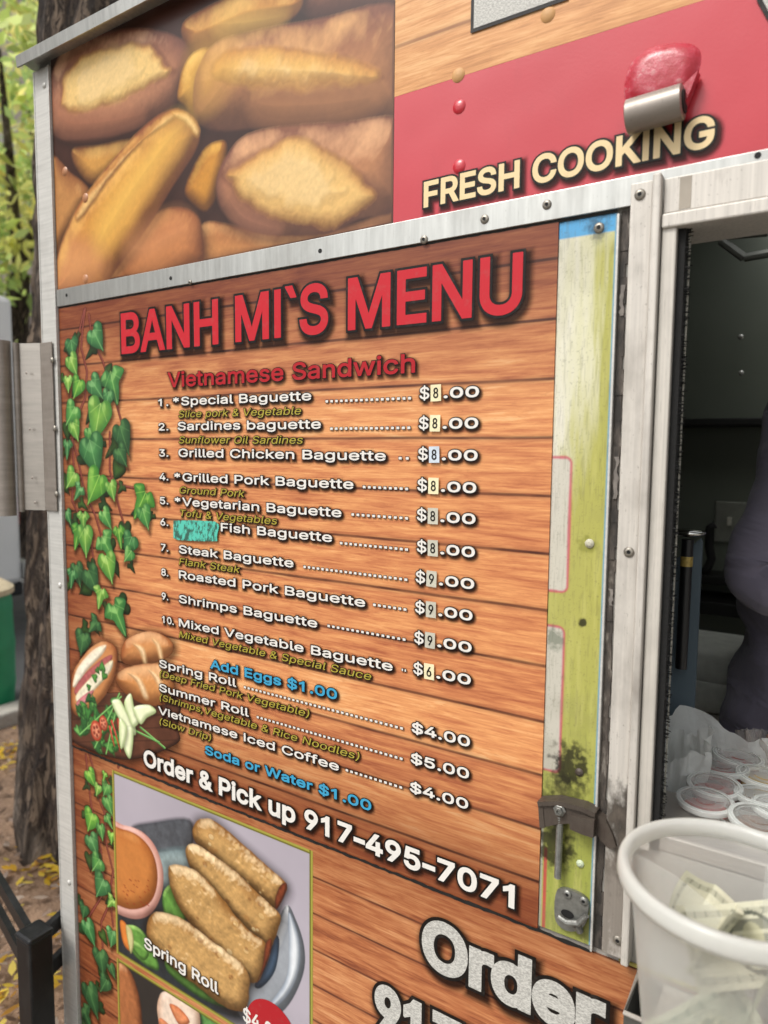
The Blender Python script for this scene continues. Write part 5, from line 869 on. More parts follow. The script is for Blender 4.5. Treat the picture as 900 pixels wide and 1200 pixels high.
for a, b in (((fx0, fz0 - .010), (fx1, fz0 - .010)), ((fx0, fz0 - .01), (fx0, fz0 - .3)), ((fx1, fz0 - .01), (fx1, fz0 - .3))): sh.line([a, b], .013, '#66621f'); sh.line([a, b], .007, '#a39c46', alpha=.8)
sh.build('summer_roll_picture', lowb, -.0033)
stems = [[(115, 55), (130, 110), (135, 170), (160, 230), (165, 320), (185, 400), (175, 470), (185, 560)], [(205, 80), (200, 96)], [(105, 60), (120, 200), (150, 340), (160, 460), (110, 540)], [(185, 470), (150, 550), (160, 700), (130, 800)]]
lv = [(120, 125, 22), (165, 158, 22), (172, 205, 22), (120, 250, 25), (150, 282, 20), (126, 320, 28), (172, 252, 16), (138, 378, 22), (150, 442, 28), (180, 490, 18), (100, 515, 20), (116, 575, 27), (182, 592, 20), (150, 660, 32), (122, 770, 34), (182, 690, 18), (160, 730, 22), (105, 820, 26), (180, 300, 14), (160, 120, 12), (140, 160, 14)]
ivy('ivy_picture', lowb, zl, stems, lv, -.0031, dim=(10, 13, 14, 15, 16, 17))
CN = [MATS['canvas'], MATS['black'], MATS['shade']]
mb = MB(); a = W(496, 1108); b = W(705, 1200); zo = float(W(521, 1139.5)[2])
lettering(mb, 'Order', float(W(496, 1110)[0]), float(W(711, 1185)[0]), zo, .079, -.0048, .0056, .0050, shadow=(.004, -.006, .012, .8), res=.001)
zo2 = float(W(452, 1149)[2]) - .0035 - .079
lettering(mb, '917-495-7071', float(W(441, 1165)[0]), float(W(441, 1165)[0]) + .56, zo2, .079, -.00482, .0056, .0050, shadow=(.004, -.006, .012, .8), res=.001)
mb.build('order_lettering', CN, lowb)

# ------------------------------------------------------------------ the food truck
truck = thing('food_truck', 'weathered silver food truck with an open serving window beside its menu board', 'food truck', ((XL + X9) / 2, .7, 0))
YB = 1.42                                    # back of the truck
FLOOR = .24
skin = plain('grey painted truck skin', '#a9a59d', .5, .1, .15, 8)
K = MATS
mb = MB()
mb.box(XT, XF0 + .02, .0012, .03, .18, ZE + .05); mb.box(XF0 + .02, X9, .0012, .03, .18, SILL - .02); mb.box(XF0 + .02, X9, .0012, .03, ZH1 - .004, ZE + .05); mb.box(1.05, X9, .0012, .03, SILL - .02, ZH1 - .004)
mb.build('side_wall', skin, truck)
mb = MB(); mb.box(XT + .002, XT + .03, .031, YB, .18, ZE + .05); mb.build('end_wall', skin, truck)
mb = MB(); mb.box(X9 - .03, X9, .031, YB, .18, ZE + .05); mb.build('end_wall', skin, truck)

def screw(parent, px, py, r=.0062, y=-.004, mat='screw', hole=True, xz=None):
    c = W(px, py, y) if xz is None else (xz[0], y, xz[1])
    mb = MB(); mb.lathe([(r, 0), (r * .98, .0009), (r * .80, .0019), (r * .45, .0024), (r * .42, .0014 if hole else .0027), (0, .0013 if hole else .0028)], c, 20, 0, 'y')
    if hole: mb.lathe([(r * .36, .0017), (0, .0017)], c, 12, 1, 'y')
    return mb.build('screw', [K[mat] if isinstance(mat, str) else mat, K['hole']], parent, smooth=True, angle=50)

# corner trim: flat aluminium with rolled edges
mb = MB(); z0, z1 = .2, ZE - .004
mb.box(XT, XL, -.0085, .0009, z0, z1, 0, .002); mb.box(XL - .003, XL + .0005, -.0105, -.0083, z0, z1, 0, .0008); mb.box(XT - .0015, XT + .002, -.010, .03, z0, z1, 0, .001)
trim = mb.build('corner_trim', K['alu'], truck)
for px, py in ((52, 100), (70, 686), (81, 1034)): screw(trim, px, py, .0058, -.0086, 'alu', False)

# eave with a drip lip
ye = -.036
mb = MB(); e0, e1 = (XT - .012, 0, ZE), (X9, 0, ZE)
mb.extrude([(0, .03, 0), (0, ye + .004, .010), (0, ye + .003, -.004), (0, ye, -.004), (0, ye - .002, .016), (0, ye + .004, .022), (0, .03, .034)], e0, e1)
mb.build('eave', K['strip'], truck)
mb = MB(); mb.box(XT, -.25, .031, YB, ZE + .02, ZE + .06); mb.box(1.1, X9, .031, YB, ZE + .02, ZE + .06); mb.box(-.25, 1.1, .031, .30, ZE + .02, ZE + .06); mb.box(-.25, 1.1, 1.37, YB, ZE + .02, ZE + .06); mb.build('roof', skin, truck)  # unseen hatch opening in the roof, added to let daylight inside

# aluminium strip between the upper banners and the menu
mb = MB(); mb.box(XL + .001, X9, -.0075, -.0043, ZT + .0022, ZS, 0, .0008)
strip = mb.build('seam_strip', K['strip'], truck)
for px, py in ((497, 281), (568, 257), (641, 240), (223, 331)): screw(strip, px, py, .0058 if px > 300 else .0040, -.0076)
for px, py in ((375, 294), (200, 326), (78, 346), (888, 182)):
    mb = MB(); mb.lathe([(.0034, .0003), (0, .0003)], W(px, py, -.0077), 12, 0, 'y'); mb.build('screw_hole', K['hole'], strip)
# black sealant line under the strip and at the foot of the menu
mb = MB(); rs = random.Random(5); n = 150
xs = np.linspace(XL + .002, XP, n)
for z_, h in ((ZT + .0005, .0016), (ZB - .0016, .0032)):
    mb = MB()
    up = [(x, z_ + h * (.6 + rs.random() * .7)) for x in xs]; dn = [(x, z_ - h * (.6 + rs.random() * .7)) for x in xs]
    for i in range(n - 1): mb.add([(up[i][0], -.0056, up[i][1]), (up[i + 1][0], -.0056, up[i + 1][1]), (dn[i + 1][0], -.0040, dn[i + 1][1]), (dn[i][0], -.0040, dn[i][1])], [(0, 1, 2, 3)])
    mb.build('sealant_line', K['rubber'], truck)

# old painted hatch strip right of the menu sheet
x0, x1 = XM + .0004, XP
z0 = float(W(690, 1106)[2]); sh = Sheet(x0, x1, z0, ZT - .001, .0009, '#d6d2c4', 1.0)
u = (sh.X - x0) / (x1 - x0); v = (sh.Z - z0) / (ZT - z0)
nz = vnoise(sh.X, sh.Z * .10, 170, 11); nb = vnoise(sh.X, sh.Z, 14, 12); fine = vnoise(sh.X, sh.Z * .12, 320, 13, 3)
def cmix(mask, c): sh.c[:] = sh.c * (1 - mask[..., None]) + np.array(lin(c)) * mask[..., None]
gm = np.clip((u - .62 + (nz - .5) * .35) * 4.5, 0, 1) * np.clip((.985 - v) * 30, 0, 1)
gm = np.maximum(gm, np.clip((.80 - v + (u - .5) * .22 + (nz - .5) * .1) * 6, 0, 1))
cmix(np.clip((u + .15 + (nz - .5) * .8) * .9, 0, 1) * .8, '#c4c286'); cmix(gm * .93, '#a3a04c'); cmix(np.clip((.42 - v) * 3, 0, 1) * gm * .6, '#87943f'); cmix(gm * np.clip((nz - .45) * 4, 0, 1) * .5, '#b8b46a')
def rrect(px0, py0, px1, py1, base, line=True, r=.008):
    a = W(px0, py0); b = W(px1, py1); X1, ZA, ZB_ = float(a[0]), float(a[2]), float(b[2])
    q = np.maximum(sh.X - (X1 - r), 0); w = np.maximum(np.abs(sh.Z - (ZA + ZB_) / 2) - (ZA - ZB_) / 2 + r, 0); d = np.hypot(q, w) - r; d = np.where((q == 0) & (w == 0), -r, d)
    d = np.maximum(d, np.maximum(sh.X - X1, np.abs(sh.Z - (ZA + ZB_) / 2) - (ZA - ZB_) / 2))
    cmix(np.clip(.5 - d / .001, 0, 1) * .92, base)
    if line: cmix(np.clip(1.3 - np.abs(d) / .0022 + (nz - .5) * .9, 0, 1) * .8, '#b8465c')
rrect(670.5, 536, 664, 694, '#c2bdb2'); rrect(662, 735, 655.5, 905, '#bdb8ae'); 
xr = float(W(639.5, 1020)[0]); band = np.clip(.5 - (np.abs(sh.X - xr) - .0022) / .001, 0, 1) * np.clip((float(W(640, 990)[2]) - sh.Z) * 200, 0, 1); cmix(band * .85, '#b83a44')
lw = np.clip((xr - .003 - sh.X) * 600, 0, 1) * np.clip((float(W(640, 955)[2]) - sh.Z) * 100, 0, 1); cmix(lw * .8, '#a8a59c')
zbl = float(W(690, 277)[2]); cmix(np.clip((sh.Z - zbl + (u - .5) * .0) * 500, 0, 1), '#4f9fd0'); cmix(np.clip((u - .955) * 60, 0, 1), '#6f9db5'); cmix(np.clip((u - .985) * 80, 0, 1), '#5c625e')
cmix(np.clip((vnoise(sh.X, sh.Z * .08, 700, 19, 2) - .6) * 6, 0, 1) * .22, '#5c5a40'); cmix(np.clip((vnoise(sh.X, sh.Z, 600, 23, 2) - .72) * 9, 0, 1) * .3, '#4f4c38'); cmix(np.clip((nb - .62) * 5, 0, 1) * .22, '#6a6450')
def smut(px, py, rad, k, c='#17140f', sd=0):
    p = W(px, py); d = np.hypot((sh.X - p[0]) * 1.1, sh.Z - p[2]) / rad; n_ = vnoise(sh.X, sh.Z, 150, 30 + sd); m = np.clip((1.15 - d + (n_ - .5) * 1.9) * 1.6, 0, 1) * np.clip(1.8 - d, 0, 1); cmix(np.clip(m, 0, 1) * k, c)
smut(668, 898, .030, .88, sd=1); smut(663, 926, .024, .6, sd=2); smut(650, 990, .030, .85, sd=3); smut(648, 950, .028, .7, sd=4); smut(650, 748, .014, .6, '#4c5a48', sd=5); smut(700, 268, .014, .6, '#1c2a33', sd=6); smut(688, 638, .012, .5, '#6e7028', sd=7); smut(690, 1090, .02, .5, sd=8); smut(684, 730, .006, .9, sd=9)
strip2 = sh.build('painted_hatch_strip', truck, -.0022)
for px, py in ((702, 267),): screw(strip2, px, py, .0062, -.0023)
screw(strip2, 691, 637, .0058, -.0023, plain('pale worn rivet', '#b4b09c', .6), False); screw(strip2, 679, 905, .0055, -.0023, 'iron', False); screw(strip2, 680, 1012, .0050, -.0023, plain('pale green rivet', '#b4bfa2', .5), False)
mb = MB(); mb.box(x1 + .0003, x1 + .0032, -.0075, .001, z0 - .004, ZT - .004, 0, .0006); mb.build('hatch_edge', K['alu'], truck)
mb = MB(); rs = random.Random(3); xa = x1 + .0036; n = 60
for i in range(n):
    za = z0 + (ZT - z0) * i / n; zb = z0 + (ZT - z0) * (i + 1) / n; mb.box(xa, XF0 - .0012 - rs.random() * .004, -.0012 - rs.random() * .0015, .0008, za, zb)
gm_ = Mat('perished rubber and grime'); n_ = gm_.noise(gm_.pos((1, 1, .25)), 60, 5, .7); gm_.set(col=gm_.ramp(n_, [(.40, '#2a2622'), (.55, '#4f4740'), (.68, '#8d867c')]), rough=.75); gm_.bump(n_, .5, .004)
mb.build('rubber_gasket', gm_.m, truck)
mb = MB(); rs = random.Random(12)
for px, py, h in ((729, 352, .035), (722, 560, .05), (716, 700, .02)):
    a = W(px, py, -.003); n = 9; P = [(float(a[0]) + rs.uniform(-.0015, .0015) + (.0022 if i < n else -.0022), float(a[2]) + h * ((i if i < n else 2 * n - 1 - i) / (n - 1) - .5)) for i in range(2 * n)]; mb.prism(P, -.0032, -.0026)
sc_ = mb.build('peeling_sealant', plain('grey peeling sealant', '#77706a', .8, 0, .25, 80), truck); sc_['kind'] = 'stuff'

# window frame: outer post, lip, jamb, brush seal, header
zf = float(W(727, 1117)[2])
mb = MB(); mb.box(XF0, XF1 - .0012, -.011, .0008, zf, ZH1 + .001, 0, .0015)
st = W(735, 972); s2 = W(728, 1040)
post = mb.build('frame_post', brushed('scorched frame metal', '#c6c0b7', .5, .15, (90, 90, 2), .8, '#5a5046', 8, ((float(st[0]), float(st[2]), .034, .97, '#17130f'), (float(s2[0]) - .01, float(s2[2]), .060, .75, '#6a6056'))), truck)
for px, py in ((750, 228), (737, 647), (724, 1102)): screw(post, px, py, .0062, -.0112)
sm = plain('soot', '#191613', .95, 0, .4, 80)
mb = MB(); mb.box(XF1, XF2, -.021, .0008, zf, ZH1 + .004, 0, .0018); mb.build('frame_lip', K['frame'], truck)
mb = MB(); mb.box(XF2 + .0012, XJ1, -.012, .013, SILL - .02, ZHM - .001, 0, .0015); mb.build('window_jamb', K['jamb'], truck)
mb = MB(); xb0, xb1 = XJ1 + .0006, XJ1 + .0080; mb.box(xb0, xb1, -.004, .014, SILL - .02, ZHM - .002, 0)
rs = random.Random(9)
for i in range(420):
    z = SILL + (ZHM - SILL) * rs.random(); l = rs.uniform(.002, .006); y = rs.uniform(-.003, .013); mb.tube([(xb1 - .001, y, z), (xb1 + l, y + rs.uniform(-.003, .003), z + rs.uniform(-.002, .002))], .0006, 4)
mb.build('brush_seal', K['brush'], truck)
mb = MB(); mb.box(xb1 + .0015, xb1 + .003, .010, .012, SILL, ZHM - .01); mb.build('glass_edge', plain('pale glass edge', '#9c988c', .4, 0, .5, 300), truck)
mb = MB(); mb.box(XF2 + .001, 1.12, -.010, .0008, ZHM + .0008, ZH1, 0, .0015); head = mb.build('window_header', K['frame'], truck)
mb = MB(); zh = float(W(779, 272)[2]); mb.box(XF2 + .001, 1.12, -.016, .0008, zh, ZHM - .0004, 0, .002); mb.box(XF2 + .0013, 1.12, .001, .08, zh + .004, ZHM - .002); mb.build('header_lip', K['frame'], truck)
mb = MB(); xa, xb = float(W(798, 235)[0]), float(W(812, 232)[0]); mb.box(xa, xb, -.0104, -.0100, ZHM + .003, ZH1 - .002); mb.build('tape_mark', plain('old tape residue', '#9a9184', .7), head)
mb = MB(); mb.box(XF2 + .0015, 1.12, .0, .12, SILL - .022, SILL, 0, .003); mb.build('window_sill', K['steel'], truck)
# yellow flashing below the frame
mb = MB(); a = W(726, 1121); b = W(752, 1131); mb.box(float(a[0]), float(b[0]) + .09, -.0034, -.0010, float(b[2]) - .004, float(a[2])); mb.build('flashing', plain('yellowed flashing', '#8e8340', .6, 0, .35, 60), truck)

# latch and its hanging bolt
mb = MB(); P = [W(*p) for p in ((637, 931), (660, 931), (690, 938), (704, 945), (703, 972), (688, 968), (672, 957), (660, 958), (640, 962))]
mb.prism([(p[0], p[2]) for p in P], -.020, -.016); P2 = [W(*p) for p in ((637, 931), (660, 930), (690, 937), (704, 944), (703, 949), (688, 942), (660, 935), (638, 936))]; mb.prism([(p[0], p[2]) for p in P2], -.0235, -.004)
P3 = [W(*p) for p in ((637, 931), (642, 931), (645, 962), (639, 962))]; mb.prism([(p[0], p[2]) for p in P3], -.021, -.004)
P4 = [W(*p) for p in ((676, 944), (704, 950), (703, 970), (690, 966), (676, 960))]; mb.prism([(p[0], p[2]) for p in P4], -.0285, -.0205)
latch = mb.build('latch', K['iron'], truck)
mb = MB(); c = W(656, 949, -.021); mb.lathe([(.0082, 0), (.0082, .0015), (.0060, .0028), (.0056, .006), (.0050, .0068), (.0026, .0068), (.0024, .004), (0, .004)], c, 6, 0, 'y'); mb.build('bolt', K['cast'], latch)
mb = MB(); a = W(656.5, 956, -.016); b = W(653.5, 1028, -.012)
path = [a + (b - a) * t for t in np.linspace(0, 1, 60)]; mb.tube(path, [.0042 + (.0005 if i % 2 else 0) for i in range(60)], 10); mb.build('hanging_rod', K['cast'], latch)
mb = MB(); P = [W(*p) for p in ((702, 948), (714, 955), (722, 972), (726, 986), (718, 988), (708, 978), (702, 968))]; mb.prism([(p[0], p[2]) for p in P], -.016, -.003); mb.build('catch', K['iron'], latch)
# grey keeper plate
mb = MB(); P = smooth_loop([(W(*p)[0], W(*p)[2]) for p in ((655, 1040), (672, 1040), (690, 1051), (691, 1066), (686, 1082), (672, 1088), (658, 1082), (652, 1068))], 4)
mb.prism([tuple(p) for p in P], -.0075, -.0030); keep = mb.build('keeper_plate', K['cast'], truck)
mb = MB(); c = W(665, 1071, -.0076); mb.lathe([(.0085, .0003), (0, .0003)], c, 20, 0, 'y'); v = np.array(mb.v); v[:, 2] = c[2] + (v[:, 2] - c[2]) * .62; mb.v = [tuple(q) for q in v]; mb.build('keeper_hole', K['hole'], keep)
mb = MB(); q = [W(*p, -.013) for p in ((654, 1074), (664, 1081), (678, 1082), (688, 1073))]; mb.tube(q, [.003, .0042, .0042, .003], 10); mb.tube([W(676, 1083, -.008), W(680, 1092, -.006)], [.006, .0045], 10); mb.build('hook', K['cast'], keep)
for px, py in ((665, 1048), (684, 1056)): screw(keep, px, py, .0058, -.0077, 'cast')

# red painted awning bracket with a steel roller
mb = MB(); P = smooth_loop([(W(*p)[0], W(*p)[2]) for p in ((738, 118), (742, 82), (764, 62), (800, 56), (818, 66), (814, 92), (800, 112), (766, 126))], 4)
n = len(P); cen = P.mean(0); rings = [(1.12, .0006), (1.0, -.0015), (.88, -.006), (.6, -.0075)]
V = [(cen[0] + (p[0] - cen[0]) * k, -.0045 + y, cen[1] + (p[1] - cen[1]) * k) for k, y in rings for p in P]
mb.add(V, [(i + r * n, (i + 1) % n + r * n, (i + 1) % n + (r + 1) * n, i + (r + 1) * n) for r in range(3) for i in range(n)] + [tuple(range(3 * n, 4 * n))])
rp = Mat('worn red paint'); n_ = rp.noise(rp.pos(), 70, 5, .7); rp.set(col=rp.ramp(n_, [(.42, '#a21c2a'), (.55, '#b03444'), (.66, '#b87a78')]), rough=.34, coat=.2, coatr=.2); rp.bump(n_, .3, .004)
br = mb.build('awning_bracket', rp.m, truck, smooth=True, angle=50)
mb = MB(); a = W(735, 138, -.022); b = W(801, 119, -.022)
mb.tube([a + (b - a) * t for t in (0, .02, .5, .98, 1)], [.0165, .0180, .0180, .0180, .0165], 28, 0); mb.tube([b, b + (b - a) * .03], [.012, .012], 20, 1)
o = mb.build('roller', [K['darksteel'], K['hole']], br, smooth=True, angle=40)
mb = MB(); P = [W(*p) for p in ((801, 112), (822, 92), (806, 132))]; mb.prism([(p[0], p[2]) for p in P], -.020, -.006); mb.build('gusset', rp.m, br)

# rivets pressing through the vinyl
for par, lst, c in ((redb, ((537, 88), (538, 125), (538, 195), (642, 17)), rv.m), (breadb, ((76, 201), (100, 232), (100, 327)), plain('vinyl over rivet', '#a5704a', .4))):
    for k, (px, py) in enumerate(lst):
        p = W(px, py, -.0045); mb = MB(); mb.lathe([(.0092, 0), (.0072, .0013), (.004, .0022), (0, .0025)], p, 18, 0, 'y'); mb.build('rivet', c if not (par is redb and k in (0, 3)) else plain('wood print over rivet', '#b98c58', .6), par, smooth=True)

# stainless hinge and the open side flap at the corner
mb = MB(); zA, zB = float(W(62, 402)[2]), float(W(66, 598)[2]); xa, xb = XT - .002, float(W(70, 500)[0]) + .001
mb.box(xa, xb, -.0135, -.0105, zB, zA, 0, .001); hp = mb.build('hinge_plate', K['darksteel'], truck)
for px, py in ((61, 422), (64, 502), (66, 579)): screw(hp, px, py, .0062, -.0137, 'screw', False)
mb = MB(); x2 = float(W(26, 500, -.03)[0]); mb.add([(xa, -.0135, zB), (x2, -.034, zB), (x2, -.034, zA), (xa, -.0135, zA), (xa, -.0105, zB), (x2, -.031, zB), (x2, -.031, zA), (xa, -.0105, zA)], [(0, 1, 2, 3), (7, 6, 5, 4), (0, 4, 5, 1), (3, 2, 6, 7), (1, 5, 6, 2), (0, 3, 7, 4)])
hl = mb.build('hinge_leaf', K['steel'], truck)
for px, py in ((48, 409), (50, 466), (53, 527), (55, 590), (31, 437), (35, 503), (38, 560), (41, 589)):
    t = (float(W(px, py, -.02)[0]) - xa) / (x2 - xa); y = -.0135 + t * (-.0205) - .0003; p = W(px, py, y); mb = MB(); mb.lathe([(.0030, 0), (.002, .0012), (0, .0014)], p, 10, 0, 'y'); mb.build('rivet', K['darksteel'], hl, smooth=True)
mb = MB(); mb.tube([(x2 - .002, -.036, zB - .004), (x2 - .002, -.036, zA + .001)], .0062, 14)
for k in range(5): z = zB + (zA - zB) * (k + .5) / 5; mb.tube([(x2 - .002, -.036, z - .002), (x2 - .002, -.036, z + .002)], .0068, 14)
mb.build('hinge_barrel', K['darksteel'], truck, smooth=True, angle=40)
mb = MB(); th = math.radians(197); dx, dy = math.cos(th), math.sin(th); nx_, ny_ = -dy, dx
prof = []
for k in range(11): a = math.pi / 2 + k * math.pi / 10; prof.append((.0 + .018 * math.cos(a) * -1, .018 * math.sin(a)))
L_ = .42; zA2, zB2 = zA + .004, zB - .012
pr = [(-p[0] * 0 + (.018 - .018 * abs(math.cos(math.pi * k / 10 - math.pi / 2))), .018 * math.sin(math.pi * k / 10 - math.pi / 2)) for k, p in enumerate(prof)] + [(L_, .018), (L_, -.018)]
ox, oy = x2 - .006, -.050
pts = [(ox + u_ * dx + v_ * nx_, oy + u_ * dy + v_ * ny_) for u_, v_ in pr]
n = len(pts); mb.add([(p[0], p[1], zB2) for p in pts] + [(p[0], p[1], zA2) for p in pts], [tuple(range(n)), tuple(range(2 * n - 1, n - 1, -1))] + [(i, (i + 1) % n, (i + 1) % n + n, i + n) for i in range(n)])
mb.build('side_flap', K['darksteel'], truck, smooth=True, angle=35)

# ------------------------------------------------------------------ inside of the truck
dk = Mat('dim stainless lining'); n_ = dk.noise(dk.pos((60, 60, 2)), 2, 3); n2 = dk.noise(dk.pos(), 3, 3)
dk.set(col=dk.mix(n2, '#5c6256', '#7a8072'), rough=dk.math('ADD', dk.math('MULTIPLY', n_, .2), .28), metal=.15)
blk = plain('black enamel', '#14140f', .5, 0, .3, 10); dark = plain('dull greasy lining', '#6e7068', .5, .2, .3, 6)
mb = MB(); mb.box(XT + .03, X9 - .03, YB - .03, YB, FLOOR, ZE + .02); back = mb.build('back_wall', dk.m, truck)
mb = MB(); mb.box(XT + .03, X9 - .03, .031, YB - .03, FLOOR - .04, FLOOR); mb.build('floor_plate', dark, truck)
mb = MB(); mb.box(XT + .031, -.25, .032, YB - .031, ZE - .01, ZE + .019); mb.box(1.1, X9 - .031, .032, YB - .031, ZE - .01, ZE + .019); mb.box(-.249, 1.099, .032, .30, ZE - .01, ZE + .019); mb.box(-.249, 1.099, 1.37, YB - .031, ZE - .01, ZE + .019); mb.build('ceiling_lining', dark, truck)  # lining left open at the added roof hatch, so daylight reaches the interior
mb = MB(); mb.box(XT + .031, XJ1 - .02, .0312, .034, FLOOR, ZE - .011); mb.build('wall_lining', dark, truck)
mb = MB(); mb.box(XF0, 1.05, .125, .52, SILL - .07, SILL - .05, 0, .003); mb.box(XF0 + .01, 1.04, .14, .5, FLOOR + .001, SILL - .071); mb.build('service_counter', K['jamb'], truck)
mb = MB(); a = G(900, 330, 1.9); mb.box(.62, 1.2, 1.18, YB - .031, 1.62, ZE - .012, 0, .006); mb.build('cooker_hood', dk.m, truck)
yb = YB - .06
for (py0, py1, yy) in ((490, 499, 1.25), (676, 686, 1.28), (707, 722, 1.22)):
    a = W(700, py0 + 0, yy); b = W(860, py1, yy); z1_ = float(W(850, py0, yy)[2]); z0_ = float(W(850, py1, yy)[2]); mb = MB(); mb.box(-.75, 1.2, yy - .01, YB - .031, z0_, z1_, 0, .003); mb.build('shelf', blk, truck)
mb = MB(); a = W(839, 587, YB - .034); b = W(872, 637, YB - .034); mb.box(float(a[0]), float(b[0]) + .03, YB - .040, YB - .0302, float(b[2]), float(a[2]), 0, .003); sw = mb.build('switch_plate', plain('steel switch plate', '#9a9c90', .35, .5), truck)
c = W(855, 611, YB - .041); mb = MB(); mb.box(float(c[0]) - .006, float(c[0]) + .006, YB - .054, YB - .0405, float(c[2]) - .012, float(c[2]) + .012, 0, .002); mb.build('toggle', plain('ivory toggle', '#c8c6b4', .4), sw)
mb = MB(); q = [W(*p, 1.30) for p in ((838, 615), (832, 618), (831, 640), (834, 655), (828, 668), (822, 671))]; mb.tube(q, .012, 10); mb.build('power_cable', K['rubber'], truck, smooth=True)
mb = MB()
for px0, py0, px1, py1 in ((800, 280, 900, 272), (845, 282, 872, 302), (872, 302, 905, 296)): mb.tube([W(px0, py0, 1.0), W(px1, py1, 1.0)], .010, 8)
mb.build('ceiling_pipe', dark, truck)
for px, py in ((868, 394.7), (868.5, 437)): screw(truck, px, py, .006, .9, plain('bright rivet', '#d5d5cc', .2, .6), False)

# ------------------------------------------------------------------ things in and on the serving window
def plastic(name, c, a0=.25, a1=.85, rough=.2, tl=.5):
    m = Mat(name); m.set(col=c, rough=rough, spec=.5)
    lw = m.n('LayerWeight'); lw.inputs[0].default_value = .35
    tr = m.n('BsdfTransparent'); tl_ = m.n('BsdfTranslucent'); m.put(tl_.inputs[0], c); mx0 = m.n('MixShader'); mx0.inputs[0].default_value = tl
    m.t.links.new(m.b.outputs[0], mx0.inputs[1]); m.t.links.new(tl_.outputs[0], mx0.inputs[2])
    mx = m.n('MixShader'); m.put(mx.inputs[0], m.math('ADD', m.math('MULTIPLY', lw.outputs['Facing'], a1 - a0), a0, clamp=True))
    m.t.links.new(tr.outputs[0], mx.inputs[1]); m.t.links.new(mx0.outputs[0], mx.inputs[2]); m.t.links.new(mx.outputs[0], m.o.inputs[0]); return m
tubm = plastic('milky tub plastic', '#f2f2ee', .32, .80, .18, .6); n = tubm.noise(tubm.pos((1, 1, .4)), 30, 4); tubm.bump(n, .25, .006)
rimm = plastic('milky tub rim', '#e9e9e4', .72, .95, .22, .45)
bagm = plastic('thin white bag film', '#f2f4f0', .86, .98, .35, .45); bagm.bump(bagm.noise(bagm.pos(), 60, 5, .65), .6, .012)
rimc = plastic('frosted lid rim', '#e6e8e4', .55, .9, .15, .3)
lidm = plastic('clear lid plastic', '#d4d8d4', .08, .75, .06, .15)
cupm = plastic('clear cup plastic', '#e2dfd9', .08, .5, .12, .3)

# tip tub
TC = np.array([-.0586, -.190, 1.55 - .3675]); TR = .095; TH = .205
tub = thing('tip_tub', 'milky round plastic tub of tips in front of the serving window', 'tub', (TC[0], TC[1], TC[2] - TH))
mb = MB(); zb = TC[2] - TH
def rr(z): return .064 + (TR - .0085 - .064) * (z - zb) / TH
mb.lathe([(0, zb), (.059, zb), (.064, zb + .006)] + [(rr(zb + h), zb + h) for h in (.03, .07, .11, .145, .1465, .180)] + [(rr(zb + .180) + .0015, zb + .182), (TR - .0078, TC[2] - .014)], (TC[0], TC[1], 0), 72); mb.build('tub_body', tubm.m, tub, smooth=True, angle=60)
mb = MB(); mb.lathe([(TR - .0065, TC[2] - .016), (TR - .0005, TC[2] - .0175), (TR + .0012, TC[2] - .012), (TR + .0005, TC[2] - .004), (TR - .0012, TC[2] - .0006), (TR - .0035, TC[2]), (TR - .0075, TC[2] - .0008), (TR - .0090, TC[2] - .004), (TR - .0088, TC[2] - .015)], (TC[0], TC[1], 0), 80, close=True); mb.build('rim', rimm.m, tub, smooth=True)
# folding shelf that carries the tub
shelf = thing('folding_shelf', 'stainless folding shelf under the tip tub', 'shelf', (.1, -.2, zb - .016))
mb = MB(); mb.box(-.128, .60, -.300, -.085, zb - .015, zb - .0008, 0, .002); mb.build('shelf_plate', K['steel'], shelf)
for x in (-.05, .45): mb = MB(); mb.prism([(x, zb - .016), (x + .004, zb - .016), (x + .004, zb - .03), (x, zb - .03)], -.28, -.0045); mb.build('bracket', K['steel'], shelf)
# condiment tray below the frame
a = W(750, 1137); zt = float(a[2]); x0 = float(a[0])
tray = thing('steel_tray', 'shallow stainless tray hooked on the truck below the serving window', 'tray', (x0 + .2, -.04, zt - .05))
t_ = .0022; y1_ = -.0775; y0_ = -.0045
mb = MB(); mb.box(x0, x0 + t_, y1_, y0_, zt - .055, zt, 0); mb.box(x0 + t_, x0 + .6, y1_, y1_ + t_, zt - .055, zt); mb.box(x0 + t_, x0 + .6, y0_ - t_, y0_, zt - .055, zt); mb.box(x0 + t_, x0 + .6, y1_ + t_, y0_ - t_, zt - .055, zt - .053); mb.box(x0 + .6, x0 + .6 + t_, y1_, y0_, zt - .055, zt)
mb.build('pan', brushed('grey tray steel', '#7d7d79', .3, .85, (3, 40, 40), .4, '#2a2724', 12), tray)
mb = MB(); mb.tube([(x0, y0_, zt), (x0, y1_, zt), (x0 + .6, y1_, zt)], .0028, 8); mb.build('rolled_edge', K['steel'], tray, smooth=True, angle=40)

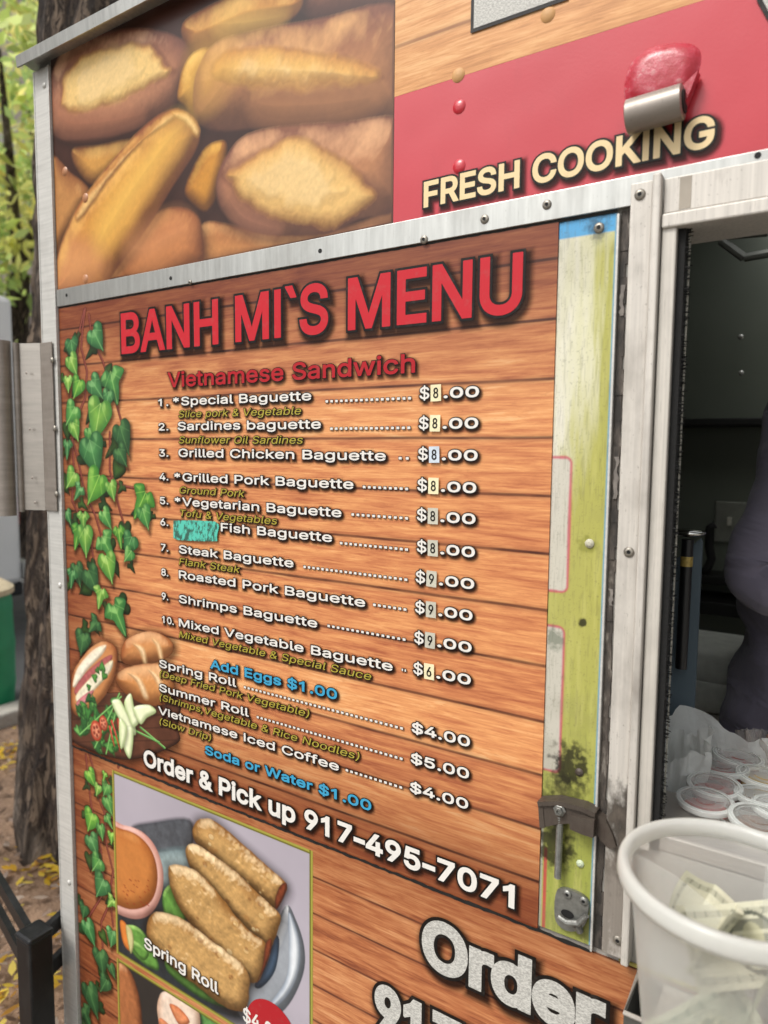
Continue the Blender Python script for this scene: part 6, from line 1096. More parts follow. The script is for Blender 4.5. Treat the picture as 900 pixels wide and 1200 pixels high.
# dollar bills
def bill(front):
    sh = Sheet(0, .156, 0, .0663, .0011, '#bfbca6' if front else '#bcbea6', 1.0); X, Z = sh.X, sh.Z
    ink = '#1d271f' if front else '#2c5236'
    n_ = vnoise(X, Z, 500, 3, 2); sh.c *= (.92 + .16 * n_)[..., None]
    def put(mask, k=.95, c=ink): sh.c[:] = sh.c * (1 - mask[..., None] * k) + np.array(lin(c)) * mask[..., None] * k
    ins = (X > .006) & (X < .150) & (Z > .005) & (Z < .061); edge = ins & ~((X > .011) & (X < .145) & (Z > .010) & (Z < .056))
    put((edge & (np.sin(X * 2600) * np.sin(Z * 2600) > -.25)).astype(float), .75 if not front else .55)
    d = np.hypot((X - .078) / .020, (Z - .034) / .023)
    if front:
        put(((d < 1) & (np.sin(Z * 5200) > -.5)).astype(float), .6); put(((d > .95) & (d < 1.1)).astype(float), .8)
        f = np.hypot((X - .078) / .009, (Z - .037) / .013); put((f < 1).astype(float), .7, '#b9b596'); put((np.hypot((X - .115) / .012, (Z - .034) / .012) < 1).astype(float), .35, '#4f7a58')
    else:
        put((ins & ~edge & (np.sin((X + Z) * 1500) * np.sin((X - Z) * 1500) > .05)).astype(float), .55)
        for cx_ in (.040, .116): q = np.hypot(X - cx_, Z - .034); put((q < .016).astype(float), .9, '#c6c5a4'); put(((q < .015) & (n_ > .45)).astype(float), .7)
    return sh
def bill_mesh(name, front, fn, label):
    sh = bill(front); t = thing(name, label, 'banknote', (0, 0, 0), 'dollar bills in the tip tub')
    o = sh.build('paper', t, 0.0, BM); v = np.zeros(len(o.data.vertices) * 3); o.data.vertices.foreach_get('co', v); v = v.reshape(-1, 3)
    nv = np.array([fn(p[0] / .156, p[2] / .0663) for p in v]); c = nv.mean(0); o.data.vertices.foreach_set('co', (nv - c).ravel()); o.data.polygons.foreach_set('use_smooth', np.ones(len(o.data.polygons), bool)); o.data.update(); t.location = tuple(float(q) for q in c)
    mb = MB(); mb.a = []
    for i, (u, w_) in enumerate(((.085, .80), (.915, .80), (.085, .15), (.915, .15))):
        pass
    return t
bm_ = Mat('banknote paper'); at_ = bm_.n('Attribute', attribute_name='ink'); bm_.set(col=at_.outputs['Color'], rough=.75); BM = bm_.m
def curl(org, U, V, bend, amp, ph):
    org = np.array(org); U = _n(U); V = np.array(V, float); V = _n(V - U * (V @ U)); N = np.cross(U, V)
    def f(u, v):
        q = g_(u, v); d = q - TC; z = min(q[2], TC[2] - .022 - .02 * abs(math.sin(u * 9 + ph))); z = max(z, TC[2] - TH + .006); r = math.hypot(d[0], d[1]); m = rr(z) - .004 - .002 * math.sin(v * 5 + ph)
        k = m / r if r > m else 1.0
        return np.array([TC[0] + d[0] * k, TC[1] + d[1] * k, z])
    def g_(u, v):
        a = (u - .5) * bend; x = math.sin(a) / bend if abs(bend) > .01 else (u - .5); h = (1 - math.cos(a)) / bend if abs(bend) > .01 else 0
        return org + U * x * .156 + V * (v - .5) * .0663 + N * (h * .156 + amp * math.sin(u * 7 + v * 3 + ph))
    return f
z_ = TC[2]
BL = [((.020, .028, -.075), (.86, .42, .18), (-.3, .5, .75), 1.9, .004, 0, True, 'dollar bill curling up in the middle of the tip tub'),
      ((-.012, .040, -.085), (.5, -.75, .15), (.4, .3, .85), 2.6, .005, 1, True, 'tightly curled dollar bill near the left side of the tip tub'),
      ((.052, .022, -.072), (.55, .75, .1), (.35, -.2, .9), 1.2, .003, 2, False, 'green backed dollar bill leaning at the right inside the tip tub'),
      ((.034, .055, -.070), (.7, .1, .5), (.5, -.5, .4), 1.4, .004, 3, True, 'dollar bill standing upright at the back inside the tip tub'),
      ((.012, -.066, -.140), (.85, -.1, .45), (-.45, .0, .9), -1.0, .003, 4, False, 'dollar bill pressed flat against the front wall of the tip tub'),
      ((-.03, -.03, -.165), (.6, .7, .1), (-.5, .4, .3), 1.6, .006, 5, False, 'dollar bill lying lowest at the left in the tip tub'),
      ((.02, .01, -.175), (-.8, .5, .0), (.5, .8, .2), 1.2, .008, 6, True, 'dollar bill lying across the bottom of the tip tub')]
for p, U, V, b, a_, ph, fr, lab in BL:
    bill_mesh('dollar_bill', fr, curl(TC + np.array(p), U, V, b, a_, ph), lab)
# thin film dividers standing in the tub
fm = plastic('frosted film', '#e4e5e0', .22, .6, .35, .5)
def film(name, pts, label):
    t = thing(name, label, 'plastic film', tuple(np.mean(pts, 0)), 'plastic film in the tub'); P = [np.array(p, float) for p in pts]; n = 14; V = []
    for j in range(n):
        for i in range(n):
            u, v = i / (n - 1), j / (n - 1); q = (P[0] * (1 - u) + P[1] * u) * (1 - v) + (P[3] * (1 - u) + P[2] * u) * v; q = q + np.array([.003, .004, 0]) * math.sin(u * 4 + v * 2); V.append(q)
    mb = MB(); mb.add(V, [(j * n + i, j * n + i + 1, (j + 1) * n + i + 1, (j + 1) * n + i) for j in range(n - 1) for i in range(n - 1)]); o = mb.build('film', fm.m, t, smooth=True); return t
cx_, cy_ = TC[0], TC[1]
film('plastic_film', [(cx_ - .086, cy_ + .012, z_ - .016), (cx_ - .004, cy_ + .010, z_ - .045), (cx_ - .022, cy_ - .030, z_ - .11), (cx_ - .060, cy_ - .040, z_ - .10)], 'frosted plastic sheet leaning along the left inside the tip tub')
film('plastic_film', [(cx_ + .022, cy_ + .055, z_ - .012), (cx_ + .082, cy_ + .010, z_ - .030), (cx_ + .066, cy_ - .012, z_ - .110), (cx_ + .016, cy_ + .020, z_ - .110)], 'frosted plastic sheet standing at the right inside the tip tub')

# sauce cups
LIDZ = 1.112
sauces = {'red': plain('red chilli sauce', '#8a1c0e', .2, 0, .3, 90), 'brown': plain('brown sauce', '#5e3512', .25, 0, .25, 60), 'gold': plain('golden oil sauce', '#a88732', .25, 0, .3, 60)}
def make_cup(kind, label):
    t = thing('sauce_cup', label, 'sauce cup', (0, 0, 0), 'lidded sauce cups in the white bag')
    mb = MB(); mb.lathe([(0, 0), (.0235, 0), (.0245, .002), (.0300, .033), (.0318, .0335), (.0318, .0350)], (0, 0, 0), 36); mb.build('cup', cupm.m, t, smooth=True, angle=40)
    mb = MB(); mb.lathe([(0, .0015), (.0232, .0016), (.0278, .025), (.0, .0255)], (0, 0, 0), 28); mb.build('sauce', sauces[kind], t, smooth=True, angle=40)
    mb = MB(); mb.lathe([(.0335, .0325), (.0342, .0335), (.0342, .0375), (.0330, .0388), (.0305, .0388), (.0295, .0365), (.0270, .0360), (.0262, .0385), (.0235, .0392), (.0200, .0372), (.0120, .0370), (.0110, .0380), (0, .0380)], (0, 0, 0), 40); mb.build('lid', lidm.m, t, smooth=True, angle=35)
    mb = MB(); mb.lathe([(.0290, .0390), (.0345, .0382), (.0350, .0360), (.0345, .0325), (.0338, .0325), (.0342, .0360), (.0335, .0374), (.0290, .0382)], (0, 0, 0), 40, close=True); mb.build('lid_rim', rimc.m, t, smooth=True, angle=60)
    return t
protos = {}
CUPS = [(838, 918, 0, 'red', 'red sauce cup in the middle of the left pair at the front of the bag'), (848, 897.5, 0, 'red', 'red sauce cup second from the back of the white bag'), (863, 885, 0, 'red', 'red sauce cup farthest back in the white bag'),
        (827, 936, 0, 'red', 'red sauce cup nearest the left edge of the white bag'), (893, 908, 0, 'gold', 'sauce cup with golden lid ring behind the brown ones'), (896, 932, 0, 'brown', 'brown sauce cup between the golden one and the front one'),
        (888, 957, 0, 'brown', 'brown sauce cup nearest the rim of the tip tub'), (866, 945, 1, 'red', 'half hidden lower sauce cup between red and brown ones'), (918, 945, 0, 'brown', 'brown sauce cup farthest right in the white bag'), (868, 915, 1, 'brown', 'lower brown sauce cup between the two rows')]
BAGC = []
for i, (px, py, low, kind, lab) in enumerate(CUPS):
    p = G(px, py, LIDZ - .038 * low)
    if kind not in protos: protos[kind] = c = make_cup(kind, lab)
    else: c = copy_tree(protos[kind]); c['label'] = lab
    c.location = (float(p[0]), float(p[1]), LIDZ - .0385 - .0385 * low); c.rotation_euler = (random.Random(i).uniform(-.08, .08), random.Random(i + 9).uniform(-.08, .08), i)
    BAGC.append(p)
BAGC = np.array(BAGC); bc = BAGC.mean(0)
# the white bag the cups stand in
def bag(name, label, c, rx, ry, h, seed, z0, lean=(0, 0), mat=bagm, n=96, m=22, amp=.014, hfun=None):
    t = thing(name, label, 'plastic bag', (c[0], c[1], z0)); rs = np.random.RandomState(seed); mb = MB(); V = []; ph = rs.rand(8) * 6
    for j in range(m):
        s_ = j / (m - 1)
        for i in range(n):
            a = i * 2 * math.pi / n; hh = h * (hfun(a) if hfun else (.88 + .14 * math.sin(a * 2 + ph[0]) + .06 * math.sin(a * 5 + ph[1])))
            fold = amp * s_ * (math.sin(a * 9 + ph[2] + s_ * 3) * .5 + math.sin(a * 17 + ph[3] - s_ * 4) * .35 + math.sin(a * 31 + ph[4] + s_ * 6) * .2)
            r = 1 + .12 * s_ + .1 * math.sin(a * 3 + ph[5]) * s_
            V.append((c[0] + rx * r * math.cos(a) + math.cos(a) * fold + lean[0] * s_, c[1] + ry * r * math.sin(a) + math.sin(a) * fold + lean[1] * s_, z0 + hh * s_ + .002 * s_ * math.sin(a * 23 + ph[6])))
    b = len(V); V.append((c[0], c[1], z0)); F = [(j * n + i, j * n + (i + 1) % n, (j + 1) * n + (i + 1) % n, (j + 1) * n + i) for j in range(m - 1) for i in range(n)] + [((i + 1) % n, i, b) for i in range(n)]
    mb.add(V, F); mb.build('film', mat.m, t, smooth=True); return t
CZ = SILL - .048
bag('plastic_bag', 'crumpled white plastic bag holding the lidded sauce cups', (float(bc[0]) + .03, float(bc[1]) + .01), .135, .105, .10, 3, LIDZ - .082, hfun=lambda a: .78 + .55 * math.exp(-((a - 2.5) / .6) ** 2) + .25 * math.exp(-((a - 1.4) / .5) ** 2) - .15 * math.exp(-((a - 4.4) / .8) ** 2) + .08 * math.sin(a * 6))
for o in [o for o in bpy.data.objects if o.name.startswith('plastic_bag')]: pass
# platform under the cups, a white board added to help brighten them
mb = MB(); q = thing('cutting_board', 'white cutting board added under the bag of sauce cups to brighten them', 'cutting board', (float(bc[0]) + .05, float(bc[1]), SILL - .05)); mb.box(float(bc[0]) - .12, float(bc[0]) + .22, max(float(bc[1]) - .11, .128), float(bc[1]) + .15, SILL - .0495, LIDZ - .0835, 0, .004); mb.build('board', plain('white board', '#c9c9c2', .5), q)
p = W(795, 885, .19); bag('plastic_bag', 'pale frosted plastic bag tucked behind the window post', (float(p[0]) - .01, .19), .045, .04, .11, 11, SILL - .0495, (.0, .0), amp=.010)
p = W(893, 875, .33); pk = bag('plastic_bag', 'clear plastic bag of pinkish shrimp chips behind the sauce cups', (float(p[0]) + .05, .33), .07, .05, .085, 21, SILL - .0495, amp=.012, mat=plastic('clear crinkled bag', '#d8d2cb', .3, .8, .15, .3))
rs = random.Random(2); mb = MB(); chips = plain('pink chip', '#c9a08f', .7, 0, .2, 40)
bmx = bmesh.new(); bmesh.ops.create_icosphere(bmx, subdivisions=2, radius=.05)
for v in bmx.verts: v.co *= .85 + .3 * rs.random()
mb.bm(bmx, 0, Matrix.Translation((float(p[0]) + .05, .33, SILL + .0))); mb.build('contents', chips, pk, smooth=True)

# blue grey board, rod, towels
gb = thing('plastic_board', 'blue grey plastic board standing on edge behind the window post', 'plastic board', tuple(W(800, 855, .30)))
q = [W(*p, .30) for p in ((788, 660), (790, 657), (821, 631), (823, 636), (812, 860), (776, 860))]; mb = MB(); mb.prism([(p[0], p[2]) for p in q], .30, .308); mb.build('board', plain('blue grey plastic', '#525f67', .4, 0, .1, 8), gb)
rod = thing('black_rod', 'black rod with a round chrome cap in front of the blue grey board', 'rod', tuple(W(798, 783, .275)))
mb = MB(); a = W(806, 632, .275); b = W(798, 783, .275); mb.tube([b, a], .0085, 14); mb.build('shaft', plain('black plastic tube', '#101012', .35), rod, smooth=True, angle=40)
mb = MB(); c = W(808, 624, .275); mb.lathe([(0, -.006), (.010, -.006), (.022, -.002), (.0235, .001), (.018, .004), (.006, .006), (0, .006)], c, 28); mb.build('cap', plain('chrome', '#c9c9c4', .12, 1.0), rod, smooth=True)
mb = MB(); c = a + (b - a) * .13; mb.tube([c, c + (b - a) * .075], .0089, 14); mb.build('gold_label', plain('gold label', '#a08a4a', .4, .3, .4, 200), rod, smooth=True, angle=40)
for k, (ya, yb_) in enumerate(((767, 802), (801, 834))):
    a = W(812, yb_, .85); b = W(868, ya, .85); t = thing('white_towel', ('upper' if k == 0 else 'lower') + ' folded white towel in the pair stacked behind the worker', 'towel', (float(b[0]), .9, float(a[2])), 'folded white towels')
    mb = MB(); mb.box(float(a[0]) - .05, float(b[0]) + .12, .85, 1.05, float(a[2]), float(b[2]), 0, .016); mb.build('cloth', plain('white terry', '#d8dacf', .95, 0, .1, 40, .4, 500), t, smooth=True)
zt_ = float(W(812, 834, .85)[2]); q = thing('work_table', 'steel work table against the back wall behind the worker', 'work table', (0, 1.05, FLOOR)); mb = MB(); mb.box(-.55, .9, .80, 1.36, zt_ - .03, zt_ - .001, 0, .003); mb.build('table_top', K['jamb'], q)
for x in (-.52, .86):
    for y in (.83, 1.32): mb = MB(); mb.box(x - .015, x + .015, y - .015, y + .015, FLOOR + .0005, zt_ - .031); mb.build('leg', K['jamb'], q)

# ------------------------------------------------------------------ the worker
def skinned(name, chains, mat, parent, levels=2, root=0):
    """one continuous surface: chains of (x, y, z, rx[, ry]); a chain that starts on an existing point joins it"""
    V = []; E = []; Rd = []; key = {}
    for ch in chains:
        prev = None
        for p in ch:
            k = tuple(round(c, 4) for c in p[:3])
            if k not in key: key[k] = len(V); V.append(p[:3]); Rd.append((p[3], p[4] if len(p) > 4 else p[3]))
            if prev is not None: E.append((prev, key[k]))
            prev = key[k]
    me = bpy.data.meshes.new(name); me.from_pydata(V, E, []); o = bpy.data.objects.new(name, me); col.objects.link(o)
    sk = o.modifiers.new('skin', 'SKIN'); sk.use_smooth_shade = True
    for i, d in enumerate(me.skin_vertices[0].data): d.radius = Rd[i]; d.use_root = (i == root)
    if levels: sb = o.modifiers.new('sub', 'SUBSURF'); sb.levels = levels; sb.render_levels = levels
    bpy.context.view_layer.update()
    m2 = bpy.data.meshes.new_from_object(o.evaluated_get(bpy.context.evaluated_depsgraph_get())); bpy.data.objects.remove(o)
    m2.name = name; m2.materials.clear(); m2.materials.append(mat); m2.polygons.foreach_set('use_smooth', np.ones(len(m2.polygons), bool))
    o = bpy.data.objects.new(name, m2); col.objects.link(o); o.parent = parent; return o
wx, wy = -.028, .66
per = thing('person', 'worker in a grey purple sweatshirt standing sideways inside the serving window', 'person', (wx, wy, FLOOR))
PS = Matrix.Identity(4)
sk = plain('skin', '#b98a6c', .55, 0, .06, 30); sw_ = Mat('purple grey sweatshirt'); n_ = sw_.noise(sw_.objpos(), 14, 3); sw_.set(col=sw_.mix(n_, '#6e6978', '#7d7787'), rough=.92, sheen=.2); sw_.bump(sw_.math('ADD', sw_.noise(sw_.objpos((1, 1, 2.2)), 7, 3, .5, .9), sw_.math('MULTIPLY', sw_.noise(sw_.objpos(), 900, 2), .03)), .55, .05)
# facing +x; near arm is the right arm (-y). heights above the truck floor
Zp = 0.0
PO = np.array([wx, wy, FLOOR])
def loc(px, py, y): return W(px, py, y) - PO
ARM = [loc(948, 488, .50), loc(926, 580, .455), loc(888, 668, .42), loc(935, 692, .405), loc(1015, 690, .43)]
flip = lambda p: np.array([p[0] - .02, -p[1], p[2]])
t4 = lambda p, r: (float(p[0]), float(p[1]), float(p[2]), r)
def chain_arm(A, s_):
    w_ = A[4]; h = w_ + np.array([.055, 0, .0])
    out = [[(.02, 0, 1.30, .10), t4(A[0], .050), t4(A[1], .046), t4(A[2], .039), t4(A[3], .036), t4(w_, .026), t4(h, .020)]]
    hp = t4(h, .020)
    for dy, L in ((-.026, .058), (-.009, .072), (.009, .068), (.025, .052)):
        out.append([hp, (hp[0] + .035, hp[1] + dy, hp[2], .0095), (hp[0] + .035 + L * .5, hp[1] + dy * 1.2, hp[2] - .012, .0085), (hp[0] + .035 + L * .85, hp[1] + dy * 1.1, hp[2] - .036, .0075)])
    out.append([hp, (hp[0] + .004, hp[1] - s_ * .042, hp[2] - .006, .011), (hp[0] + .032, hp[1] - s_ * .056, hp[2] - .018, .0095), (hp[0] + .058, hp[1] - s_ * .050, hp[2] - .026, .0085)])
    return out
body = [[(.02, 0, .88, .11), (.03, 0, 1.05, .10), (.02, 0, 1.30, .10), (.03, 0, 1.44, .056), (.05, 0, 1.50, .054), (.065, 0, 1.575, .090), (.06, 0, 1.66, .080)]] + chain_arm(ARM, -1) + chain_arm([flip(p) for p in ARM], 1)
for s_ in (-1, 1): body.append([(.02, 0, .88, .11), (.02, s_ * .09, .80, .078), (.03, s_ * .095, .46, .054), (.01, s_ * .095, .09, .04), (.14, s_ * .10, .035, .035)])
bo = skinned('body', body, sk, per)
def loft(mb, rings, n=48, seed=0, fold=.004):
    Rg = smooth_rows(rings); V = []
    for k, (x, y, z, rx, ry) in enumerate(Rg):
        for i in range(n):
            a = i * 2 * math.pi / n; f = fold * (math.sin(a * 5 + z * 34 + seed) + .7 * math.sin(a * 3 - z * 58 + seed * 2) + .4 * math.sin(a * 9 + z * 90))
            V.append((x + (rx + f) * math.cos(a), y + (ry + f) * math.sin(a), z))
    m = len(Rg); mb.add(V, [(k * n + i, k * n + (i + 1) % n, (k + 1) * n + (i + 1) % n, (k + 1) * n + i) for k in range(m - 1) for i in range(n)] + [tuple(range(n - 1, -1, -1)), tuple(range((m - 1) * n, m * n))])
def smooth_rows(q, n=7):
    q = np.array(q, float); P = np.concatenate([[q[0]], q, [q[-1]]]); o = []
    for i in range(1, len(P) - 2):
        for t in np.linspace(0, 1, n)[:-1]: o.append(.5 * (2 * P[i] + (P[i + 1] - P[i - 1]) * t + (2 * P[i - 1] - 5 * P[i] + 4 * P[i + 1] - P[i + 2]) * t * t + (3 * P[i] - P[i - 1] - 3 * P[i + 1] + P[i + 2]) * t ** 3))
    return o + [q[-1]]
def sleeve(mb, A, radii, seed):
    q = smooth_rows([(*p, r) for p, r in zip(A, radii)], 12); k = len(q)
    mb.tube([p[:3] for p in q], [p[3] * (1 + .018 * math.sin(i * 1.15 + seed) * (1 + 1.2 * math.exp(-((i - k * .5) / 5.0) ** 2))) for i, p in enumerate(q)], 26)
tx = .03
def edge(px, py): p = loc(px, py, .66); return float(p[2]), tx - float(p[0])
mb = MB(); z0_, r0_ = edge(841, 852); z1_, r1_ = edge(850, 812); z2_, r2_ = edge(862, 768); z3_, r3_ = edge(872, 730); z4_, r4_ = edge(868, 690)
loft(mb, [(tx, 0, z0_ - .035, r0_ * .94, .150), (tx, 0, z0_ - .02, r0_, .155), (tx, 0, z0_, r0_, .158), (tx, 0, z1_, r1_, .152), (tx, 0, z2_, r2_, .140), (tx, 0, z3_, r3_, .132), (tx, 0, z4_, r4_, .140), (tx, 0, 1.28, .115, .170), (tx, 0, 1.36, .098, .150), (tx, 0, 1.41, .070, .090), (tx + .005, 0, 1.435, .062, .064)])
SR = [.066, .056, .050, .048, .042]
sleeve(mb, [loc(975, 470, .57)] + ARM, [.08] + SR, 0); sleeve(mb, [flip(p) for p in [loc(975, 470, .57)] + ARM], [.08] + SR, 2)
o = mb.build('sweatshirt', sw_.m, None, smooth=True); o.parent = per
mb = MB(); loft(mb, [(tx, 0, z0_ + .02, .135, .135), (tx, 0, z0_ - .06, .15, .142), (tx, 0, .72, .145, .14)], fold=.002)
for s_ in (-1, 1): mb.tube([(.02, s_ * .085, .80), (.025, s_ * .092, .62), (.03, s_ * .095, .46), (.01, s_ * .095, .10)], [.098, .088, .074, .062], 24)
o = mb.build('trousers', plain('dark trousers', '#22222a', .9), None, smooth=True); o.parent = per
mb = MB(); bmx = bmesh.new(); bmesh.ops.create_uvsphere(bmx, u_segments=24, v_segments=14, radius=1)
bmesh.ops.delete(bmx, geom=[v for v in bmx.verts if v.co.z < -.15 and v.co.x > -.1], context='VERTS'); mb.bm(bmx, 0, Matrix.Translation((.048, 0, 1.655)) @ Matrix.Diagonal((.105, .092, .112, 1))); o = mb.build('hair', plain('black hair', '#15110f', .6), None, smooth=True); o.parent = per
mb = MB(); mb.lathe([(.004, -.012), (.009, -.008), (.011, 0), (.008, .012), (.003, .024)], (.150, 0, 1.575), 10)
for s_ in (-1, 1): mb.lathe([(.0, -.012), (.010, -.006), (.012, .0), (.008, .010), (0, .014)], (.135, s_ * .032, 1.60), 10, 1); mb.lathe([(0, -.02), (.012, -.012), (.016, 0), (.012, .014), (0, .022)], (.06, s_ * .090, 1.585), 10, 0)
o = mb.build('face', [sk, plain('eye', '#d8d2c8', .3)], None, smooth=True); o.parent = per

# ------------------------------------------------------------------ street side: tree, guard, leaves, barrel, van, building
def bark_mat():
    m = Mat('furrowed bark'); g = m.pos((1, 1, .22)); n1 = m.noise(g, 22, 6, .7, 1.2); n2 = m.noise(m.pos((1, 1, .5)), 5, 4); v = m.n('TexVoronoi', feature='DISTANCE_TO_EDGE'); m.put(v.inputs[0], m.mix(.12, g, n1)); v.inputs['Scale'].default_value = 26
    h = m.math('ADD', m.math('MULTIPLY', m.ramp(v.outputs[0], [(.0, 0.0), (.22, 1.0)]), .6), n1)
    c = m.ramp(h, [(.45, '#231a15'), (.8, '#4a3b30'), (1.0, '#6d5d4e')]); c = m.mix(m.ramp(n2, [(.50, 0.0), (.64, 1.0)]), c, m.ramp(n1, [(.35, '#463a31'), (.65, '#8f8377')]))
    m.set(col=c, rough=.95); m.bump(h, 1.0, .03); return m.m
MATS['bark'] = bark_mat()
def leaves_mat(name, a, b, tl=.6):
    m = Mat(name); at = m.n('Attribute', attribute_name='ink'); oi = m.mix(at.outputs['Fac'], a, b)
    m.set(col=at.outputs['Color'], rough=.6); t = m.n('BsdfTranslucent'); m.t.links.new(at.outputs['Color'], t.inputs[0]); x = m.n('MixShader'); x.inputs[0].default_value = tl; m.t.links.new(m.b.outputs[0], x.inputs[1]); m.t.links.new(t.outputs[0], x.inputs[2]); m.t.links.new(x.outputs[0], m.o.inputs[0]); return m.m
LEAF = leaves_mat('autumn leaves', '#6f8a2a', '#c9b83a')
def trunk_mesh(mb, base, top, r0, r1, seed, flare=.3, n=40, m=60, amp=.03):
    rs = np.random.RandomState(seed); ph = rs.rand(20) * 6; B = np.array(base, float); T = np.array(top, float); V = []
    for j in range(m):
        s_ = j / (m - 1); c = B + (T - B) * s_ + np.array([math.sin(s_ * 5 + ph[0]) * .02, math.cos(s_ * 4 + ph[1]) * .02, 0]); r = r0 + (r1 - r0) * s_ + flare * r0 * math.exp(-s_ * 16)
        for i in range(n):
            a = i * 2 * math.pi / n; d = amp * (math.sin(a * 7 + ph[2] + s_ * 6) * .5 + math.sin(a * 13 + ph[3] - s_ * 9) * .4 + math.sin(a * 4 + s_ * 21 + ph[4]) * .35 + (rs.rand() - .5) * .5) * (r / r0) + flare * r0 * .5 * math.exp(-s_ * 18) * math.sin(a * 5 + ph[5])
            V.append((c[0] + (r + d) * math.cos(a), c[1] + (r + d) * math.sin(a), c[2]))
    mb.add(V, [(j * n + i, j * n + (i + 1) % n, (j + 1) * n + (i + 1) % n, (j + 1) * n + i) for j in range(m - 1) for i in range(n)])
def crown(name, parent, blobs, count, size, cols, seed):
    rs = np.random.RandomState(seed); mb = MB(); mb.a = []
    tot = sum(b[3] ** 3 for b in blobs)
    for (x, y, z, r) in blobs:
        k = int(count * r ** 3 / tot); nclump = max(4, k // 45)
        for q in range(nclump):
            d = rs.normal(size=3); d /= np.linalg.norm(d); cc = np.array([x, y, z]) + d * r * rs.rand() ** .4 * np.array([1, 1, .8]); cr = r * rs.uniform(.14, .3); base = np.array(lin(cols[rs.randint(len(cols))]))
            for _ in range(k // nclump):
                p = cc + rs.normal(size=3) * cr * .6; u = rs.normal(size=3); u /= np.linalg.norm(u); w = np.cross(u, rs.normal(size=3)); w /= np.linalg.norm(w); l = size * rs.uniform(.6, 1.3)
                mb.add([p - u * l, p + w * l * .45, p + u * l, p - w * l * .45], [(0, 1, 2, 3)]); cl_ = np.clip(base * rs.uniform(.75, 1.3), 0, 1); mb.a += [(*cl_, 1.0)] * 4
    return mb.build(name, LEAF, parent)
def tree(label, base, h, r0, r1, blobs, count, size, cols, seed, lean=(0, 0), limbs=()):
    t = thing('street_tree', label, 'tree', base); mb = MB(); top = (base[0] + lean[0], base[1] + lean[1], base[2] + h); trunk_mesh(mb, (base[0], base[1], base[2] - .1), top, r0, r1, seed, .10)
    for e in limbs:
        q = [np.array(top) + (np.array(e) - np.array(top)) * s_ + np.array([0, 0, .15 * math.sin(s_ * 3)]) for s_ in np.linspace(-.12, 1, 8)]; mb.tube(q, list(np.linspace(r1 * .75, r1 * .2, 8)), 12)
    mb.build('trunk', MATS['bark'], t, smooth=True); crown('crown', t, blobs, count, size, cols, seed); return t
YG = ['#c2d47c', '#dcdc86', '#e8de8c', '#b2ca7e', '#ced98e', '#eee6a6', '#a8c47c']
b = G(92, 985)
tree('street tree with a thick dark furrowed trunk right beside the truck corner', (float(b[0]), float(b[1]), 0), 3.9, .215, .205, [(float(b[0]) - .6, float(b[1]) + 1.2, 6.2, 1.9), (float(b[0]) + 1.0, float(b[1]) - .4, 6.6, 1.7)], 3500, .05, YG, 1, (.20, .13), [(float(b[0]) - .9, float(b[1]) + 1.1, 5.8), (float(b[0]) + 1.2, float(b[1]) - .3, 6.2), (float(b[0]) + .3, float(b[1]) + 1.2, 6.6)])
for (px, t_, z, rr_, sd_, lab) in ((14, 7.5, 4.0, 1.5, 2, 'yellow green street tree nearest behind the dark trunk'), (40, 11.5, 5.6, 2.2, 3, 'taller yellow green tree farther along the street')):
    r_ = ray(px, 160); p = CAM + r_ * t_; x, y = float(p[0]), float(p[1])
    bl_ = [(x, y, z + .2, rr_), (x - .9, y + .4, z + .9, rr_ * .8), (x + .7, y - .5, z + 1.3, rr_ * .8), (x + .2, y + .9, z + 2.0, rr_ * .7), (x - .3, y - .7, z - .35, rr_ * .62), (x + .5, y + .5, z - .2, rr_ * .6)]
    tree(lab, (x - 1.2, y + .6, 0.1), z - .6, .13, .10, bl_, 4200, .085, YG, sd_, (.9, -.4), [(bx, by, bz) for bx, by, bz, _ in bl_[:4]])

# tree guard of black iron
p = G(40, 1089, .53); gx, gy = float(p[0]), float(p[1]); gtop = .53
guard = thing('tree_guard', 'low black iron tree guard with curved rails at the foot of the trunk', 'tree guard', (gx, gy, 0))
bi = brushed('black iron paint', '#17181a', .4, .2, (30, 30, 30), .25, '#4a4a48', 30)
mb = MB(); mb.box(gx - .026, gx + .026, gy - .026, gy + .026, .0, gtop - .012, 0, .004); mb.box(gx - .029, gx + .029, gy - .029, gy + .029, gtop - .014, gtop, 0, .007); mb.build('post', bi, guard)
for dx_, dy_ in ((-.97, .24), (-.26, .965)):
    ex, ey = gx + dx_ * 1.3, gy + dy_ * 1.3
    mb = MB(); mb.box(ex - .026, ex + .026, ey - .026, ey + .026, .0, gtop - .012, 0, .004); mb.box(ex - .029, ex + .029, ey - .029, ey + .029, gtop - .014, gtop, 0, .007); mb.build('post', bi, guard)
    for zr_ in (gtop - .030, gtop - .118):
        q = [(gx + dx_ * s_ * 1.3, gy + dy_ * s_ * 1.3, zr_ + .05 * (4 * (s_ - .5) ** 2 - 1) * -.35) for s_ in np.linspace(.015, .985, 14)]; mb = MB()
        n_ = np.array([-dy_, dx_, 0]) * .007
        for i in range(13):
            a = np.array(q[i]); c = np.array(q[i + 1]); hz = np.array([0, 0, .016]); mb.add([a - n_ - hz, a + n_ - hz, a + n_ + hz, a - n_ + hz, c - n_ - hz, c + n_ - hz, c + n_ + hz, c - n_ + hz], [(0, 1, 5, 4), (1, 2, 6, 5), (2, 3, 7, 6), (3, 0, 4, 7)])
        mb.build('rail', bi, guard)

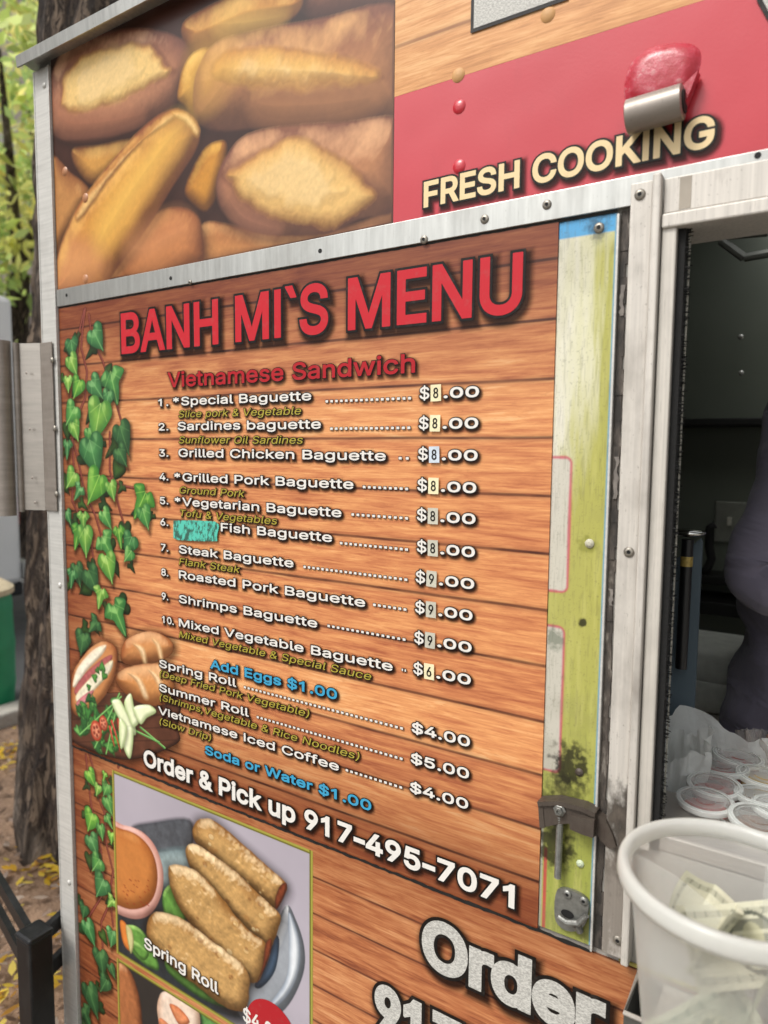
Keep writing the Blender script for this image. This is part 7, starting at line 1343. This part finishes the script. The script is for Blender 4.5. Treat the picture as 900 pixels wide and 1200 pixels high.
# fallen leaves and chips on the soil
def ground_leaves(name, n, seed, size, cols, spots=None):
    rs = np.random.RandomState(seed); mb = MB(); mb.a = []
    for i in range(n):
        if spots is not None and i % 2 == 0:
            s0 = spots[rs.randint(len(spots))]; x = s0[0] + rs.normal() * s0[2]; y = s0[1] + rs.normal() * s0[2]
        else: x = rs.uniform(kx + .1, -1.46); y = rs.uniform(-1.4, 2.6)
        a = rs.rand() * 6.28; l = size * rs.uniform(.6, 1.4); u = np.array([math.cos(a), math.sin(a), rs.uniform(-.25, .25)]) * l; w = np.array([-math.sin(a), math.cos(a), rs.uniform(-.3, .3)]) * l * .38; p = np.array([x, y, .052 + rs.uniform(0, .02)])
        mb.add([p - u, p - u * .3 + w, p + u * .4 + w * .8, p + u, p + u * .4 - w * .8, p - u * .3 - w], [(0, 1, 2, 3, 4, 5)]); c = np.clip(np.array(lin(cols[rs.randint(len(cols))])) * rs.uniform(.8, 1.2), 0, 1); mb.a += [(*c, 1)] * 6
    o = mb.build(name, LEAF); o['kind'] = 'stuff'; return o
sp_ = [(float(G(a, b_)[0]), float(G(a, b_)[1]), s_) for a, b_, s_ in ((45, 1038, .07), (66, 1040, .06), (15, 1150, .10), (10, 1180, .1), (5, 890, .06), (68, 1160, .1), (12, 905, .05))]
ground_leaves('fallen_leaves', 330, 5, .021, ['#d9b83a', '#e0c64e', '#c9a02e', '#b98a3a', '#e3d06a'], sp_)
ground_leaves('wood_chip_litter', 1600, 6, .022, ['#8a7563', '#a8968a', '#6b5748', '#c2b4a6', '#57473b'])

# green barrel at the kerb
p = G(18, 836, .0); q = G(-40, 838, .0); bx, by = float(q[0]), float(q[1]); br_ = math.hypot(float(p[0]) - bx, float(p[1]) - by) * .98
bar = thing('green_barrel', 'green plastic barrel with a beige lid at the kerb behind the trunk', 'barrel', (bx, by, 0)); hb = .79
mb = MB(); mb.lathe([(0, .012), (br_ * .9, .012), (br_ * .94, .03)] + [(br_ * (.95 + .045 * math.sin(h * math.pi) + (.015 if 3 < k % 7 < 6 else 0)), .03 + h * (hb - .1)) for k, h in enumerate(np.linspace(0, 1, 22))], (bx, by, 0), 48); mb.build('drum', plain('green plastic', '#1f8a5c', .45, 0, .12, 6), bar, smooth=True, angle=40)
mb = MB(); mb.lathe([(br_ * .97, hb - .085), (br_ * 1.02, hb - .08), (br_ * 1.02, hb - .05), (br_ * .8, hb - .01), (0, hb + .01)], (bx, by, 0), 48); mb.build('lid', plain('beige lid', '#c9b99a', .6), bar, smooth=True, angle=40)

# white box van parked across the kerb
r_ = ray(26, 640); p = CAM + r_ * 5.8; vx, vy = float(p[0]), float(p[1])
van = thing('white_van', 'white box van parked on the street beyond the tree', 'van', (vx - 1.0, vy - 2.2, 0)); wp = plain('white van paint', '#dcdcdc', .3, 0, .04, 3, 0, 200, coat=.4); dg = plain('dark van trim', '#1b1c1f', .5); gl = plain('van window glass', '#23282d', .08)
mb = MB(); mb.box(vx - 2.1, vx, vy - 4.3, vy, .42, 2.75, 0, .05); mb.build('cargo_box', wp, van)
mb = MB(); mb.box(vx - 2.0, vx - .1, vy - 6.1, vy - 4.32, .55, 2.25, 0, .15); cab = mb.build('cab', wp, van)
mb = MB(); mb.box(vx - .105, vx - .085, vy - 5.6, vy - 4.7, 1.4, 2.05, 0, .005); mb.build('window', gl, cab)
mb = MB(); mb.box(vx - 1.85, vx - .25, vy - 6.12, vy - 6.09, 1.35, 2.05, 0, .005); mb.build('window', gl, cab)
mb = MB(); mb.box(vx - 2.0, vx - .1, vy - 6.0, vy + .06, .30, .415, 0, .02); mb.build('chassis', dg, van)
mb = MB(); mb.box(vx - 2.1, vx + .01, vy + .002, vy + .12, .45, .60, 0, .02); mb.build('bumper', plain('grey bumper', '#9a9a98', .4), van)
for x in (vx - 2.0, vx - .15): mb = MB(); mb.box(x - .06, x + .08, vy + .001, vy + .03, .9, 1.15, 0, .01); mb.build('tail_light', plain('red lamp lens', '#8f1a16', .2), van)
for yw in (vy - .9, vy - 5.2):
    for xw in (vx + .02, vx - 2.12):
        mb = MB(); n = 28; prof = [(.20, -.11), (.34, -.12), (.38, -.09), (.38, .09), (.34, .12), (.20, .11)]
        V = [(xw + h, yw + r * math.cos(k * 2 * math.pi / n), .385 + r * math.sin(k * 2 * math.pi / n)) for r, h in prof for k in range(n)]
        mb.add(V, [(i * n + k, i * n + (k + 1) % n, (i + 1) * n + (k + 1) % n, (i + 1) * n + k) for i in range(5) for k in range(n)]); w_ = mb.build('wheel', K['rubber'], van, smooth=True, angle=40)
        mb = MB(); mb.tube([(xw - .09, yw, .385), (xw + .09, yw, .385)], .21, 24); mb.build('rim', K['alu'], w_)
# brick building across the road
FX = -17.0
bd = thing('brick_building', 'mauve brick building with white bands and a dark shop awning across the road', 'building', (FX - 4, 10, 0))
bk = Mat('mauve brick'); t_ = bk.n('TexBrick'); mp = bk.n('Mapping'); gq = bk.n('NewGeometry'); bk.t.links.new(gq.outputs['Position'], mp.inputs[0]); mp.inputs['Rotation'].default_value = (R(90), 0, R(90)); bk.t.links.new(mp.outputs[0], t_.inputs[0]); t_.inputs['Scale'].default_value = 4.5
for k, c in (('Color1', '#a08078'), ('Color2', '#b8988e'), ('Mortar', '#cabdb5')): t_.inputs[k].default_value = rgba(c)
bk.set(col=t_.outputs[0], rough=.9); stone = plain('white stone band', '#d5cfc8', .7)
mb = MB(); mb.box(FX - 8, FX, -14, 34, 0.0, 13); mb.build('wall', bk.m, bd)
for z in (4.9, 8.4, 12.6): mb = MB(); mb.box(FX + .002, FX + .3, -14, 34, z, z + .4, 0, .03); mb.build('stone_band', stone, bd)
wg = plain('dark pane', '#2b3138', .1)
for fl in (5.8, 9.3):
    for k in range(14):
        y = -12 + k * 3.3; mb = MB(); mb.box(FX + .002, FX + .10, y - .7, y + .7, fl, fl + 2.0, 0, .02); w_ = mb.build('window', stone, bd); mb = MB(); mb.box(FX + .103, FX + .115, y - .58, y + .58, fl + .12, fl + .95); mb.box(FX + .103, FX + .115, y - .58, y + .58, fl + 1.05, fl + 1.88); mb.build('pane', wg, w_)
for k in range(8):
    y = -11 + k * 5.6; mb = MB(); mb.box(FX + .003, FX + .12, y - 2.4, y + 2.4, .5, 3.6, 0, .03); mb.build('shop_front', wg, bd)
    mb = MB(); mb.extrude([(0, 0, 3.9), (1.3, 0, 3.3), (1.3, 0, 3.0), (0, 0, 3.5)], (FX + .004, y - 2.5, 0), (FX + .004, y + 2.5, 0)); mb.build('awning', plain('navy awning', '#2a2f45', .8), bd)
